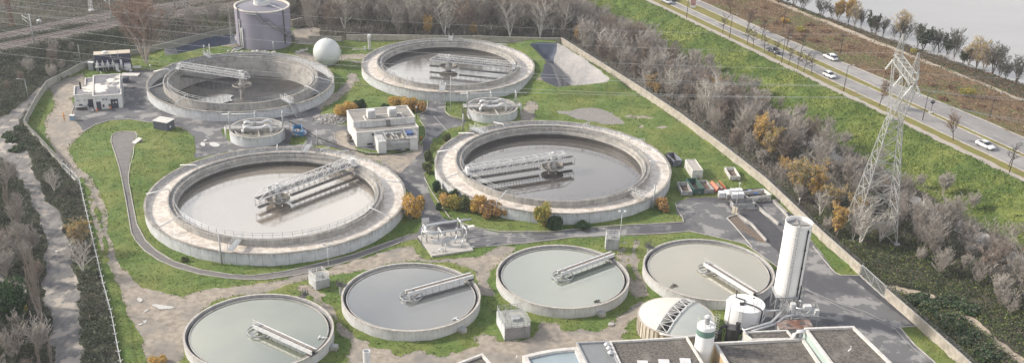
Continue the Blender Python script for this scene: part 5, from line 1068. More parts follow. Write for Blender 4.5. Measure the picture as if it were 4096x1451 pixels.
tm = roof_house('flat_roofed_building', [(2437, 1362), (2749, 1344), (2845, 1500), (2505, 1512)], 4.9, 'large mossy flat roof with three white skylights left of the green banded silo', ROOFD, WALLC, .4, .3)
for k, (x, y) in enumerate(((2570, 1450), (2655, 1445), (2740, 1441))):
    p = G(x, y, 4.5)-tm.location; m = MB(); m.b2(p.x-.85, p.y-1.6, 4.45, p.x+.85, p.y+.4, 4.75); m.build('skylight', WHITE, tm)
for x, y in ((2425, 1380), (2434, 1395), (2440, 1412)): p = G(x, y, 4.9); t2 = empty('roof_cowl', (p.x, p.y, 4.55), 0, {2425: 'white roof cowl, farthest of three on the narrow grey roof', 2434: 'white roof cowl, middle of three on the narrow grey roof', 2440: 'white roof cowl, nearest of three on the narrow grey roof'}[x], 'roof vent'); m = MB(); m.cyl((0, 0, 0), .2, .6, 12); m.build('pipe', GALV, t2); m = MB(); m.cyl((0, 0, .55), .42, .35, 14, .15); m.build('cowl', WHITE, t2)
roof_house('flat_roofed_building', [(2857, 1367), (3213, 1349), (3330, 1520), (2960, 1540)], 4.9, 'wide dark gravel roof right of the green banded silo', ROOFD, WALLC, .5, .4)
roof_house('flat_roofed_building', [(2973, 1325), (3149, 1317), (3180, 1352), (3005, 1356)], 4.0, 'low dark flat roof behind the wide gravel roof', ROOFD, WALLP, .35, .3)
roof_house('flat_roofed_building', [(3218, 1309), (3415, 1302), (3620, 1500), (3370, 1510)], 6.4, 'higher dark flat roof with pale green side wall at lower right', ROOFD, mat('pale_green_wall', (.36, .44, .41), (.33, .40, .38), .3, .7), .45, .4)
p = G(3190, 1352, 4.9); t = empty('bent_roof_duct', p, 0, 'thick white bent duct entering the pale green wall', 'duct'); m = MB(); m.tube([(-.6, .2, -.3), (-.6, .2, .7), (-.2, .2, 1.2), (1.6, .5, 1.2)], .33, 12); m.build('duct', WHITE, t); m = MB(); m.tube([(.4, .1, -.3), (.4, .1, .9)], .2, 10); m.build('short_duct', GALV, t)
p = G(3399, 1397, 6.4); small = empty('roof_gadget', (p.x, p.y, 6.0), 0, 'tiny white bracket lying on the higher flat roof', 'bracket'); m = MB(); m.bar((-.2, 0, .1), (.25, .2, .5), .14); m.bar((.25, .2, .5), (.2, .3, .9), .14); m.build('bracket_arm', WHITE, small)

# ---- skips, containers, totes
def skip(pl, pr, bl, h, label, body, inner=None, closed=False, name='open_skip', cat='skip', ribs=True, zt=None, fill=None):
    o, rz, L, D = frame(pl, pr, bl, 0 if zt is None else zt); t = empty(name, o, rz, label, cat)
    m = MB(); e = .1; z0 = .12
    m.b2(0, 0, z0, L, D, z0+.1); m.b2(0, 0, z0+.1, L, e, h); m.b2(0, D-e, z0+.1, L, D, h); m.b2(0, e, z0+.1, e, D-e, h); m.b2(L-e, e, z0+.1, L, D-e, h); mbody = m
    m = MB(); m.b2(-.06, -.06, h, L+.06, .1, h+.1); m.b2(-.06, D-.1, h, L+.06, D+.06, h+.1); m.b2(-.06, .1, h, .1, D-.1, h+.1); m.b2(L-.1, .1, h, L+.06, D-.1, h+.1); m.build('rim', body, t)
    m = mbody
    if ribs:
        n = max(3, int(D/.9))
        for k in range(n+1):
            for x in (-.05, L+.05): m.b2(x-.05, D*k/n-.05, z0, x+.05, D*k/n+.05, h)
        for k in range(4): m.b2(L*(k+.3)/4, -.08, z0, L*(k+.3)/4+.1, 0, h)
    m.build('body', body, t)
    m = MB(); m.bar((L*.35, -.1, .2), (L*.45, -.4, h*.6), .08); m.bar((L*.65, -.1, .2), (L*.55, -.4, h*.6), .08); m.bar((L*.45, -.4, h*.6), (L*.55, -.4, h*.6), .1); m.build('hook', GALV, t)
    if closed: m = MB(); m.b2(.12, .12, h-.12, L-.12, D-.12, h-.03); m.build('lid', inner, t)
    elif inner: m = MB(); m.b2(.11, .11, z0+.105, L-.11, D-.11, z0+.16 if fill is None else fill); m.build('contents', inner, t)
    return t
ZB = lambda x, y: (2640+x*.3286, 600+y*.3286)
DIRTY = mat('dirty_interior', (.10, .075, .06), (.17, .13, .10), .9, .9); SW = mat('scuffed_white', (.60, .60, .58), (.38, .34, .30), 1.1, .7, lo=.45, hi=.7); SG = mat('scuffed_grey', (.36, .375, .39), (.22, .21, .20), 1.1, .7); 
skip(ZB(165, 208), ZB(260, 200), ZB(75, 110), 1.5, 'black open skip with pale blue end, tucked behind the rim of the dark grey basin', mat('scuffed_blue_grey', (.19, .22, .27), (.08, .07, .07), .8, .7, lo=.4, hi=.6), DIRTY)
c = skip(ZB(388, 355), ZB(508, 352), ZB(292, 222), 2.1, 'tall white ribbed container with dusty roof, alone on the grass', SW, mat('dusty_lid', (.30, .27, .25), (.42, .40, .38), 1.4), True, 'white_container', 'container')
skip(ZB(262, 560), ZB(385, 560), ZB(205, 445), 1.05, 'grey open skip, left of the row of three', SG, DIRTY)
skip(ZB(408, 548), ZB(528, 542), ZB(325, 420), 1.45, 'dark green open skip, middle of the row of three', mat('dark_green_paint', (.035, .085, .075), (.055, .10, .085), 1.2, .6), DIRTY)
skip(ZB(532, 536), ZB(650, 530), ZB(450, 425), 1.0, 'grey open skip with brown load, right of the row of three', SG, mat('brown_load', (.22, .15, .11), (.15, .11, .085), 1.4), fill=.5)
skip(ZB(850, 372), ZB(968, 372), ZB(785, 262), 1.0, 'white open skip with rust stained end, alone on the grass below the wall', SW, DIRTY, fill=.4)
skip((1179, 549), (1213, 547), (1162, 520), 1.15, 'blue open skip full of scrap beside the small thickener tank', mat('blue_skip_paint', (.06, .20, .42), (.10, .22, .36), 1.3, .5), DIRTY)
heap('scrap_load', (1187, 540), 70, .95, 1.9, .5, [PARA, GALV, CONC2], 'pale scrap piled inside the blue skip', 'scrap', 8, (.2, .6)).location.z += .6
p = Gt(1217, 537); t = empty('scrap_bag', p, .1, 'white and blue bundled sacks at the corner of the blue skip', 'sack'); m = MB(); m.rev([(.5, 0), (.65, .4), (.5, .9), (.1, 1.1)], 14); m.build('sack_body', mat('sack_white', (.55, .58, .66), (.30, .36, .52), 2.5), t)
skip(ZB(1022, 590), ZB(1310, 570), ZB(1035, 520), .75, 'long dark low skip holding blue sacks beside the perimeter wall', mat('dark_brown_paint', (.085, .07, .065), (.13, .11, .10), 1), DIRTY, ribs=False)
p = Gt(*ZB(1095, 545)); t = empty('blue_sacks', p+Vector((0, 0, .35)), 0, 'bright blue sacks inside the long dark low skip', 'sack'); m = MB(); m.rev([(.6, 0), (.9, .3), (.6, .65), (.1, .75)], 14); m.rev([(.5, 0), (.75, .3), (.1, .6)], 14, c=(1.1, -.1, 0)); m.build('sack_body', mat('bright_blue_plastic', (.10, .25, .62), (.16, .32, .66), 2), t)
skip(ZB(1065, 650), ZB(1345, 612), ZB(1000, 575), 1.35, 'white walled skip of white bags and debris at the head of the ramps', SW, DIRTY, ribs=False)
heap('debris_load', ZB(1190, 620), 60, 2.6, .9, .5, [PARA, DARK, CONC2], 'pale debris heaped inside the white walled skip', 'debris', 9, (.2, .7)).location.z += .5
skip(ZB(885, 722), ZB(1150, 715), ZB(845, 665), 1.2, 'white edged dark skip at the lower end of the dark ramp', SG, mat('black_load', (.03, .03, .045)), ribs=False)
# orange hopper
p = Gt(*ZB(705, 480)); t = empty('orange_hopper', p, R(105), 'bright orange V shaped steel hopper beside the white totes', 'hopper'); om = mat('orange_steel', (.48, .13, .07), (.42, .17, .11), 1, .6)
m = MB(); m.add([(-1.9, -1.5, .1), (1.9, -1.5, .1), (1.9, -.75, 1.4), (-1.9, -.75, 1.4), (-1.9, -1.6, .1), (1.9, -1.6, .1), (1.9, -.85, 1.45), (-1.9, -.85, 1.45)], [(0, 1, 2, 3), (7, 6, 5, 4), (0, 4, 5, 1), (3, 2, 6, 7), (0, 3, 7, 4), (1, 5, 6, 2)]); m.build('side_plate', om, t)
m = MB(); m.add([(-1.9, 1.5, .1), (1.9, 1.5, .1), (1.9, .75, 1.4), (-1.9, .75, 1.4), (-1.9, 1.6, .1), (1.9, 1.6, .1), (1.9, .85, 1.45), (-1.9, .85, 1.45)], [(3, 2, 1, 0), (4, 5, 6, 7), (1, 5, 4, 0), (7, 6, 2, 3), (4, 7, 3, 0), (2, 6, 5, 1)]); m.build('side_plate', om, t)
m = MB(); m.b2(-1.7, -.8, .3, 1.7, .8, .45); m.bar((-1.2, -.6, .8), (1.2, .5, 1.0), .35, .2); m.bar((-1.0, .5, .9), (1.4, -.4, .9), .3, .2); m.build('inner_flaps', mat('faded_pink_grey', (.42, .33, .31)), t)
# white totes, one object each
def tote(px, z, rz, label):
    p = G(*px, z); t = empty('bulk_tote', p, rz, label, 'tote', 'white caged bulk totes by the skips')
    m = MB(); s = .66; m.b2(-s, -s, .18, s, s, 1.28); m.cyl((0, 0, 1.28), .16, .06, 12); m.build('bottle', mat('tote_plastic', (.66, .67, .70), (.58, .59, .62), 1, .4), t)
    m = MB(); 
    for q in (.3, .75, 1.22):
        for a, b in (((-s, -s), (s, -s)), ((s, -s), (s, s)), ((s, s), (-s, s)), ((-s, s), (-s, -s))): m.bar((a[0]*1.03, a[1]*1.03, q), (b[0]*1.03, b[1]*1.03, q), .04)
    for k in range(5):
        for a in (-1, 1): x = -s+2*s*k/4; m.bar((x, a*s*1.03, .1), (x, a*s*1.03, 1.3), .035); m.bar((a*s*1.03, x, .1), (a*s*1.03, x, 1.3), .035)
    m.build('cage', GALV, t); m = MB(); m.b2(-s, -s, 0, s, s, .14); m.build('pallet', mat('pallet_wood', (.34, .29, .24)), t); return t
tote(ZB(745, 575), 0, .08, 'lower tote of the left stack of two beside the orange hopper'); tote(ZB(745, 575), 1.32, .08, 'upper tote of the left stack of two beside the orange hopper')
tote(ZB(832, 590), 0, .15, 'single low white tote between the two stacks'); tote(ZB(815, 558), 0, .12, 'single white tote behind the low one between the stacks')
tote(ZB(905, 590), 0, .05, 'bottom tote under the left top tote of the big stack'); tote(ZB(905, 590), 1.32, .05, 'top left front tote of the big white stack')
tote(ZB(975, 585), 1.32, .05, 'top right front tote of the big white stack, by the lamp post'); tote(ZB(885, 545), 1.32, .05, 'top left rear tote of the big white stack'); tote(ZB(955, 540), 1.32, .05, 'top right rear tote of the big white stack')
p = Gt(*ZB(945, 605)); t = empty('pallet_stack', p, .05, 'dark stack of pallets under the right side of the white tote stack', 'pallets'); m = MB(); [m.b2(-1.0, -.5, k*.22, 1.1, 1.6, k*.22+.14) for k in range(6)]; [m.b2(x, -.4, .0, x+.15, 1.5, 1.25) for x in (-.9, 0, .8)]; m.build('pallets', mat('dark_pallet', (.09, .08, .085)), t)
# ramp walls
def low_wall(name, px, h, th, label, mt=CONC2, cat='wall'):
    ps = [Gt(*q) for q in px]; o = ps[0].copy(); m = MB()
    for a, b in zip(ps, ps[1:]): m.bar(a-o+Vector((0, 0, h/2-.1)), b-o+Vector((0, 0, h/2-.1)), th, h+.2)
    t = empty(name, o, 0, label, cat); m.build('wall_body', mt, t); return t
low_wall('ramp_wall', [ZB(935, 790), ZB(1110, 910), (3064, 965)], .5, .3, 'low pale wall along the left edge of the dark ramp')
low_wall('ramp_wall', [ZB(1125, 640), ZB(1275, 785), ZB(1330, 820), ZB(1440, 913)], .6, .35, 'low pale wall between the dark ramp and the light ramp')
low_wall('ramp_wall', [ZB(1370, 625), ZB(1520, 775), ZB(1560, 835)], .5, .3, 'low pale double wall at the right edge of the light ramp')
low_wall('ramp_wall', [ZB(1390, 620), ZB(1550, 765)], .3, .3, 'outer thin kerb wall beside the right edge of the light ramp')
low_wall('ramp_wall', [ZB(875, 765), ZB(935, 785)], 1.6, .3, 'cream end wall at the near left corner of the dark ramp', mat('cream_wall', (.52, .47, .37)))
low_wall('ramp_wall', [ZB(895, 728), ZB(1205, 714)], .35, .25, 'pale stop beam across the head of the dark ramp')
low_wall('ramp_wall', [ZB(1160, 628), ZB(1460, 616)], .35, .25, 'thin beam across the head of the light ramp')
low_wall('planter_kerb', [ZB(935, 790), ZB(850, 812), ZB(815, 830), ZB(895, 913), (3010, 990)], .2, .2, 'pale kerb round the dry triangular bed beside the dark ramp', cat='kerb')

# ---- posts, lamps
def post(px, h, r, label, name='steel_mast', cat='mast', mt=GALV, top=None, z=None, lean=(0, 0)):
    p = Gt(*px); t = empty(name, p, 0, label, cat); m = MB(); m.tube([(0, 0, -.1), (lean[0], lean[1], h)], r, 8, r2=r*.8); m.build('pole', mt, t)
    if top == 'twin':
        for s in (-1, 1): m = MB(); m.bar((lean[0]+s*.1, 0, h-.1), (lean[0]+s*.55, 0, h+.05), .05); m.b2(s*.35-.22+s*.2, -.2, h, s*.35+.22+s*.2, .2, h+.35); m.build('floodlight', WHITE, t)
    elif top == 'globe': m = MB(); m.cyl((lean[0], lean[1], h), .22, .3, 12, .12); m.build('lamp_head', WHITE, t)
    elif top == 'arm': m = MB(); m.bar((lean[0], lean[1], h), (lean[0]-1.6, lean[1], h+.1), .1); m.b2(lean[0]-2.1, -.15, h, lean[0]-1.4, .15, h+.15); m.build('lamp_arm', GALV, t)
    return t
post((888, 1057), 6.3, .17, 'thick grey mast at the near wall of the pale beige basin')
post((2611, 837), 5.8, .2, 'thick grey mast at the right wall of the dark grey basin beside the orange shrub')
post((1314, 1070), 4.8, .06, 'thin pole with two white floodlights near the small railed chamber', 'light_pole', 'light', WHITE, 'twin')
post((1802, 447), 9.5, .07, 'thin tall light pole on the grass under the silvery basin', 'light_pole', 'light', WHITE)
post((2479, 960), 6.2, .06, 'thin pole with twin white lamps beside the caged chamber', 'light_pole', 'light', WHITE, 'twin')
post((1270, 580), 3.7, .16, 'short thick grey post beside the far gangway of the pale basin', 'bollard_post', 'post')
post((1852, 520), 4.2, .17, 'thick grey post by the far left gangway of the dark grey basin', 'bollard_post', 'post')
post((1781, 155), 3.8, .14, 'white post standing behind the silvery basin', 'bollard_post', 'post', WHITE)
post((841, 226), 3.6, .15, 'white post behind the drained basin', 'bollard_post', 'post', WHITE)
post((820, 232), 3.4, .05, 'thin lamp behind the drained basin at its far left', 'light_pole', 'light', WHITE, 'globe')
post((1095, 215), 3.2, .05, 'small lamp post at the foot of the purple grey tower', 'light_pole', 'light', WHITE, 'globe')
post((606, 308), 3.2, .05, 'thin lamp at the edge of the yard left of the drained basin', 'light_pole', 'light', GALV, 'globe')
post((2937, 862), 7.2, .08, 'curved lamp post beside the ramp skips', 'light_pole', 'light', GALV, 'globe', lean=(.3, .4))
post((3190, 848), 3.0, .05, 'small lamp by the perimeter wall behind the tall silo', 'light_pole', 'light', GALV, 'globe')
post((1666, 476), 3.0, .05, 'dark little lamp at the right corner of the centre building', 'light_pole', 'light', BLACK, 'globe')
post((2068, 1451), 1.2, .05, 'small lamp at the bottom edge left of the curved roof', 'light_pole', 'light', GALV, 'globe')
post((3202, 1240), 6.2, .06, 'thin wire post right of the tall silo platform', 'steel_mast', 'mast')
post((114, 397), 5.2, .09, 'street lamp on the old road outside the left fence', 'light_pole', 'light', GALV, 'arm')
post((324, 257), 5.4, .09, 'lone utility pole in the scrub behind the left yard', 'utility_pole', 'pole', GALV)
post((2860, 528), 3.0, .07, 'white post outside the wall below the yellow poplar', 'bollard_post', 'post', WHITE)
p = Gt(928, 181); t = empty('lattice_antenna', p, 0, 'slim lattice antenna mast beside the covered pond left of the tower', 'antenna'); m = MB()
for k in range(9):
    z = k*1.0; w0 = .55*(1-k*.09); w1 = .55*(1-(k+1)*.09)
    for i in range(3): a = 2*PI*i/3; b = 2*PI*(i+1)/3; m.bar((w0*math.cos(a), w0*math.sin(a), z), (w1*math.cos(a), w1*math.sin(a), z+1), .07); m.bar((w0*math.cos(a), w0*math.sin(a), z), (w1*math.cos(b), w1*math.sin(b), z+1), .05)
m.tube([(0, 0, 9), (0, 0, 12)], .06, 6); m.build('lattice', GALV, t)
for px, l in (((443, 435), 'orange cone by the dark gate of the white building'), ((389, 444), 'orange cone at the left corner of the white building front'), ((1684, 556), 'orange cone on the grass right of the centre building')):
    t = empty('traffic_cone', Gt(*px), 0, l, 'traffic cone'); m = MB(); m.cyl((0, 0, .04), .2, .75, 12, .04); m.build('cone', mat('cone_orange', (.75, .20, .04)), t); m = MB(); m.b2(-.28, -.28, 0, .28, .28, .04); m.build('base', BLACK, t)
# black hose snaking by the centre building
m = MB(); m.tube([G(x, y, z) for x, y, z in ((1155, 485, 2.4), (1205, 507, .6), (1265, 548, .3), (1340, 575, .15), (1400, 597, .15), (1470, 616, .15), (1560, 618, .15), (1640, 600, .15), (1672, 575, .15), (1655, 550, .3), (1647, 520, 2.0))], .11, 6); tag(m.build('black_hose', BLACK, world=True), 'black hose looping over the dirt round the centre building', 'hose')
# road lamps (dark) on the river road
def road_lamp(px, label, h=7.0):
    p = G(*px, 4.0); t = empty('road_lamp', p, R(20), label, 'street lamp', 'dark street lamps along the river road'); dk_ = mat('dark_pole', (.045, .04, .04))
    m = MB(); m.tube([(0, 0, 0), (0, 0, h)], .11, 8, r2=.07); m.build('pole', dk_, t); m = MB(); m.bar((0, 0, h-.05), (1.5, 0, h+.12), .07); m.build('arm', dk_, t); m = MB(); m.b2(1.3, -.12, h+.05, 2.0, .12, h+.2); m.build('lamp_head', GALV, t)
lamps = [((2746, 73), 'dark street lamp nearest the top edge beside the advertising board'), ((2918, 153), 'dark street lamp on the near side, second from the top'), ((3126, 251), 'dark street lamp on the near side by the dark car'), ((3374, 366), 'dark street lamp on the near side below the white hatchback'), ((3690, 480), 'dark street lamp on the near side right of the pylon'), ((4037, 690), 'dark street lamp at the right edge of the photo')]
for px, l in lamps: road_lamp(px, l)
for px, l in (((3132, 112), 'dark lamp on the far verge above the dark car'), ((3360, 220), 'dark lamp on the far verge behind the silver estate car'), ((3957, 478), 'dark lamp on the far verge at the right')): road_lamp(px, l, 6.6)
p = G(3722, 451, 4); t = empty('round_road_sign', p, 0, 'round dark sign on a pole with white base, on the median', 'sign'); m = MB(); m.tube([(0, 0, 0), (0, 0, 2.6)], .07, 6); m.build('post', mat('dark_pole', (.045, .04, .04)), t); m = MB(); m.tube([(0, -.05, 2.9), (0, .03, 2.9)], .55, 18); m.build('disc', BLACK, t); m = MB(); m.cyl((0, 0, 0), .55, .15, 14); m.build('base', PARA, t)
p = G(2771, 31, 4); t = empty('advertising_board', p, R(-15), 'free standing poster board with dark red poster on the median near the top', 'poster board'); m = MB(); m.b2(-.9, -.15, 0, .9, .15, .5); m.b2(-1.0, -.14, .5, 1.0, .14, 3.6); m.build('frame', WHITE, t); m = MB(); m.b2(-.85, -.17, .75, .85, -.142, 3.4); m.build('poster', mat('poster_print', (.22, .05, .05), (.42, .30, .27), 1.3, .5), t)

# ---- cars
def car(px, d_off, heading_rev, label, paint_, kind='sedan', glassm=None):
    p = G(*px, 4.05); fwd = Vector((DD[0], DD[1], 0)); rz = math.atan2(fwd.y, fwd.x)+(PI if heading_rev else 0)
    t = empty('car', (p.x, p.y, 4.06), rz, label, 'car'); L = {'sedan': 4.9, 'hatch': 4.0, 'estate': 4.9}[kind]; W = 1.0 if kind != 'hatch' else .92
    hh = 1.5 if kind != 'estate' else 1.62
    def loft(secs, n=9):
        m_ = MB(); vs = []; fs = []; rows = len(secs)
        for x, w_, zb, zt, tw in secs:
            ring_ = [(-w_, zb), (-w_*1.0, zb+(zt-zb)*.45), (-w_*.97, zb+(zt-zb)*.8), (-tw, zt), (0, zt+.03), (tw, zt), (w_*.97, zb+(zt-zb)*.8), (w_, zb+(zt-zb)*.45), (w_, zb)]
            vs += [(x, y, z) for y, z in ring_]
        k = 9
        for i in range(rows-1):
            for j in range(k): fs.append((i*k+j, i*k+(j+1) % k, (i+1)*k+(j+1) % k, (i+1)*k+j))
        fs.append(tuple(range(k-1, -1, -1))); fs.append(tuple((rows-1)*k+j for j in range(k))); m_.add(vs, fs, True); return m_
    h = L/2
    b = loft([(-h, W*.80, .35, .72, W*.7), (-h+.12, W*.93, .28, .92, W*.78), (-h+.7, W, .25, .98, W*.86), (-.3, W, .25, .95, W*.9), (h-1.4, W, .25, .92, W*.88), (h-.5, W*.96, .27, .80, W*.8), (h-.08, W*.84, .33, .66, W*.7), (h, W*.75, .38, .55, W*.6)])
    b.build('body', paint_, t)
    if kind == 'sedan': cb = [(-h+.55, W*.8, .9, .98, W*.6), (-h+1.4, W*.86, .9, hh-.08, W*.62), (-.2, W*.88, .9, hh, W*.66), (.45, W*.88, .9, hh-.08, W*.66), (h-1.25, W*.84, .88, .95, W*.7)]
    elif kind == 'hatch': cb = [(-h+.18, W*.82, .85, .98, W*.62), (-h+.5, W*.86, .9, hh-.1, W*.64), (-.2, W*.88, .9, hh+.02, W*.68), (.4, W*.88, .9, hh-.08, W*.66), (h-.95, W*.82, .86, .92, W*.68)]
    else: cb = [(-h+.12, W*.84, .85, .98, W*.7), (-h+.4, W*.88, .9, hh-.1, W*.7), (-.2, W*.9, .9, hh, W*.72), (.45, W*.88, .9, hh-.1, W*.68), (h-1.25, W*.84, .88, .95, W*.7)]
    gl = loft(cb); g = gl.build('glasshouse', mat('car_glass', (.035, .04, .05), None, 1, .08, spec=.8), t)
    rf = loft([(c[0]+(.12 if i == 0 else -.12 if i == len(cb)-1 else 0), c[4]*1.02, c[3]-.05, c[3]+.012, c[4]*.96) for i, c in enumerate(cb) if 0 < i < len(cb)-1]); rf.build('roof', paint_, t)
    for x in (-h+.95, h-.95):
        for s in (-1, 1):
            m_ = MB(); m_.tube([(x, s*(W-.16), .33), (x, s*(W+.01), .33)], .33, 18); w_ = m_.build('wheel', BLACK, t); m_ = MB(); m_.tube([(x, s*(W), .33), (x, s*(W+.025), .33)], .19, 12); m_.build('rim', GALV, w_)
    for s in (-1, 1):
        m_ = MB(); m_.box((h-.12, s*W*.62, .6), (.16, .32, .12)); m_.build('headlight', mat('lamp_lens', (.7, .72, .75), None, 1, .15), t)
        m_ = MB(); m_.box((-h+.06, s*W*.66, .74), (.1, .3, .14)); m_.build('tail_light', mat('red_lens', (.45, .02, .02), None, 1, .2), t)
    m_ = MB(); m_.box((h-.03, 0, .42), (.08, W*.9, .14)); m_.build('grille', BLACK, t)
    return t
CW = mat('car_white', (.72, .73, .75), (.70, .71, .73), 1, .25, coat=.5); CD = mat('car_dark', (.035, .04, .06), None, 1, .2, coat=.6); CS = mat('car_silver', (.40, .42, .45), None, 1, .3, coat=.5)
car((3940, 588), 0, False, 'white saloon car on the near carriageway at the right', CW); car((3316, 308), 0, False, 'small white hatchback on the near carriageway', CW, 'hatch')
car((3321, 236), 0, True, 'white estate car on the far carriageway above the small hatchback', CW, 'estate'); car((3094, 210), 0, False, 'dark car on the near carriageway between the bare street trees', CD)
car((2667, 12), 0, False, 'silver grey car at the top edge, nearer of the two queueing cars', CS); car((2688, 2), 0, False, 'dark blue car at the very top edge behind the silver grey one', CD, 'hatch')

# ---- transmission pylon
bc = (G(3470, 953)+G(3560, 880))/2; ux = Vector((.055, .998, 0)).normalized(); vx = Vector((ux.y, -ux.x, 0))
bc = Vector((73.6, 207.2, 0)); t = empty('lattice_pylon', bc, 0, 'tall pale green steel lattice pylon with forked head, rising from the trees by the wall', 'pylon')
PM = mat('pylon_steel', (.42, .425, .41), (.34, .345, .33), .6, .55, metal=.1)
P3 = lambda a, b, z: tuple(ux*a+vx*b+Vector((0, 0, z)))
zs = [0, 6.6, 12.2, 16.8, 20.4, 23.0, 25.0]; hwid = lambda z: 4.5-(4.5-1.3)*z/25
m = MB(); 
for z0, z1_ in zip(zs, zs[1:]):
    w0, w1 = hwid(z0), hwid(z1_); c0 = [(-w0, -w0), (w0, -w0), (w0, w0), (-w0, w0)]; c1 = [(-w1, -w1), (w1, -w1), (w1, w1), (-w1, w1)]
    for i in range(4):
        j = (i+1) % 4; a, b, c, d = P3(*c0[i], z0), P3(*c0[j], z0), P3(*c1[i], z1_), P3(*c1[j], z1_)
        m.bar(a, c, .17); m.bar(a, d, .09); m.bar(b, c, .09); m.bar(c, d, .09)
        mid = (Vector(a)+Vector(b)+Vector(c)+Vector(d))/4
        if z0 < 15: m.bar((Vector(a)+Vector(c))/2, (Vector(a)*.25+Vector(d)*.75+mid*0), .09) ; m.bar((Vector(b)+Vector(d))/2, (Vector(b)*.25+Vector(c)*.75), .09); m.bar((Vector(a)+Vector(c))/2, (Vector(a)*.72+Vector(d)*.28), .09); m.bar((Vector(b)+Vector(d))/2, (Vector(b)*.72+Vector(c)*.28), .09)
m.build('tower_body', PM, t)
def lat(m, A, B, w0, w1, n, rl=.10, rd=.06):
    A = Vector(A); B = Vector(B); d = (B-A).normalized(); s = vx; q = d.cross(s).normalized()
    for k in range(n):
        a = A+(B-A)*k/n; b = A+(B-A)*(k+1)/n; wa = w0+(w1-w0)*k/n; wb = w0+(w1-w0)*(k+1)/n
        ca_ = [a+s*wa*i+q*wa*j for i, j in ((-1, -1), (1, -1), (1, 1), (-1, 1))]; cb_ = [b+s*wb*i+q*wb*j for i, j in ((-1, -1), (1, -1), (1, 1), (-1, 1))]
        for i in range(4): j = (i+1) % 4; m.bar(ca_[i], cb_[i], rl); m.bar(ca_[i], cb_[j] if (k+i) % 2 else cb_[i-1], rd); m.bar(cb_[i], cb_[j], rd)
for s in (-1, 1):
    m = MB(); lat(m, P3(0, 0, 24.6), P3(s*6.4, 0, 34.8), 1.15, .75, 6, .13, .07); m.build('fork_arm', PM, t)
    m = MB(); lat(m, P3(s*6.4, 0, 35.4), P3(s*6.0, 0, 40.2), .75, .12, 3, .10, .06); m.build('earth_peak', PM, t)
    m = MB(); lat(m, P3(s*6.4, 0, 35.2), P3(s*8.2, 0, 35.6), .75, .15, 2, .10, .06); m.build('cross_arm_tip', PM, t)
m = MB(); lat(m, P3(-6.4, 0, 35.3), P3(6.4, 0, 35.3), .75, .75, 9, .13, .07); m.build('cross_arm', PM, t)
INS = mat('insulator_white', (.66, .67, .66), None, 1, .3)
hang = [(-7.9, 35.4), (0, 34.6), (7.9, 35.4)]
for a_, z in hang:
    for s in (-1, 1):
        m = MB(); p0 = Vector(P3(a_, 0, z)); p1 = Vector(P3(a_, s*1.6, z-3.0)); m.tube([p0, p1], .06, 5)
        for k in range(3, 9): q = p0+(p1-p0)*k/9; m.tube([q-Vector((0, 0, .06)), q+Vector((0, 0, .08))], .24, 10)
        m.build('insulator', INS, t)
for sx_, sy in ((-1, -1), (1, -1), (1, 1), (-1, 1)): m = MB(); m.b2(-.5, -.5, -.3, .5, .5, .5); q = m.build('footing', CONC2, t); q.location = P3(sx_*4.5, sy*4.5, 0)
# conductors
WIRE = mat('conductor', (.42, .44, .44), (.36, .38, .38), .5, .5)
def conductor(A, B, sag, label, r=.05, name='power_line'):
    A = Vector(A); B = Vector(B); n = 28; m = MB(); m.tube([A+(B-A)*k/n-Vector((0, 0, sag*4*(k/n)*(1-k/n))) for k in range(n+1)], r, 4, False); o = m.build(name, WIRE, world=True, fix=False); return tag(o, label, 'cable', 'conductors strung from the pylon')
lf = [(-150, 28, 'lowest'), (-150, 6, 'second lowest'), (-150, 62, 'third'), (-150, -20, 'fourth'), (-150, -45, 'fifth')]
att = [bc+Vector(P3(-7.9, -2.2, 32.4)), bc+Vector(P3(-7.7, -2.2, 32.1)), bc+Vector(P3(0, -2.2, 31.6)), bc+Vector(P3(.3, -2.2, 31.5)), bc+Vector(P3(7.9, -2.2, 32.4)), bc+Vector(P3(-6, 0, 40.2)), bc+Vector(P3(6, 0, 40.2))]
lend = [(-200, 190), (-200, 150), (-200, 95), (-200, 60), (-200, 20), (-200, -30), (-200, -70)]
nm = ['lowest long conductor running left from the pylon across the plant', 'second lowest long conductor running left from the pylon', 'third long conductor from the bottom, left of the pylon', 'fourth long conductor from the bottom, left of the pylon', 'fifth long conductor from the bottom, left of the pylon', 'thin earth wire running left from the near peak of the pylon', 'thin earth wire running left from the far peak of the pylon']
for A, px, l in zip(att, lend, nm): conductor(A, G(*px, 31), 3.2, l, .024 if 'earth' not in l else .016)
rend = [(4350, 520), (4350, 500), (4350, 400), (4350, 385), (4350, 300), (4350, 330), (4350, 240)]
for A, px, l in zip(att, rend, nm): conductor(Vector((A.x, A.y, A.z))+vx*(4.4 if 'earth' not in l else 0), G(*px, 27), 1.0, l.replace('running left from', 'running right from').replace('left of the pylon', 'right of the pylon').replace(' across the plant', ''), .03 if 'earth' not in l else .02)

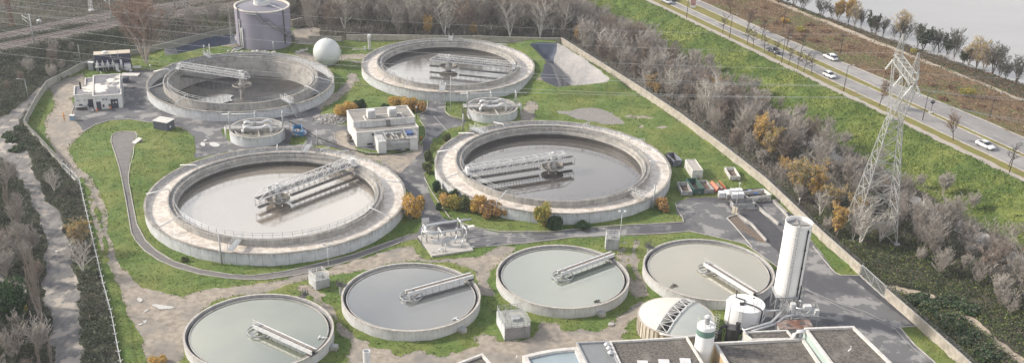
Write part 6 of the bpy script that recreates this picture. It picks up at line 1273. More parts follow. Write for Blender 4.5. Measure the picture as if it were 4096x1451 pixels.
# ---- railway
RC = [Vector((x, y)) for x, y in RAILC]
def rail_pts(off, z, n=60):
    ps = []; 
    for a, b in zip(RC, RC[1:]):
        for k in range(n//5): ps.append(a+(b-a)*k/(n//5))
    ps.append(RC[-1])
    for _ in range(6): ps = [ps[0]]+[(ps[i-1]+ps[i]*2+ps[i+1])/4 for i in range(1, len(ps)-1)]+[ps[-1]]
    out = []
    for i, p in enumerate(ps):
        d = (ps[min(i+1, len(ps)-1)]-ps[max(i-1, 0)]).normalized(); q = p+Vector((d.y, -d.x))*off; out.append(Vector((q.x, q.y, z)))
    return out
RM_ = mat('rail_steel', (.42, .37, .34), (.30, .26, .24), 1, .5, metal=.3)
for c0, side in ((-6.4, 'farthest'), (-2.8, 'second farthest'), (2.8, 'second nearest'), (6.4, 'nearest')):
    pts = rail_pts(c0, 2.0); t = empty('railway_track', pts[10], 0, side+' of the four railway tracks at upper left', 'railway track', 'parallel railway tracks'); o = pts[10]
    for s in (-.8, .8): m = MB(); pr = rail_pts(c0+s, 2.28); [m.bar(a-o, b-o, .12, .16) for a, b in zip(pr, pr[1:])]; m.build('rail', RM_, t)
    m = MB()
    for a, b in zip(pts, pts[1:]):
        L = (b-a).length; d = (b-a)/L; nrm = Vector((d.y, -d.x, 0)); k = 0.
        while k < L: q = a+d*k-o+Vector((0, 0, .12)); m.bar(q-nrm*1.3, q+nrm*1.3, .28, .14); k += 1.4
    sl_ = m.build('sleepers', mat('sleeper', (.20, .17, .15)), t, fix=False)
def cat_mast(px, label, h=8.5, mt=GALV, arm=True, lattice=False):
    p = Gt(*px); p.z = max(p.z, 1.2); t = empty('catenary_mast', p, R(-38), label, 'railway mast', 'railway masts'); m = MB()
    if lattice:
        for k in range(8):
            z = k*h/8; z1_ = (k+1)*h/8
            for i in (-.5, .5):
                m.bar((i, .3, z), (i*.8, .3, z1_), .14); m.bar((i, -.3, z), (i*.8, -.3, z1_), .14); m.bar((i, .3, z), (-i, .3, z1_), .08)
            m.bar((-.5, .3, z), (-.5, -.3, z1_), .08)
        m.b2(-.8, -.6, 0, .8, .6, .5)
    else: m.tube([(0, 0, 0), (0, 0, h)], .2, 8, r2=.15)
    m.build('mast', mt, t)
    if arm: m = MB(); m.tube([(0, 0, h*.78), (-4.2, 0, h*.86)], .09, 6); m.tube([(0, 0, h*.62), (-4.0, 0, h*.76)], .07, 6); m.tube([(-4.1, 0, h*.9), (-4.1, 0, h*.68)], .06, 6); m.tube([(0, 0, h*.9), (-2.2, 0, h*.83)], .05, 6); m.build('cantilever', mt, t)
cat_mast((138, 176), 'grey catenary mast with arm at the left between the tracks and the scrub'); cat_mast((52, 120), 'rust brown lattice catenary mast at far left', 9, RUST, True, True); cat_mast((368, 60), 'white lattice signal mast standing on the far track side', 9, WHITE, False, True)
cat_mast((449, 88), 'grey catenary mast with arm just left of the plane tree'); cat_mast((743, 54), 'slim grey catenary mast right of the plane tree', 8, GALV, False); cat_mast((700, 33), 'slim grey catenary mast farthest right beyond the tracks', 8, GALV, False); cat_mast((660, 12), 'grey mast at the top edge beyond the tracks', 7, GALV, False)
for k, (a, b, z) in enumerate((((-100, 60), (420, -40), 9), ((-100, 40), (480, -20), 9), ((-60, 130), (900, -30), 9), ((-60, 10), (760, 90), 10), ((-60, 40), (900, 110), 10), ((-80, 75), (1000, 45), 8.5))):
    conductor(G(*a, z), G(*b, z), .6, ['upper overhead railway wire at the top left corner', 'second overhead railway wire at the top left corner', 'long overhead railway wire sloping over the tracks', 'overhead wire crossing in front of the plane tree crown', 'lower overhead wire crossing the plane tree', 'overhead wire above the near track'][k], .022, 'overhead_wire')
p = Gt(158, 100); small = empty('round_white_tank', p, 0, 'small round white object lying beside the far railway track', 'tank'); m = MB(); m.rev([(.9*math.cos(a), .8+.9*math.sin(a)) for a in [R(-60+i*15) for i in range(11)]], 20); m.build('shell', WHITE, small)
# ------------------------------------------------------------------ vegetation
def leaf_mat(name, c1, c2, sc=.6, tr=.25):
    if name in _M: return _M[name]
    m = mat(name, c1, c2, sc, .8, lo=.3, hi=.7); n = m.node_tree; b = n.nodes['Principled BSDF']
    t = n.nodes.new('ShaderNodeBsdfTranslucent'); s = n.nodes.new('ShaderNodeMixShader'); s.inputs[0].default_value = tr
    n.links.new(b.inputs['Base Color'].links[0].from_socket, t.inputs[0]); n.links.new(b.outputs[0], s.inputs[1]); n.links.new(t.outputs[0], s.inputs[2])
    n.links.new(s.outputs[0], n.nodes['Material Output'].inputs[0]); return m
BARK = mat('grey_bark', (.27, .235, .205), (.17, .145, .125), 1.5, .9); PALE = mat('pale_bark', (.66, .63, .58), (.50, .47, .43), 1.2, .9); DBARK = mat('dark_bark', (.10, .085, .07), (.06, .05, .045), 1.5, .9)
TWG = mat('twig_grey', (.38, .35, .315), (.27, .245, .22), .5, .9); TWP = mat('twig_pale', (.44, .41, .37), (.31, .285, .26), .5, .9); TWB = mat('twig_brown', (.30, .245, .205), (.22, .185, .16), .5, .9); TWD = mat('twig_dark', (.10, .085, .07), (.07, .06, .05), .5, .9)
LO = leaf_mat('leaf_orange', (.66, .40, .085), (.52, .31, .09)); LY = leaf_mat('leaf_yellow', (.62, .43, .09), (.50, .38, .11)); LG = leaf_mat('leaf_dark_green', (.045, .075, .028), (.025, .045, .02)); LB = leaf_mat('leaf_brown', (.26, .14, .075), (.17, .10, .06)); LYG = leaf_mat('leaf_yellow_green', (.26, .27, .07), (.17, .20, .06)); LT = leaf_mat('leaf_tan', (.40, .29, .17), (.28, .21, .13)); LGB = leaf_mat('leaf_bramble', (.10, .125, .075), (.115, .108, .082)); LPI = leaf_mat('leaf_pine', (.05, .11, .035), (.035, .075, .03))

def grow(seed, h, spread=.55, trunk_r=.16, forks=3, levels=4, up=.35, first=.22, nb=(5, 6, 6), ln=.42, wig=.12, columnar=False):
    r_ = random.Random(seed); segs = []
    def branch(p, d, L, r, lv):
        n = 4 if lv < 2 else 3; q = p; dirs = d.normalized(); pts = [q.copy()]
        for k in range(n):
            dirs = (dirs+Vector((r_.uniform(-1, 1), r_.uniform(-1, 1), r_.uniform(-.4, .7)))*wig+Vector((0, 0, up*.12))).normalized()
            nq = q+dirs*L/n; r0 = r*(1-.62*k/n); r1 = r*(1-.62*(k+1)/n); segs.append((q, nq, r0, r1, lv)); q = nq; pts.append(q.copy())
        if lv >= levels: return
        m = nb[min(lv, len(nb)-1)]
        for k in range(m):
            t = first+(1-first)*(k+r_.random()*.7)/m if lv == 0 else .15+.85*(k+r_.random())/m
            i = min(int(t*n), n-1); b = pts[i]+(pts[i+1]-pts[i])*(t*n-i); az = r_.uniform(0, 6.283) if lv else (k*2.4+r_.uniform(-.5, .5))
            sp = spread*(.6 if columnar else 1)*r_.uniform(.7, 1.2); ax = Vector((math.cos(az), math.sin(az), 0)); base = (pts[i+1]-pts[i]).normalized()
            nd = (base*(1-sp*.55)+ax*sp+Vector((0, 0, up*(1.6 if columnar else 1)))).normalized()
            branch(b, nd, L*ln*r_.uniform(.75, 1.15)*((1.15-t*.45) if lv == 0 else 1), max(r*(.46 if lv == 0 else .5), .018), lv+1)
    if forks > 1:
        for k in range(forks):
            a = 2*PI*k/forks+r_.uniform(-.4, .4); sp = r_.uniform(.06, .28)*(spread/.55); branch(Vector((0, 0, h*.02)), Vector((math.cos(a)*sp, math.sin(a)*sp, 1)), h*.82*r_.uniform(.75, 1), trunk_r*r_.uniform(.6, .85), 0)
    else: branch(Vector((0, 0, -.1)), Vector((r_.uniform(-.05, .05), r_.uniform(-.05, .05), 1)), h*.85, trunk_r, 0)
    return segs
def seg_mesh(name, segs, mt, sides, leaves=None, lmats=(), lsize=.2, seed=1, rmul=1, thick=0):
    V = []; F = []; MI = []
    for a, b, r0, r1, lv in segs:
        t = (b-a); 
        if t.length < 1e-4: continue
        t.normalize(); up_ = Vector((0, 0, 1)) if abs(t.z) < .9 else Vector((1, 0, 0)); u = t.cross(up_).normalized(); v = t.cross(u); o = len(V); r0 = max(r0, thick); r1 = max(r1, thick*.7)
        for p, r in ((a, r0), (b, r1)):
            for k in range(sides): an = 2*PI*k/sides; V.append(p+(u*math.cos(an)+v*math.sin(an))*r)
        for k in range(sides): k2 = (k+1) % sides; F.append((o+k, o+k2, o+sides+k2, o+sides+k)); MI.append(0)
    if leaves:
        rs = random.Random(seed)
        for c in leaves:
            s = lsize*rs.uniform(.6, 1.3); u = Vector((rs.gauss(0, 1), rs.gauss(0, 1), rs.gauss(0, 1))).normalized(); v = u.orthogonal().normalized(); v.rotate(Matrix.Rotation(rs.uniform(0, 6.28), 3, u)); w2 = u.cross(v); o = len(V)
            V += [c+v*s, c+w2*s*.8, c-v*s, c-w2*s*.8]; F.append((o, o+1, o+2, o+3)); MI.append(1+rs.randrange(len(lmats)))
    return big_mesh(name, [tuple(p) for p in V], F, [mt]+list(lmats), MI)
class Kind: pass
def tree_kind(name, seed, h, bark, twig, leaves=0, lmats=(), lsize=.2, thick=.028, **kw):
    segs = grow(seed, h, **kw); k = Kind(); rs = random.Random(seed+9); k.h = h
    tips = [s for s in segs if s[4] >= 2]; lv = []
    if leaves:
        lo = 0 if kw.get('fullleaf', True) else .4
        for _ in range(leaves): s = rs.choice(tips); f_ = rs.random(); lv.append(s[0]+(s[1]-s[0])*f_+Vector((rs.gauss(0, .18), rs.gauss(0, .18), rs.gauss(0, .18))))
    k.t = seg_mesh(name+'_trunk', [s for s in segs if s[4] <= 1], bark, 5, rmul=1)
    k.c = seg_mesh(name+'_crown', [s for s in segs if s[4] >= 2], twig, 3, lv, lmats, lsize, seed, thick=thick); return k
K = {}
for i in range(4): K['wood%d' % i] = tree_kind('wood', 11+i, 9.5, BARK, TWG if i != 2 else TWB, forks=3+i % 3, trunk_r=.13, nb=(10, 8, 7), ln=.44, levels=3, spread=.85, up=.42, first=.15, thick=.03, leaves=260 if i == 2 else 60, lmats=(LB,), lsize=.13)
for i in range(2): K['pale%d' % i] = tree_kind('pale', 31+i, 11, PALE, TWP, forks=3+i, trunk_r=.24, nb=(8, 6, 6), ln=.46, levels=3, spread=.95, up=.36, thick=.03)
K['poplar'] = tree_kind('poplar', 41, 15, BARK, TWB, forks=3, trunk_r=.2, nb=(13, 7, 5), ln=.30, levels=3, spread=.32, up=.8, columnar=True, first=.08)
K['plane'] = tree_kind('plane', 51, 20.5, mat('plane_bark', (.38, .34, .30), (.26, .22, .19), 1), TWB, forks=6, trunk_r=.40, nb=(9, 7, 6), ln=.46, levels=3, spread=.95, up=.45, leaves=5200, lmats=(LB, leaf_mat('leaf_rust', (.30, .17, .12), (.22, .13, .10))), lsize=.17, thick=.035)
K['street'] = tree_kind('street', 61, 5.2, DBARK, TWD, forks=1, trunk_r=.11, nb=(9, 7, 5), ln=.42, levels=3, spread=1.1, up=.3, first=.35, thick=.022)
K['streetb'] = tree_kind('streetb', 62, 6.0, DBARK, TWB, forks=1, trunk_r=.12, nb=(11, 8, 6), ln=.44, levels=3, spread=.85, up=.25, first=.33, leaves=500, lmats=(LB,), lsize=.1, thick=.022)
K['autumn0'] = tree_kind('autumn', 71, 9, BARK, TWG, forks=3, trunk_r=.15, nb=(9, 7, 5), ln=.42, levels=3, spread=.75, up=.4, leaves=3600, lmats=(LY, LO, LT), lsize=.15)
K['autumn1'] = tree_kind('autumnb', 72, 8, BARK, TWP, forks=5, trunk_r=.11, nb=(9, 7, 5), ln=.42, levels=3, spread=.9, up=.45, leaves=3200, lmats=(LT, LO, LYG), lsize=.14)
K['river'] = tree_kind('river', 81, 9.0, DBARK, TWD, forks=3, trunk_r=.2, nb=(9, 7, 6), ln=.46, levels=3, spread=.9, up=.4, leaves=250, lmats=(LGB,), lsize=.18)
K['ivy'] = tree_kind('ivy', 82, 8.5, DBARK, TWD, forks=3, trunk_r=.2, nb=(8, 6, 4), ln=.42, levels=3, spread=.85, up=.4, leaves=2200, lmats=(LG, LGB), lsize=.2)
K['tan'] = tree_kind('tan', 83, 9.0, BARK, TWP, forks=4, trunk_r=.17, nb=(9, 7, 6), ln=.46, levels=3, spread=.95, up=.35, leaves=1300, lmats=(LT, LY), lsize=.15)
K['brush'] = tree_kind('brush', 91, 4.2, TWG, TWG, forks=7, trunk_r=.05, nb=(8, 7, 5), ln=.5, levels=2, spread=1.0, up=.45, thick=.03)
# give the brush kind a real crown
K['brush2'] = tree_kind('brush2', 92, 4.6, TWP, TWP, forks=8, trunk_r=.05, nb=(8, 6, 5), ln=.48, levels=3, spread=1.0, up=.5, thick=.022, leaves=120, lmats=(LT,), lsize=.1)
TR = random.Random(77)
def tree(kind, p, h, label, name='bare_tree', group=None, cat='tree'):
    k = K[kind]; s = h/k.h; t = empty(name, p, TR.uniform(0, 6.28), label, cat, group); t.scale = (s*TR.uniform(.9, 1.1), s*TR.uniform(.9, 1.1), s)
    for nm, me in (('trunk', k.t), ('crown', k.c)):
        o = bpy.data.objects.new(nm, me); COL.objects.link(o); o.parent = t
    return t
def at(px, dz=-.1): p = Gt(*px); p.z += dz; return p
# foliage shrubs: leaf clumps in an uneven volume
def shrub_mesh(name, seed, n, mats, ls=.12, blobs=9, stems=10, flat=.8):
    rs = random.Random(seed); B = []
    for k in range(blobs): a = rs.uniform(0, 6.28); q = rs.random()**.6*.62; B.append((Vector((math.cos(a)*q, math.sin(a)*q, rs.uniform(.35, .98)*flat)), rs.uniform(.26, .46)))
    L = []
    for _ in range(n):
        c, r = rs.choice(B); d = Vector((rs.gauss(0, 1), rs.gauss(0, 1), rs.gauss(0, 1))).normalized(); q = c+d*r*rs.random()**.35; 
        if q.z > .02: L.append(q)
    segs = []
    for k in range(stems):
        c, r = rs.choice(B); a = Vector((rs.uniform(-.1, .1), rs.uniform(-.1, .1), 0)); mid = a.lerp(c, .5)+Vector((0, 0, .1)); segs += [(a, mid, .02, .014, 0), (mid, c+Vector((0, 0, r*.7)), .014, .005, 0)]
    return seg_mesh(name+'_stems', segs, BARK, 4), seg_mesh(name, [], BARK, 3, L, mats, ls, seed)
SM = {'orange': shrub_mesh('orange', 1, 3800, (LO, LY, LT), .055), 'orange2': shrub_mesh('orange2', 2, 2600, (LO, LT, LB), .06, stems=22), 'dark': shrub_mesh('dark', 3, 2400, (LG, LPI), .07), 'yg': shrub_mesh('yg', 4, 3000, (LYG, LY, LYG), .055), 'pine': shrub_mesh('pine', 5, 4000, (LPI, LG), .05, blobs=12), 'tamar': shrub_mesh('tamar', 6, 2400, (LGB, LYG, LG), .07), 'bramble': shrub_mesh('bramble', 7, 1700, (LGB, LG, LPI), .075, blobs=10, flat=.55), 'dry': shrub_mesh('dry', 8, 1500, (LB, LT, leaf_mat('leaf_dull_red', (.26, .15, .11), (.19, .12, .09))), .08, stems=16, flat=.6)}
def shrub(kind, p, w_, h, label, name='shrub', group=None, cat='shrub'):
    t = empty(name, p, TR.uniform(0, 6.28), label, cat, group); t.scale = (w_/2*TR.uniform(1, 1.2), w_/2*TR.uniform(.95, 1.25), h*(.78 if w_ > 2 and not name.startswith('pine') else 1))
    for nm, me in zip(('stems', 'foliage'), SM[kind]): o = bpy.data.objects.new(nm, me); COL.objects.link(o); o.parent = t
    return t
shrub('orange', at((1640, 872)), 7.0, 6.6, 'large round golden orange shrub right of the pale beige basin', 'golden_shrub')
shrub('orange', at((1622, 440)), 6.6, 4.2, 'wide orange shrub behind the right end of the centre building', 'golden_shrub'); shrub('orange2', at((1668, 450)), 5, 4.0, 'smaller orange shrub overlapping the wide one by the centre building', 'golden_shrub'); shrub('orange', at((1575, 432)), 4.5, 4.0, 'orange shrub left of the wide one behind the centre building', 'golden_shrub')
shrub('orange', at((1385, 470)), 6.6, 4.6, 'orange shrub left of the centre building, beside the rubble', 'golden_shrub'); shrub('dark', at((1442, 440)), 3.4, 3.4, 'dark green bush between the orange shrubs left of the centre building', 'green_bush'); shrub('dark', at((1541, 432)), 2.6, 1.5, 'low dark bush on the small lawn behind the centre building', 'green_bush')
for px, k, w_, h, l in (((1775, 825), 'orange', 4.6, 3.6, 'orange shrub, leftmost of the hedge left of the dark grey basin'), ((1822, 838), 'yg', 5, 3.6, 'yellowish shrub second from the left in the hedge by the dark grey basin'), ((1868, 842), 'tamar', 3.6, 4.4, 'dark green shrub in the middle of the hedge by the dark grey basin'), ((1915, 852), 'orange', 4.4, 4.6, 'orange shrub right of the dark one in the hedge'), ((1960, 862), 'orange2', 5.2, 4.0, 'sparse orange shrub in the hedge by the dark grey basin'), ((2000, 868), 'orange2', 4.2, 3.2, 'sparse brown orange shrub, rightmost of the hedge'), ((2165, 902), 'yg', 5.0, 6.4, 'tall yellow green willow shrub in front of the dark grey basin'), ((2210, 912), 'dark', 4.2, 3.0, 'dark green bush right of the yellow green willow shrub'), ((2336, 910), 'dark', 3.8, 1.9, 'low round dark green bush in front of the dark grey basin'), ((2652, 838), 'orange2', 4.2, 3.2, 'orange shrub beside the mast right of the dark grey basin'), ((1784, 565), 'tamar', 2.6, 2.6, 'dark green cypress like bush at the far left of the dark grey basin'), ((1718, 650), 'tamar', 2.6, 3.8, 'tall dark green bush on the verge left of the dark grey basin'), ((1712, 690), 'tamar', 3.0, 3.0, 'grey green bush under the tall dark one on the verge'), ((1742, 765), 'dark', 3.0, 3.0, 'dark bush on the verge above the hedge'), ((1768, 790), 'tamar', 3.0, 2.0, 'low grey green bush above the orange hedge'), ((1818, 810), 'dark', 3.0, 3.6, 'dark green bush behind the hedge close to the basin wall'), ((1752, 838), 'dark', 1.8, 1.5, 'small dark bush at the left foot of the hedge'), ((740, 1045), 'tamar', 1.6, 1.0, 'small pale green weed clump at the foot of the pale basin'), ((625, 1455), 'orange', 3.6, 1.6, 'orange shrub cut off by the bottom edge on the dirt')):
    shrub(k, at(px), w_, h, l, 'orange_shrub' if k.startswith('orange') else 'green_bush')
shrub('pine', at((52, 1290)), 8.5, 7.5, 'dense green pine at the lower left edge', 'pine_tree', cat='tree'); shrub('pine', at((10, 1270)), 6.5, 6.0, 'green pine half outside the left edge', 'pine_tree', cat='tree'); shrub('yg', at((84, 1262)), 3.2, 2.6, 'yellow green bush in front of the pine at lower left', 'green_bush')
# named trees
tree('plane', at((588, 260)), 20.5, 'huge many stemmed plane tree with rusty brown leaves beside the dark container', 'plane_tree')
tree('plane', at((560, 130)), 15, 'second brown leaved tree behind the huge plane tree', 'plane_tree')
for px, h, k, l in (((2039, 152), 12, 'pale0', 'white barked bare tree just behind the wall, left of the pair'), ((2160, 150), 12.5, 'pale1', 'white barked bare tree just behind the wall near its corner'), ((2249, 140), 12, 'pale0', 'white barked bare tree at the corner of the wall'), ((1966, 120), 12, 'pale1', 'white barked bare tree deeper behind the wall'), ((1885, 120), 10, 'pale0', 'slender white barked tree behind the silvery basin'), ((2335, 190), 9, 'pale1', 'pale bare tree beyond the wall corner'), ((2362, 205), 8, 'pale0', 'second pale bare tree beyond the wall corner'), ((2689, 396), 10.5, 'pale0', 'white barked bare tree beside the long wall, upper one'), ((2636, 318), 9.5, 'pale1', 'white limbed tree leaning over the bare wood'), ((2805, 455), 10, 'pale0', 'white barked bare tree beside the long wall, lower of the group'), ((2830, 492), 13, 'pale1', 'tall white barked tree with twin trunks by the long wall'), ((2848, 470), 11, 'pale0', 'white barked tree behind the twin trunked one'), ((3436, 985), 9.5, 'pale1', 'bright white bare tree at the foot of the pylon'), ((3520, 965), 8, 'pale0', 'pale bare tree right of the bright white one under the pylon'), ((2452, 240), 8.5, 'pale0', 'pale bare tree in the strip near the top of the long wall'), ((2475, 235), 8, 'pale1', 'second pale bare tree in the strip near the top of the long wall')):
    tree(k, at(px), h, l, 'white_tree')
for px, h, k, l in (((3035, 612), 10.5, 'autumn0', 'tall yellow leaved poplar beside the long wall'), ((3075, 640), 8.5, 'autumn1', 'tan leaved tree right of the tall yellow poplar'), ((2600, 368), 5.5, 'autumn0', 'small bright orange tree by the upper wall'), ((2625, 382), 4, 'autumn0', 'low orange tree just below the small bright one by the wall'), ((2862, 405), 7.5, 'autumn0', 'tree with orange top behind the white twin trunked tree'), ((3130, 700), 5, 'autumn0', 'yellow leaved small tree in the strip below the poplar'), ((3215, 800), 9.5, 'autumn1', 'large tan orange tree left of the pylon'), ((3260, 812), 8.5, 'autumn0', 'orange tree at the right of the large tan one'), ((3180, 770), 7, 'autumn1', 'tan tree at the left of the large tan orange one'), ((3345, 950), 8, 'autumn0', 'yellow orange tree at the left leg of the pylon'), ((1712, 150), 7.5, 'autumn0', 'orange brown tree behind the silvery basin'), ((1894, 148), 5, 'autumn0', 'small rusty tree behind the wall at centre'), ((2310, 175), 6, 'autumn0', 'rusty tree by the wall corner'), ((3420, 880), 6, 'autumn1', 'tan bush tree inside the pylon base'), ((3320, 850), 6.5, 'autumn1', 'tan tree between the long wall and the pylon')):
    tree(k, at(px), h, l, 'autumn_tree')
for px, h, k, l in (((178, 1335), 17, 'poplar', 'tall bare poplar leaning over the old road at lower left'), ((150, 1220), 16, 'poplar', 'bare poplar behind the tallest one at lower left'), ((168, 1500), 9, 'poplar', 'tan bare poplar cut off by the bottom left edge'), ((215, 1495), 8, 'poplar', 'second tan poplar at the bottom left edge'), ((95, 960), 11, 'poplar', 'bare poplar at the left edge beside the old road'), ((50, 900), 12, 'poplar', 'bare poplar farthest up the left edge')):
    tree(k, at(px), h, l, 'bare_poplar')
for px, h, k, l in (((218, 772), 5.5, 'pale1', 'small pale bare tree in the brambles between old road and fence, upper'), ((334, 1090), 8.5, 'pale0', 'slim pale bare tree in the brambles, lower'), ((320, 1000), 6.5, 'autumn1', 'thin tree with few yellow leaves in the bramble strip'), ((20, 760), 7, 'wood0', 'bare tree at the left edge by the old road'), ((70, 1010), 6, 'wood1', 'bare tree near the old road with a puddle behind'), ((20, 1060), 7, 'wood3', 'bare tree at the far left edge, middle'), ((70, 1400), 6, 'river', 'dark bare tree below the pine'), ((20, 1420), 6, 'river', 'dark bare tree at the bottom left corner'), ((150, 1130), 5, 'wood2', 'brown bare tree beside the old road')):
    tree(k, at(px), h, l, 'bare_tree')
st = [((2890, 133), 'street'), ((2986, 128), 'streetb'), ((2923, 60), 'streetb'), ((2988, 178), 'street'), ((3012, 189), 'street'), ((3047, 152), 'street'), ((3058, 212), 'street'), ((3099, 231), 'street'), ((3146, 196), 'streetb'), ((3154, 259), 'street'), ((3189, 274), 'street'), ((3214, 288), 'street'), ((3246, 296), 'street'), ((3203, 212), 'street'), ((4034, 668), 'street')]
for px, k in st: tree(k, G(*px, 4.0), 5.6 if k == 'street' else 7.4, 'bare dark street tree in the rows along the river road', 'street_tree', 'bare street trees along the river road')
tree('streetb', G(3517, 424, 4), 7.2, 'brown leaved street tree just left of the pylon', 'street_tree'); tree('streetb', G(3812, 562, 4), 6.6, 'brown leaved round street tree above the white saloon car', 'street_tree')
Z3 = lambda x, y: (3200+x*.5256, y*.5256)
rv_ = [(20, 95, 'river', 9), (-60, 70, 'river', 8), (165, 135, 'river', 7), (235, 140, 'river', 6.5), (300, 165, 'autumn0', 8), (350, 185, 'autumn0', 9.5), (400, 195, 'tan', 9), (480, 210, 'river', 6), (540, 250, 'ivy', 8.5), (590, 265, 'river', 7), (640, 270, 'river', 6), (740, 300, 'tan', 9), (815, 325, 'river', 7), (880, 370, 'river', 9.5), (930, 385, 'ivy', 8), (1000, 400, 'river', 9.5), (1060, 415, 'river', 9), (1100, 425, 'ivy', 9), (1160, 440, 'river', 8.5), (1230, 490, 'ivy', 6), (1285, 500, 'tan', 9), (1340, 520, 'tan', 9.5), (1390, 545, 'tan', 9), (1450, 560, 'river', 9), (1510, 595, 'river', 9), (1580, 620, 'river', 8), (1640, 640, 'river', 8), (700, 300, 'river', 6), (-170, 30, 'river', 7), (-230, 5, 'ivy', 7), (-120, 45, 'ivy', 6)]
lr = {'river': 'dark bare tree on the river bank', 'autumn0': 'yellow leaved tree on the river bank', 'tan': 'tan coloured tree on the river bank', 'ivy': 'bushy ivy covered tree on the river bank'}
for x, y, k, h in rv_: tree(k, at(Z3(x+TR.uniform(-22, 22), y+TR.uniform(-8, 8))), h*TR.uniform(.75, 1.15), lr[k], 'riverbank_tree', 'trees along the river bank: '+k.replace('0', ''))

# woodland individuals
def dyke_sd(p): q = np.array([p.x, p.y])-DA; return float(q@DD), float(q@DN)
def scatter(n, sampler, mind, seed, tries=30000):
    rs = random.Random(seed); P = []
    for _ in range(tries):
        if len(P) >= n: break
        p = sampler(rs)
        if p is None: continue
        if all((p.x-q.x)**2+(p.y-q.y)**2 > mind*mind for q in P): P.append(p)
    return P
wallx = [(G(*q).x, G(*q).y) for q in WALL_T]
def s_back(rs):
    px = rs.uniform(1010, 2560); py = rs.uniform(-150, 150); 
    if px < 1180 and py > 60: return None
    if px > 2250 and py > 150+(px-2250)*.6: return None
    p = G(px, py, 0); s, d = dyke_sd(p)
    if d > -26 or (px < 1260 and py > 110): return None
    return p
back = scatter(165, s_back, 4.3, 5)
kinds = ['wood0', 'wood1', 'wood2', 'wood3', 'wood0', 'pale0', 'wood3', 'wood1']
for i, p in enumerate(back): p.z = H(p.x, p.y)-.1; kk = kinds[i % 8]; q = {'wood2': 'brownish bare', 'pale0': 'pale trunked bare'}.get(kk, 'grey bare'); tree(kk, p, TR.uniform(9.5, 14), q+' winter tree in the wood behind the far wall', 'bare_tree', q+' trees of the wood behind the far wall')
wd = lambda s: float(np.interp(s, [0, 48, 91, 134, 149, 161, 176, 184, 206, 300], [-43.5, -43.7, -45.3, -50, -53.1, -55.7, -58.5, -60.2, -64, -78]))
def s_right(rs):
    s = rs.uniform(5, 225); d = rs.uniform(wd(s)+2.5, -25.5-(3 if s > 120 else 0))
    if s > 165 and d < -46+(s-165)*.05: return None
    return DP(s, d)
right = scatter(128, s_right, 4.1, 6)
for i, p in enumerate(right):
    p.z = H(p.x, p.y)-.1; s, d = dyke_sd(p); near = s > 120; k = kinds[i % 8] if i % 3 else ('brush2' if near else 'wood2')
    hh = TR.uniform(6.5, 10.5) if d > -40 else TR.uniform(4.5, 8)
    if k.startswith('brush'): hh = TR.uniform(3.5, 5)
    tree(k, p, hh, ('brownish' if k == 'wood2' else 'pale' if k in ('pale0', 'brush2') else 'grey')+' bare tree in the thicket between the long wall and the channel', 'bare_tree', ('brownish' if k == 'wood2' else 'pale' if k in ('pale0', 'brush2') else 'grey')+' bare trees between the wall and the channel')
thick_ = scatter(40, lambda rs: DP(rs.uniform(135, 232), rs.uniform(-43, -26.5)), 3.4, 28)
for i, p in enumerate(thick_): p.z = H(p.x, p.y)-.1; k = ('wood0', 'brush2', 'wood3', 'wood1', 'brush', 'pale1')[i % 6]; tree(k, p, TR.uniform(5, 8), ('pale' if k == 'pale1' else 'grey')+' leafless tree crowding the channel edge at lower right', 'leafless_tree', ('pale' if k == 'pale1' else 'grey')+' leafless trees along the channel at lower right')
toe_ = scatter(30, lambda rs: DP(rs.uniform(0, 230), rs.uniform(-19, -14.5)), 3.6, 8)
for i, p in enumerate(toe_): p.z = H(p.x, p.y)-.1; tree(('brush2', 'wood0', 'brush', 'wood3', 'brush2')[i % 5], p, TR.uniform(3.2, 6.0), 'bare shrubby tree at the foot of the grassy embankment beyond the channel', 'bare_sapling', 'bare trees at the foot of the embankment')
lw_ = scatter(36, lambda rs: G(rs.uniform(-150, 190), rs.uniform(640, 1560), 0), 3.2, 19)
for i, p in enumerate(lw_):
    if float(poly_sd(np.array([p.x]), np.array([p.y]), Gs(OLDROAD))[0]) > -1.0: continue
    p.z = H(p.x, p.y)-.1; tree(('wood1', 'brush2', 'wood3', 'brush', 'wood2')[i % 5], p, TR.uniform(3.5, 7), 'bare grey tree in the thicket left of the old road', 'thicket_tree', 'bare trees left of the old road')
left_ = scatter(26, lambda rs: G(rs.uniform(-60, 330), rs.uniform(190, 480), 0), 5.5, 9)
for i, p in enumerate(left_):
    rd_ = float(seg_dist(np.array([p.x]), np.array([p.y]), RAILC)[0]); rg = float(poly_sd(np.array([p.x]), np.array([p.y]), Gs(OLDROAD))[0]); lw = float(poly_sd(np.array([p.x]), np.array([p.y]), Gs(WALL_L[::-1]+[(700, 500)]))[0])
    if rd_ < 16 or rg > -3: continue
    if p.x > G(200, 350).x and p.y < G(200, 330).y: continue
    p.z = H(p.x, p.y)-.1; tree(('brush', 'wood2', 'brush2', 'wood1')[i % 4], p, TR.uniform(3, 5.5), 'bare bushy tree in the dark scrub between the railway and the left fence', 'scrub_tree', 'bare trees in the scrub by the railway')
for i, p in enumerate(scatter(34, lambda rs: G(rs.uniform(640, 1330), rs.uniform(0, 135), 0), 4.6, 33)):
    if float(seg_dist(np.array([p.x]), np.array([p.y]), RAILC)[0]) < 13 or float(seg_dist(np.array([p.x]), np.array([p.y]), Gs(WALL_B+[(1010, 112), (1240, 100), (1400, 150)]))[0]) < 3.5: continue
    if float(poly_sd(np.array([p.x]), np.array([p.y]), Gs([(600, 215), (800, 158), (950, 124), (1170, 108), (1250, 150), (1250, 400), (600, 400)]))[0]) > -2: continue
    p.z = H(p.x, p.y)-.1; tree(('wood0', 'wood3', 'wood1')[i % 3], p, TR.uniform(6.5, 10), 'bare grey tree between the railway and the low weathered wall behind the tower', 'backdrop_tree', 'bare trees behind the tower')
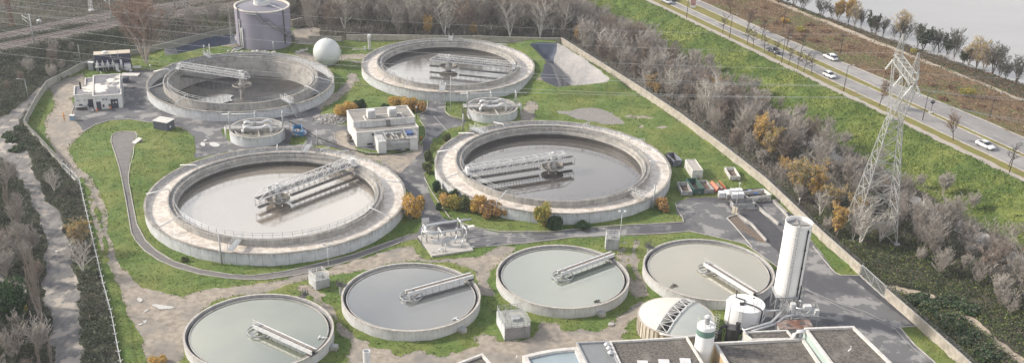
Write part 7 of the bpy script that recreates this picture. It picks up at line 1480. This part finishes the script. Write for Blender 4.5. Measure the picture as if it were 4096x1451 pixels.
for i, p in enumerate(scatter(30, lambda rs: G(rs.uniform(60, 1250), rs.uniform(-80, 30), 0), 5, 12)):
    if float(seg_dist(np.array([p.x]), np.array([p.y]), RAILC)[0]) < 15: continue
    p.z = H(p.x, p.y)-.1; tree(('wood0', 'wood1', 'wood3')[i % 3], p, TR.uniform(6, 9), 'bare tree beyond the railway at the top left', 'lineside_tree', 'bare trees beyond the railway')

# ------------------------------------------------------------------ ground cover (stuff)
RSN = np.random.RandomState(3)
def tri_cloud(name, P, size, mats, label, cat, upright=0.0, aspect=1.0, wd_=.55):
    n = len(P); u = RSN.normal(size=(n, 3)); u /= np.linalg.norm(u, axis=1)[:, None]; v = RSN.normal(size=(n, 3)); v -= (v*u).sum(1)[:, None]*u; v /= np.linalg.norm(v, axis=1)[:, None]
    if upright: u = u*(1-upright)+np.array([0, 0, 1])*upright; v[:, 2] *= .3
    s = (size*RSN.uniform(.6, 1.4, n))[:, None]
    V = np.stack([P+u*s*aspect, P-v*s*wd_-u*s*.3, P+v*s*wd_-u*s*.3], 1).reshape(-1, 3); F = np.arange(3*n).reshape(-1, 3); o = P.mean(0); o[2] = 0
    ob = big_obj(name, V-o, F, mats, RSN.randint(0, len(mats), n), k=3); ob.location = o
    return tag(ob, label, cat, kind='stuff')
def sample_region(mask, n, jit=.5):
    idx = np.argwhere(mask); wgt = (cy[mask]**2); wgt = wgt/wgt.sum(); ch = RSN.choice(len(idx), n, p=wgt); i, j = idx[ch].T
    a = RSN.rand(n); b = RSN.rand(n); x = Vx[i, j]*(1-a)*(1-b)+Vx[i, j+1]*a*(1-b)+Vx[i+1, j]*(1-a)*b+Vx[i+1, j+1]*a*b; y = Vy[i, j]*(1-a)*(1-b)+Vy[i, j+1]*a*(1-b)+Vy[i+1, j]*(1-a)*b+Vy[i+1, j+1]*a*b
    return x, y
dx_, dy_, dz_ = cx, cy, -CH
den = dx_*_fw[0]+dy_*_fw[1]+dz_*_fw[2]; PXX = 2048+FPX*(dx_*_r2[0]+dy_*_r2[1]+dz_*_r2[2])/den; PYY = CY-FPX*(dx_*_u2[0]+dy_*_u2[1]+dz_*_u2[2])/den
vis = (PXX > -250) & (PXX < 4350) & (PYY > -150) & (PYY < 1600)
G0 = (REG == 0)
ls = G0 & vis & (PXX < 560) & (PYY > 130)                    # left scrub and bramble strips
rs_ = G0 & vis & (ss > 150) & (dd < -24) & (PXX > 2900)      # lower right thicket floor
wf = G0 & vis & ~ls & ~((dd > -19.4))                        # woodland floor
def mounds(mask, n, hmax, seed, msc=3.0):
    x, y = sample_region(mask, n); m = np.clip(.5+.5*vnoise(x, y, msc, seed)+.3*vnoise(x, y, msc*.35, seed+1), .05, 1.2)
    z = height(x, y)+hmax*m*RSN.rand(n)**.45; return np.stack([x, y, z], 1)
tri_cloud('bramble_cover', mounds(ls, 120000, 1.5, 21), .24, [LGB, LG, leaf_mat('leaf_grey_bramble', (.15, .155, .125), (.115, .12, .10)), LGB], 'dark green grey brambles covering the ground left of the fence and below the railway', 'brambles')
tri_cloud('woodland_undergrowth', mounds(wf, 150000, 1.6, 23), .22, [leaf_mat('leaf_litter_brown', (.17, .13, .10), (.12, .095, .075)), leaf_mat('leaf_grey_brown', (.19, .155, .125), (.14, .118, .098)), LGB, LG], 'grey brown undergrowth of the bare woods', 'undergrowth', 0)
tri_cloud('green_thicket', mounds(rs_ & (dd < -33), 50000, 1.5, 25, 4), .2, [LGB, LG, leaf_mat('leaf_mid_green', (.10, .16, .04), (.07, .12, .035)), LYG], 'green brambles and grass outside the wall at lower right', 'brambles')
wt = wf & ~((ss > 140) & (dd < -40)) & ~((PXX < 620) & (PYY > 100)); x, y = sample_region(wt, 170000); P = np.stack([x, y, height(x, y)+RSN.rand(len(x))*4.2*np.clip(.6+.6*vnoise(x, y, 5, 40), .1, 1.2)], 1)
tri_cloud('twig_thicket', P, .7, [TWG, TWG, TWB, TWP], 'thin grey twigs of the leafless underwood', 'twigs', .45, 1.5, .04)
vr = (REG == RN.index('dry_verge')) & vis & (dd > 17)
P = mounds(vr & (dd < 44), 70000, 1.1, 27, 2.2); tri_cloud('dry_brush', P, .26, [LB, LT, leaf_mat('leaf_dull_red', (.26, .15, .11), (.19, .12, .09)), LGB], 'russet dry brush between the road and the river path', 'brush', .3)
P = mounds(vr & (dd > 44) & (height(cx, cy) > -1.5), 30000, 1.0, 29, 2.2); tri_cloud('bank_scrub', P, .3, [LGB, LG, TWD, LB], 'dark scrub along the river bank', 'scrub', .2)
em = (REG == RN.index('embankment')) & vis; x, y = sample_region(em, 90000)
m_ = np.clip(.5+.8*vnoise(x, y, 2.6, 31)+.4*vnoise(x, y, .9, 32), 0, 1.3); P = np.stack([x, y, height(x, y)+.45*m_*RSN.rand(len(x))], 1)
GL1 = leaf_mat('grass_blade_green', (.12, .215, .032), (.08, .16, .026), .08); GL2 = leaf_mat('grass_blade_yellow', (.235, .275, .065), (.165, .215, .045), .08); GL3 = leaf_mat('grass_blade_dark', (.045, .09, .018), (.035, .07, .016), .08)
tri_cloud('long_grass', P, .26, [GL1, GL2, GL3, GL1, GL2], 'long tussocky green grass on the embankment', 'grass', .45)
lm_ = (REG == RN.index('lawn')) & vis; x, y = sample_region(lm_, 260000); keep = np.ones(len(x), bool)
for c, r in ((TA, 26.8), (TB, 26.8), (TCC, 24.3), (TD, 24.3), (TE, 12.5), (TG, 12.5), (TH, 12.5), (TI, 12.5)): keep &= np.hypot(x-c[0], y-c[1]) > r
x = x[keep]; y = y[keep]; m_ = np.clip(.5+.8*vnoise(x, y, 1.8, 33), .1, 1.2); P = np.stack([x, y, height(x, y)+.16*m_*RSN.rand(len(x))], 1)
edge = lm_.astype(float)
for _ in range(5): edge[1:-1, 1:-1] = (edge[1:-1, 1:-1]*2+edge[:-2, 1:-1]+edge[2:, 1:-1]+edge[1:-1, :-2]+edge[1:-1, 2:])/6
em2 = (edge > .16) & (REG == RN.index('dirt_track')); x, y = sample_region(em2, 16000); kp = (vnoise(x, y, .9, 50)+.5*vnoise(x, y, .35, 51)) > -.05; x = x[kp]; y = y[kp]
P = np.concatenate([P, np.stack([x, y, height(x, y)+.10*RSN.rand(len(x))], 1)])
tri_cloud('lawn_grass', P, .19, [GL1, GL2, GL3, GL2], 'rough short grass growing between the basins', 'grass', .4)
hz = MB(); hz.b2(-1450, -1450, -5.2, 1450, 1450, 104); ho = hz.build('haze', None or bpy.data.materials.new('haze_air')); tag(ho, 'thin pale winter haze over the whole site', 'haze', kind='stuff')
hm_ = bpy.data.materials['haze_air']; hm_.use_nodes = True; hn = hm_.node_tree; hn.nodes.remove(hn.nodes['Principled BSDF']); pv = hn.nodes.new('ShaderNodeVolumePrincipled'); pv.inputs['Density'].default_value = .00015; pv.inputs['Color'].default_value = (.82, .88, 1, 1); pv.inputs['Anisotropy'].default_value = .2; hn.links.new(pv.outputs[0], hn.nodes['Material Output'].inputs['Volume'])
# a few bramble mounds and dry bushes that read as single plants
for i, px in enumerate(((3770, 1215), (3700, 1230), (3830, 1300), (3880, 1360), (3930, 1420), (3790, 1290), (3660, 1205), (3860, 1240))): shrub('bramble', at(px), 6.5, 2.6, 'rounded green bramble mound outside the wall at lower right', 'bramble_mound', 'bramble mounds outside the wall', 'bramble')
for i, (px, py) in enumerate(((50, 560), (30, 545), (80, 520), (95, 585), (120, 600), (70, 600))): shrub('bramble', at((px, py)), 4.5, 1.6, 'low bramble mound beside the old road at the left edge', 'bramble_mound', 'bramble mounds by the old road', 'bramble')
shrub('yg', at((3865, 385)), 5, 3.0, 'large yellow bush in the russet brush by the river', 'yellow_bush'); shrub('yg', at((2780+420, 130)), 3.5, 2.2, 'yellowish bush near the top of the russet strip', 'yellow_bush'); shrub('orange', at((3140, 95)), 3.5, 2.4, 'orange bush in the russet strip near the top', 'orange_shrub'); shrub('yg', at((3655, 215)), 3.0, 1.8, 'small green yellow bush beside the river path', 'yellow_bush')
for i, p in enumerate(scatter(44, lambda rs: DP(rs.uniform(0, 190), rs.uniform(21, 40)), 3.5, 14)): 
    s, d = dyke_sd(p)
    if d < 19+max(0, min(80, s-50))*.055: continue
    p.z = H(p.x, p.y)-.1; shrub('dry', p, TR.uniform(2.5, 4.5), TR.uniform(1.0, 1.7), 'russet dry bush in the strip between road and river path', 'dry_bush', 'dry bushes between road and river path', 'bush')
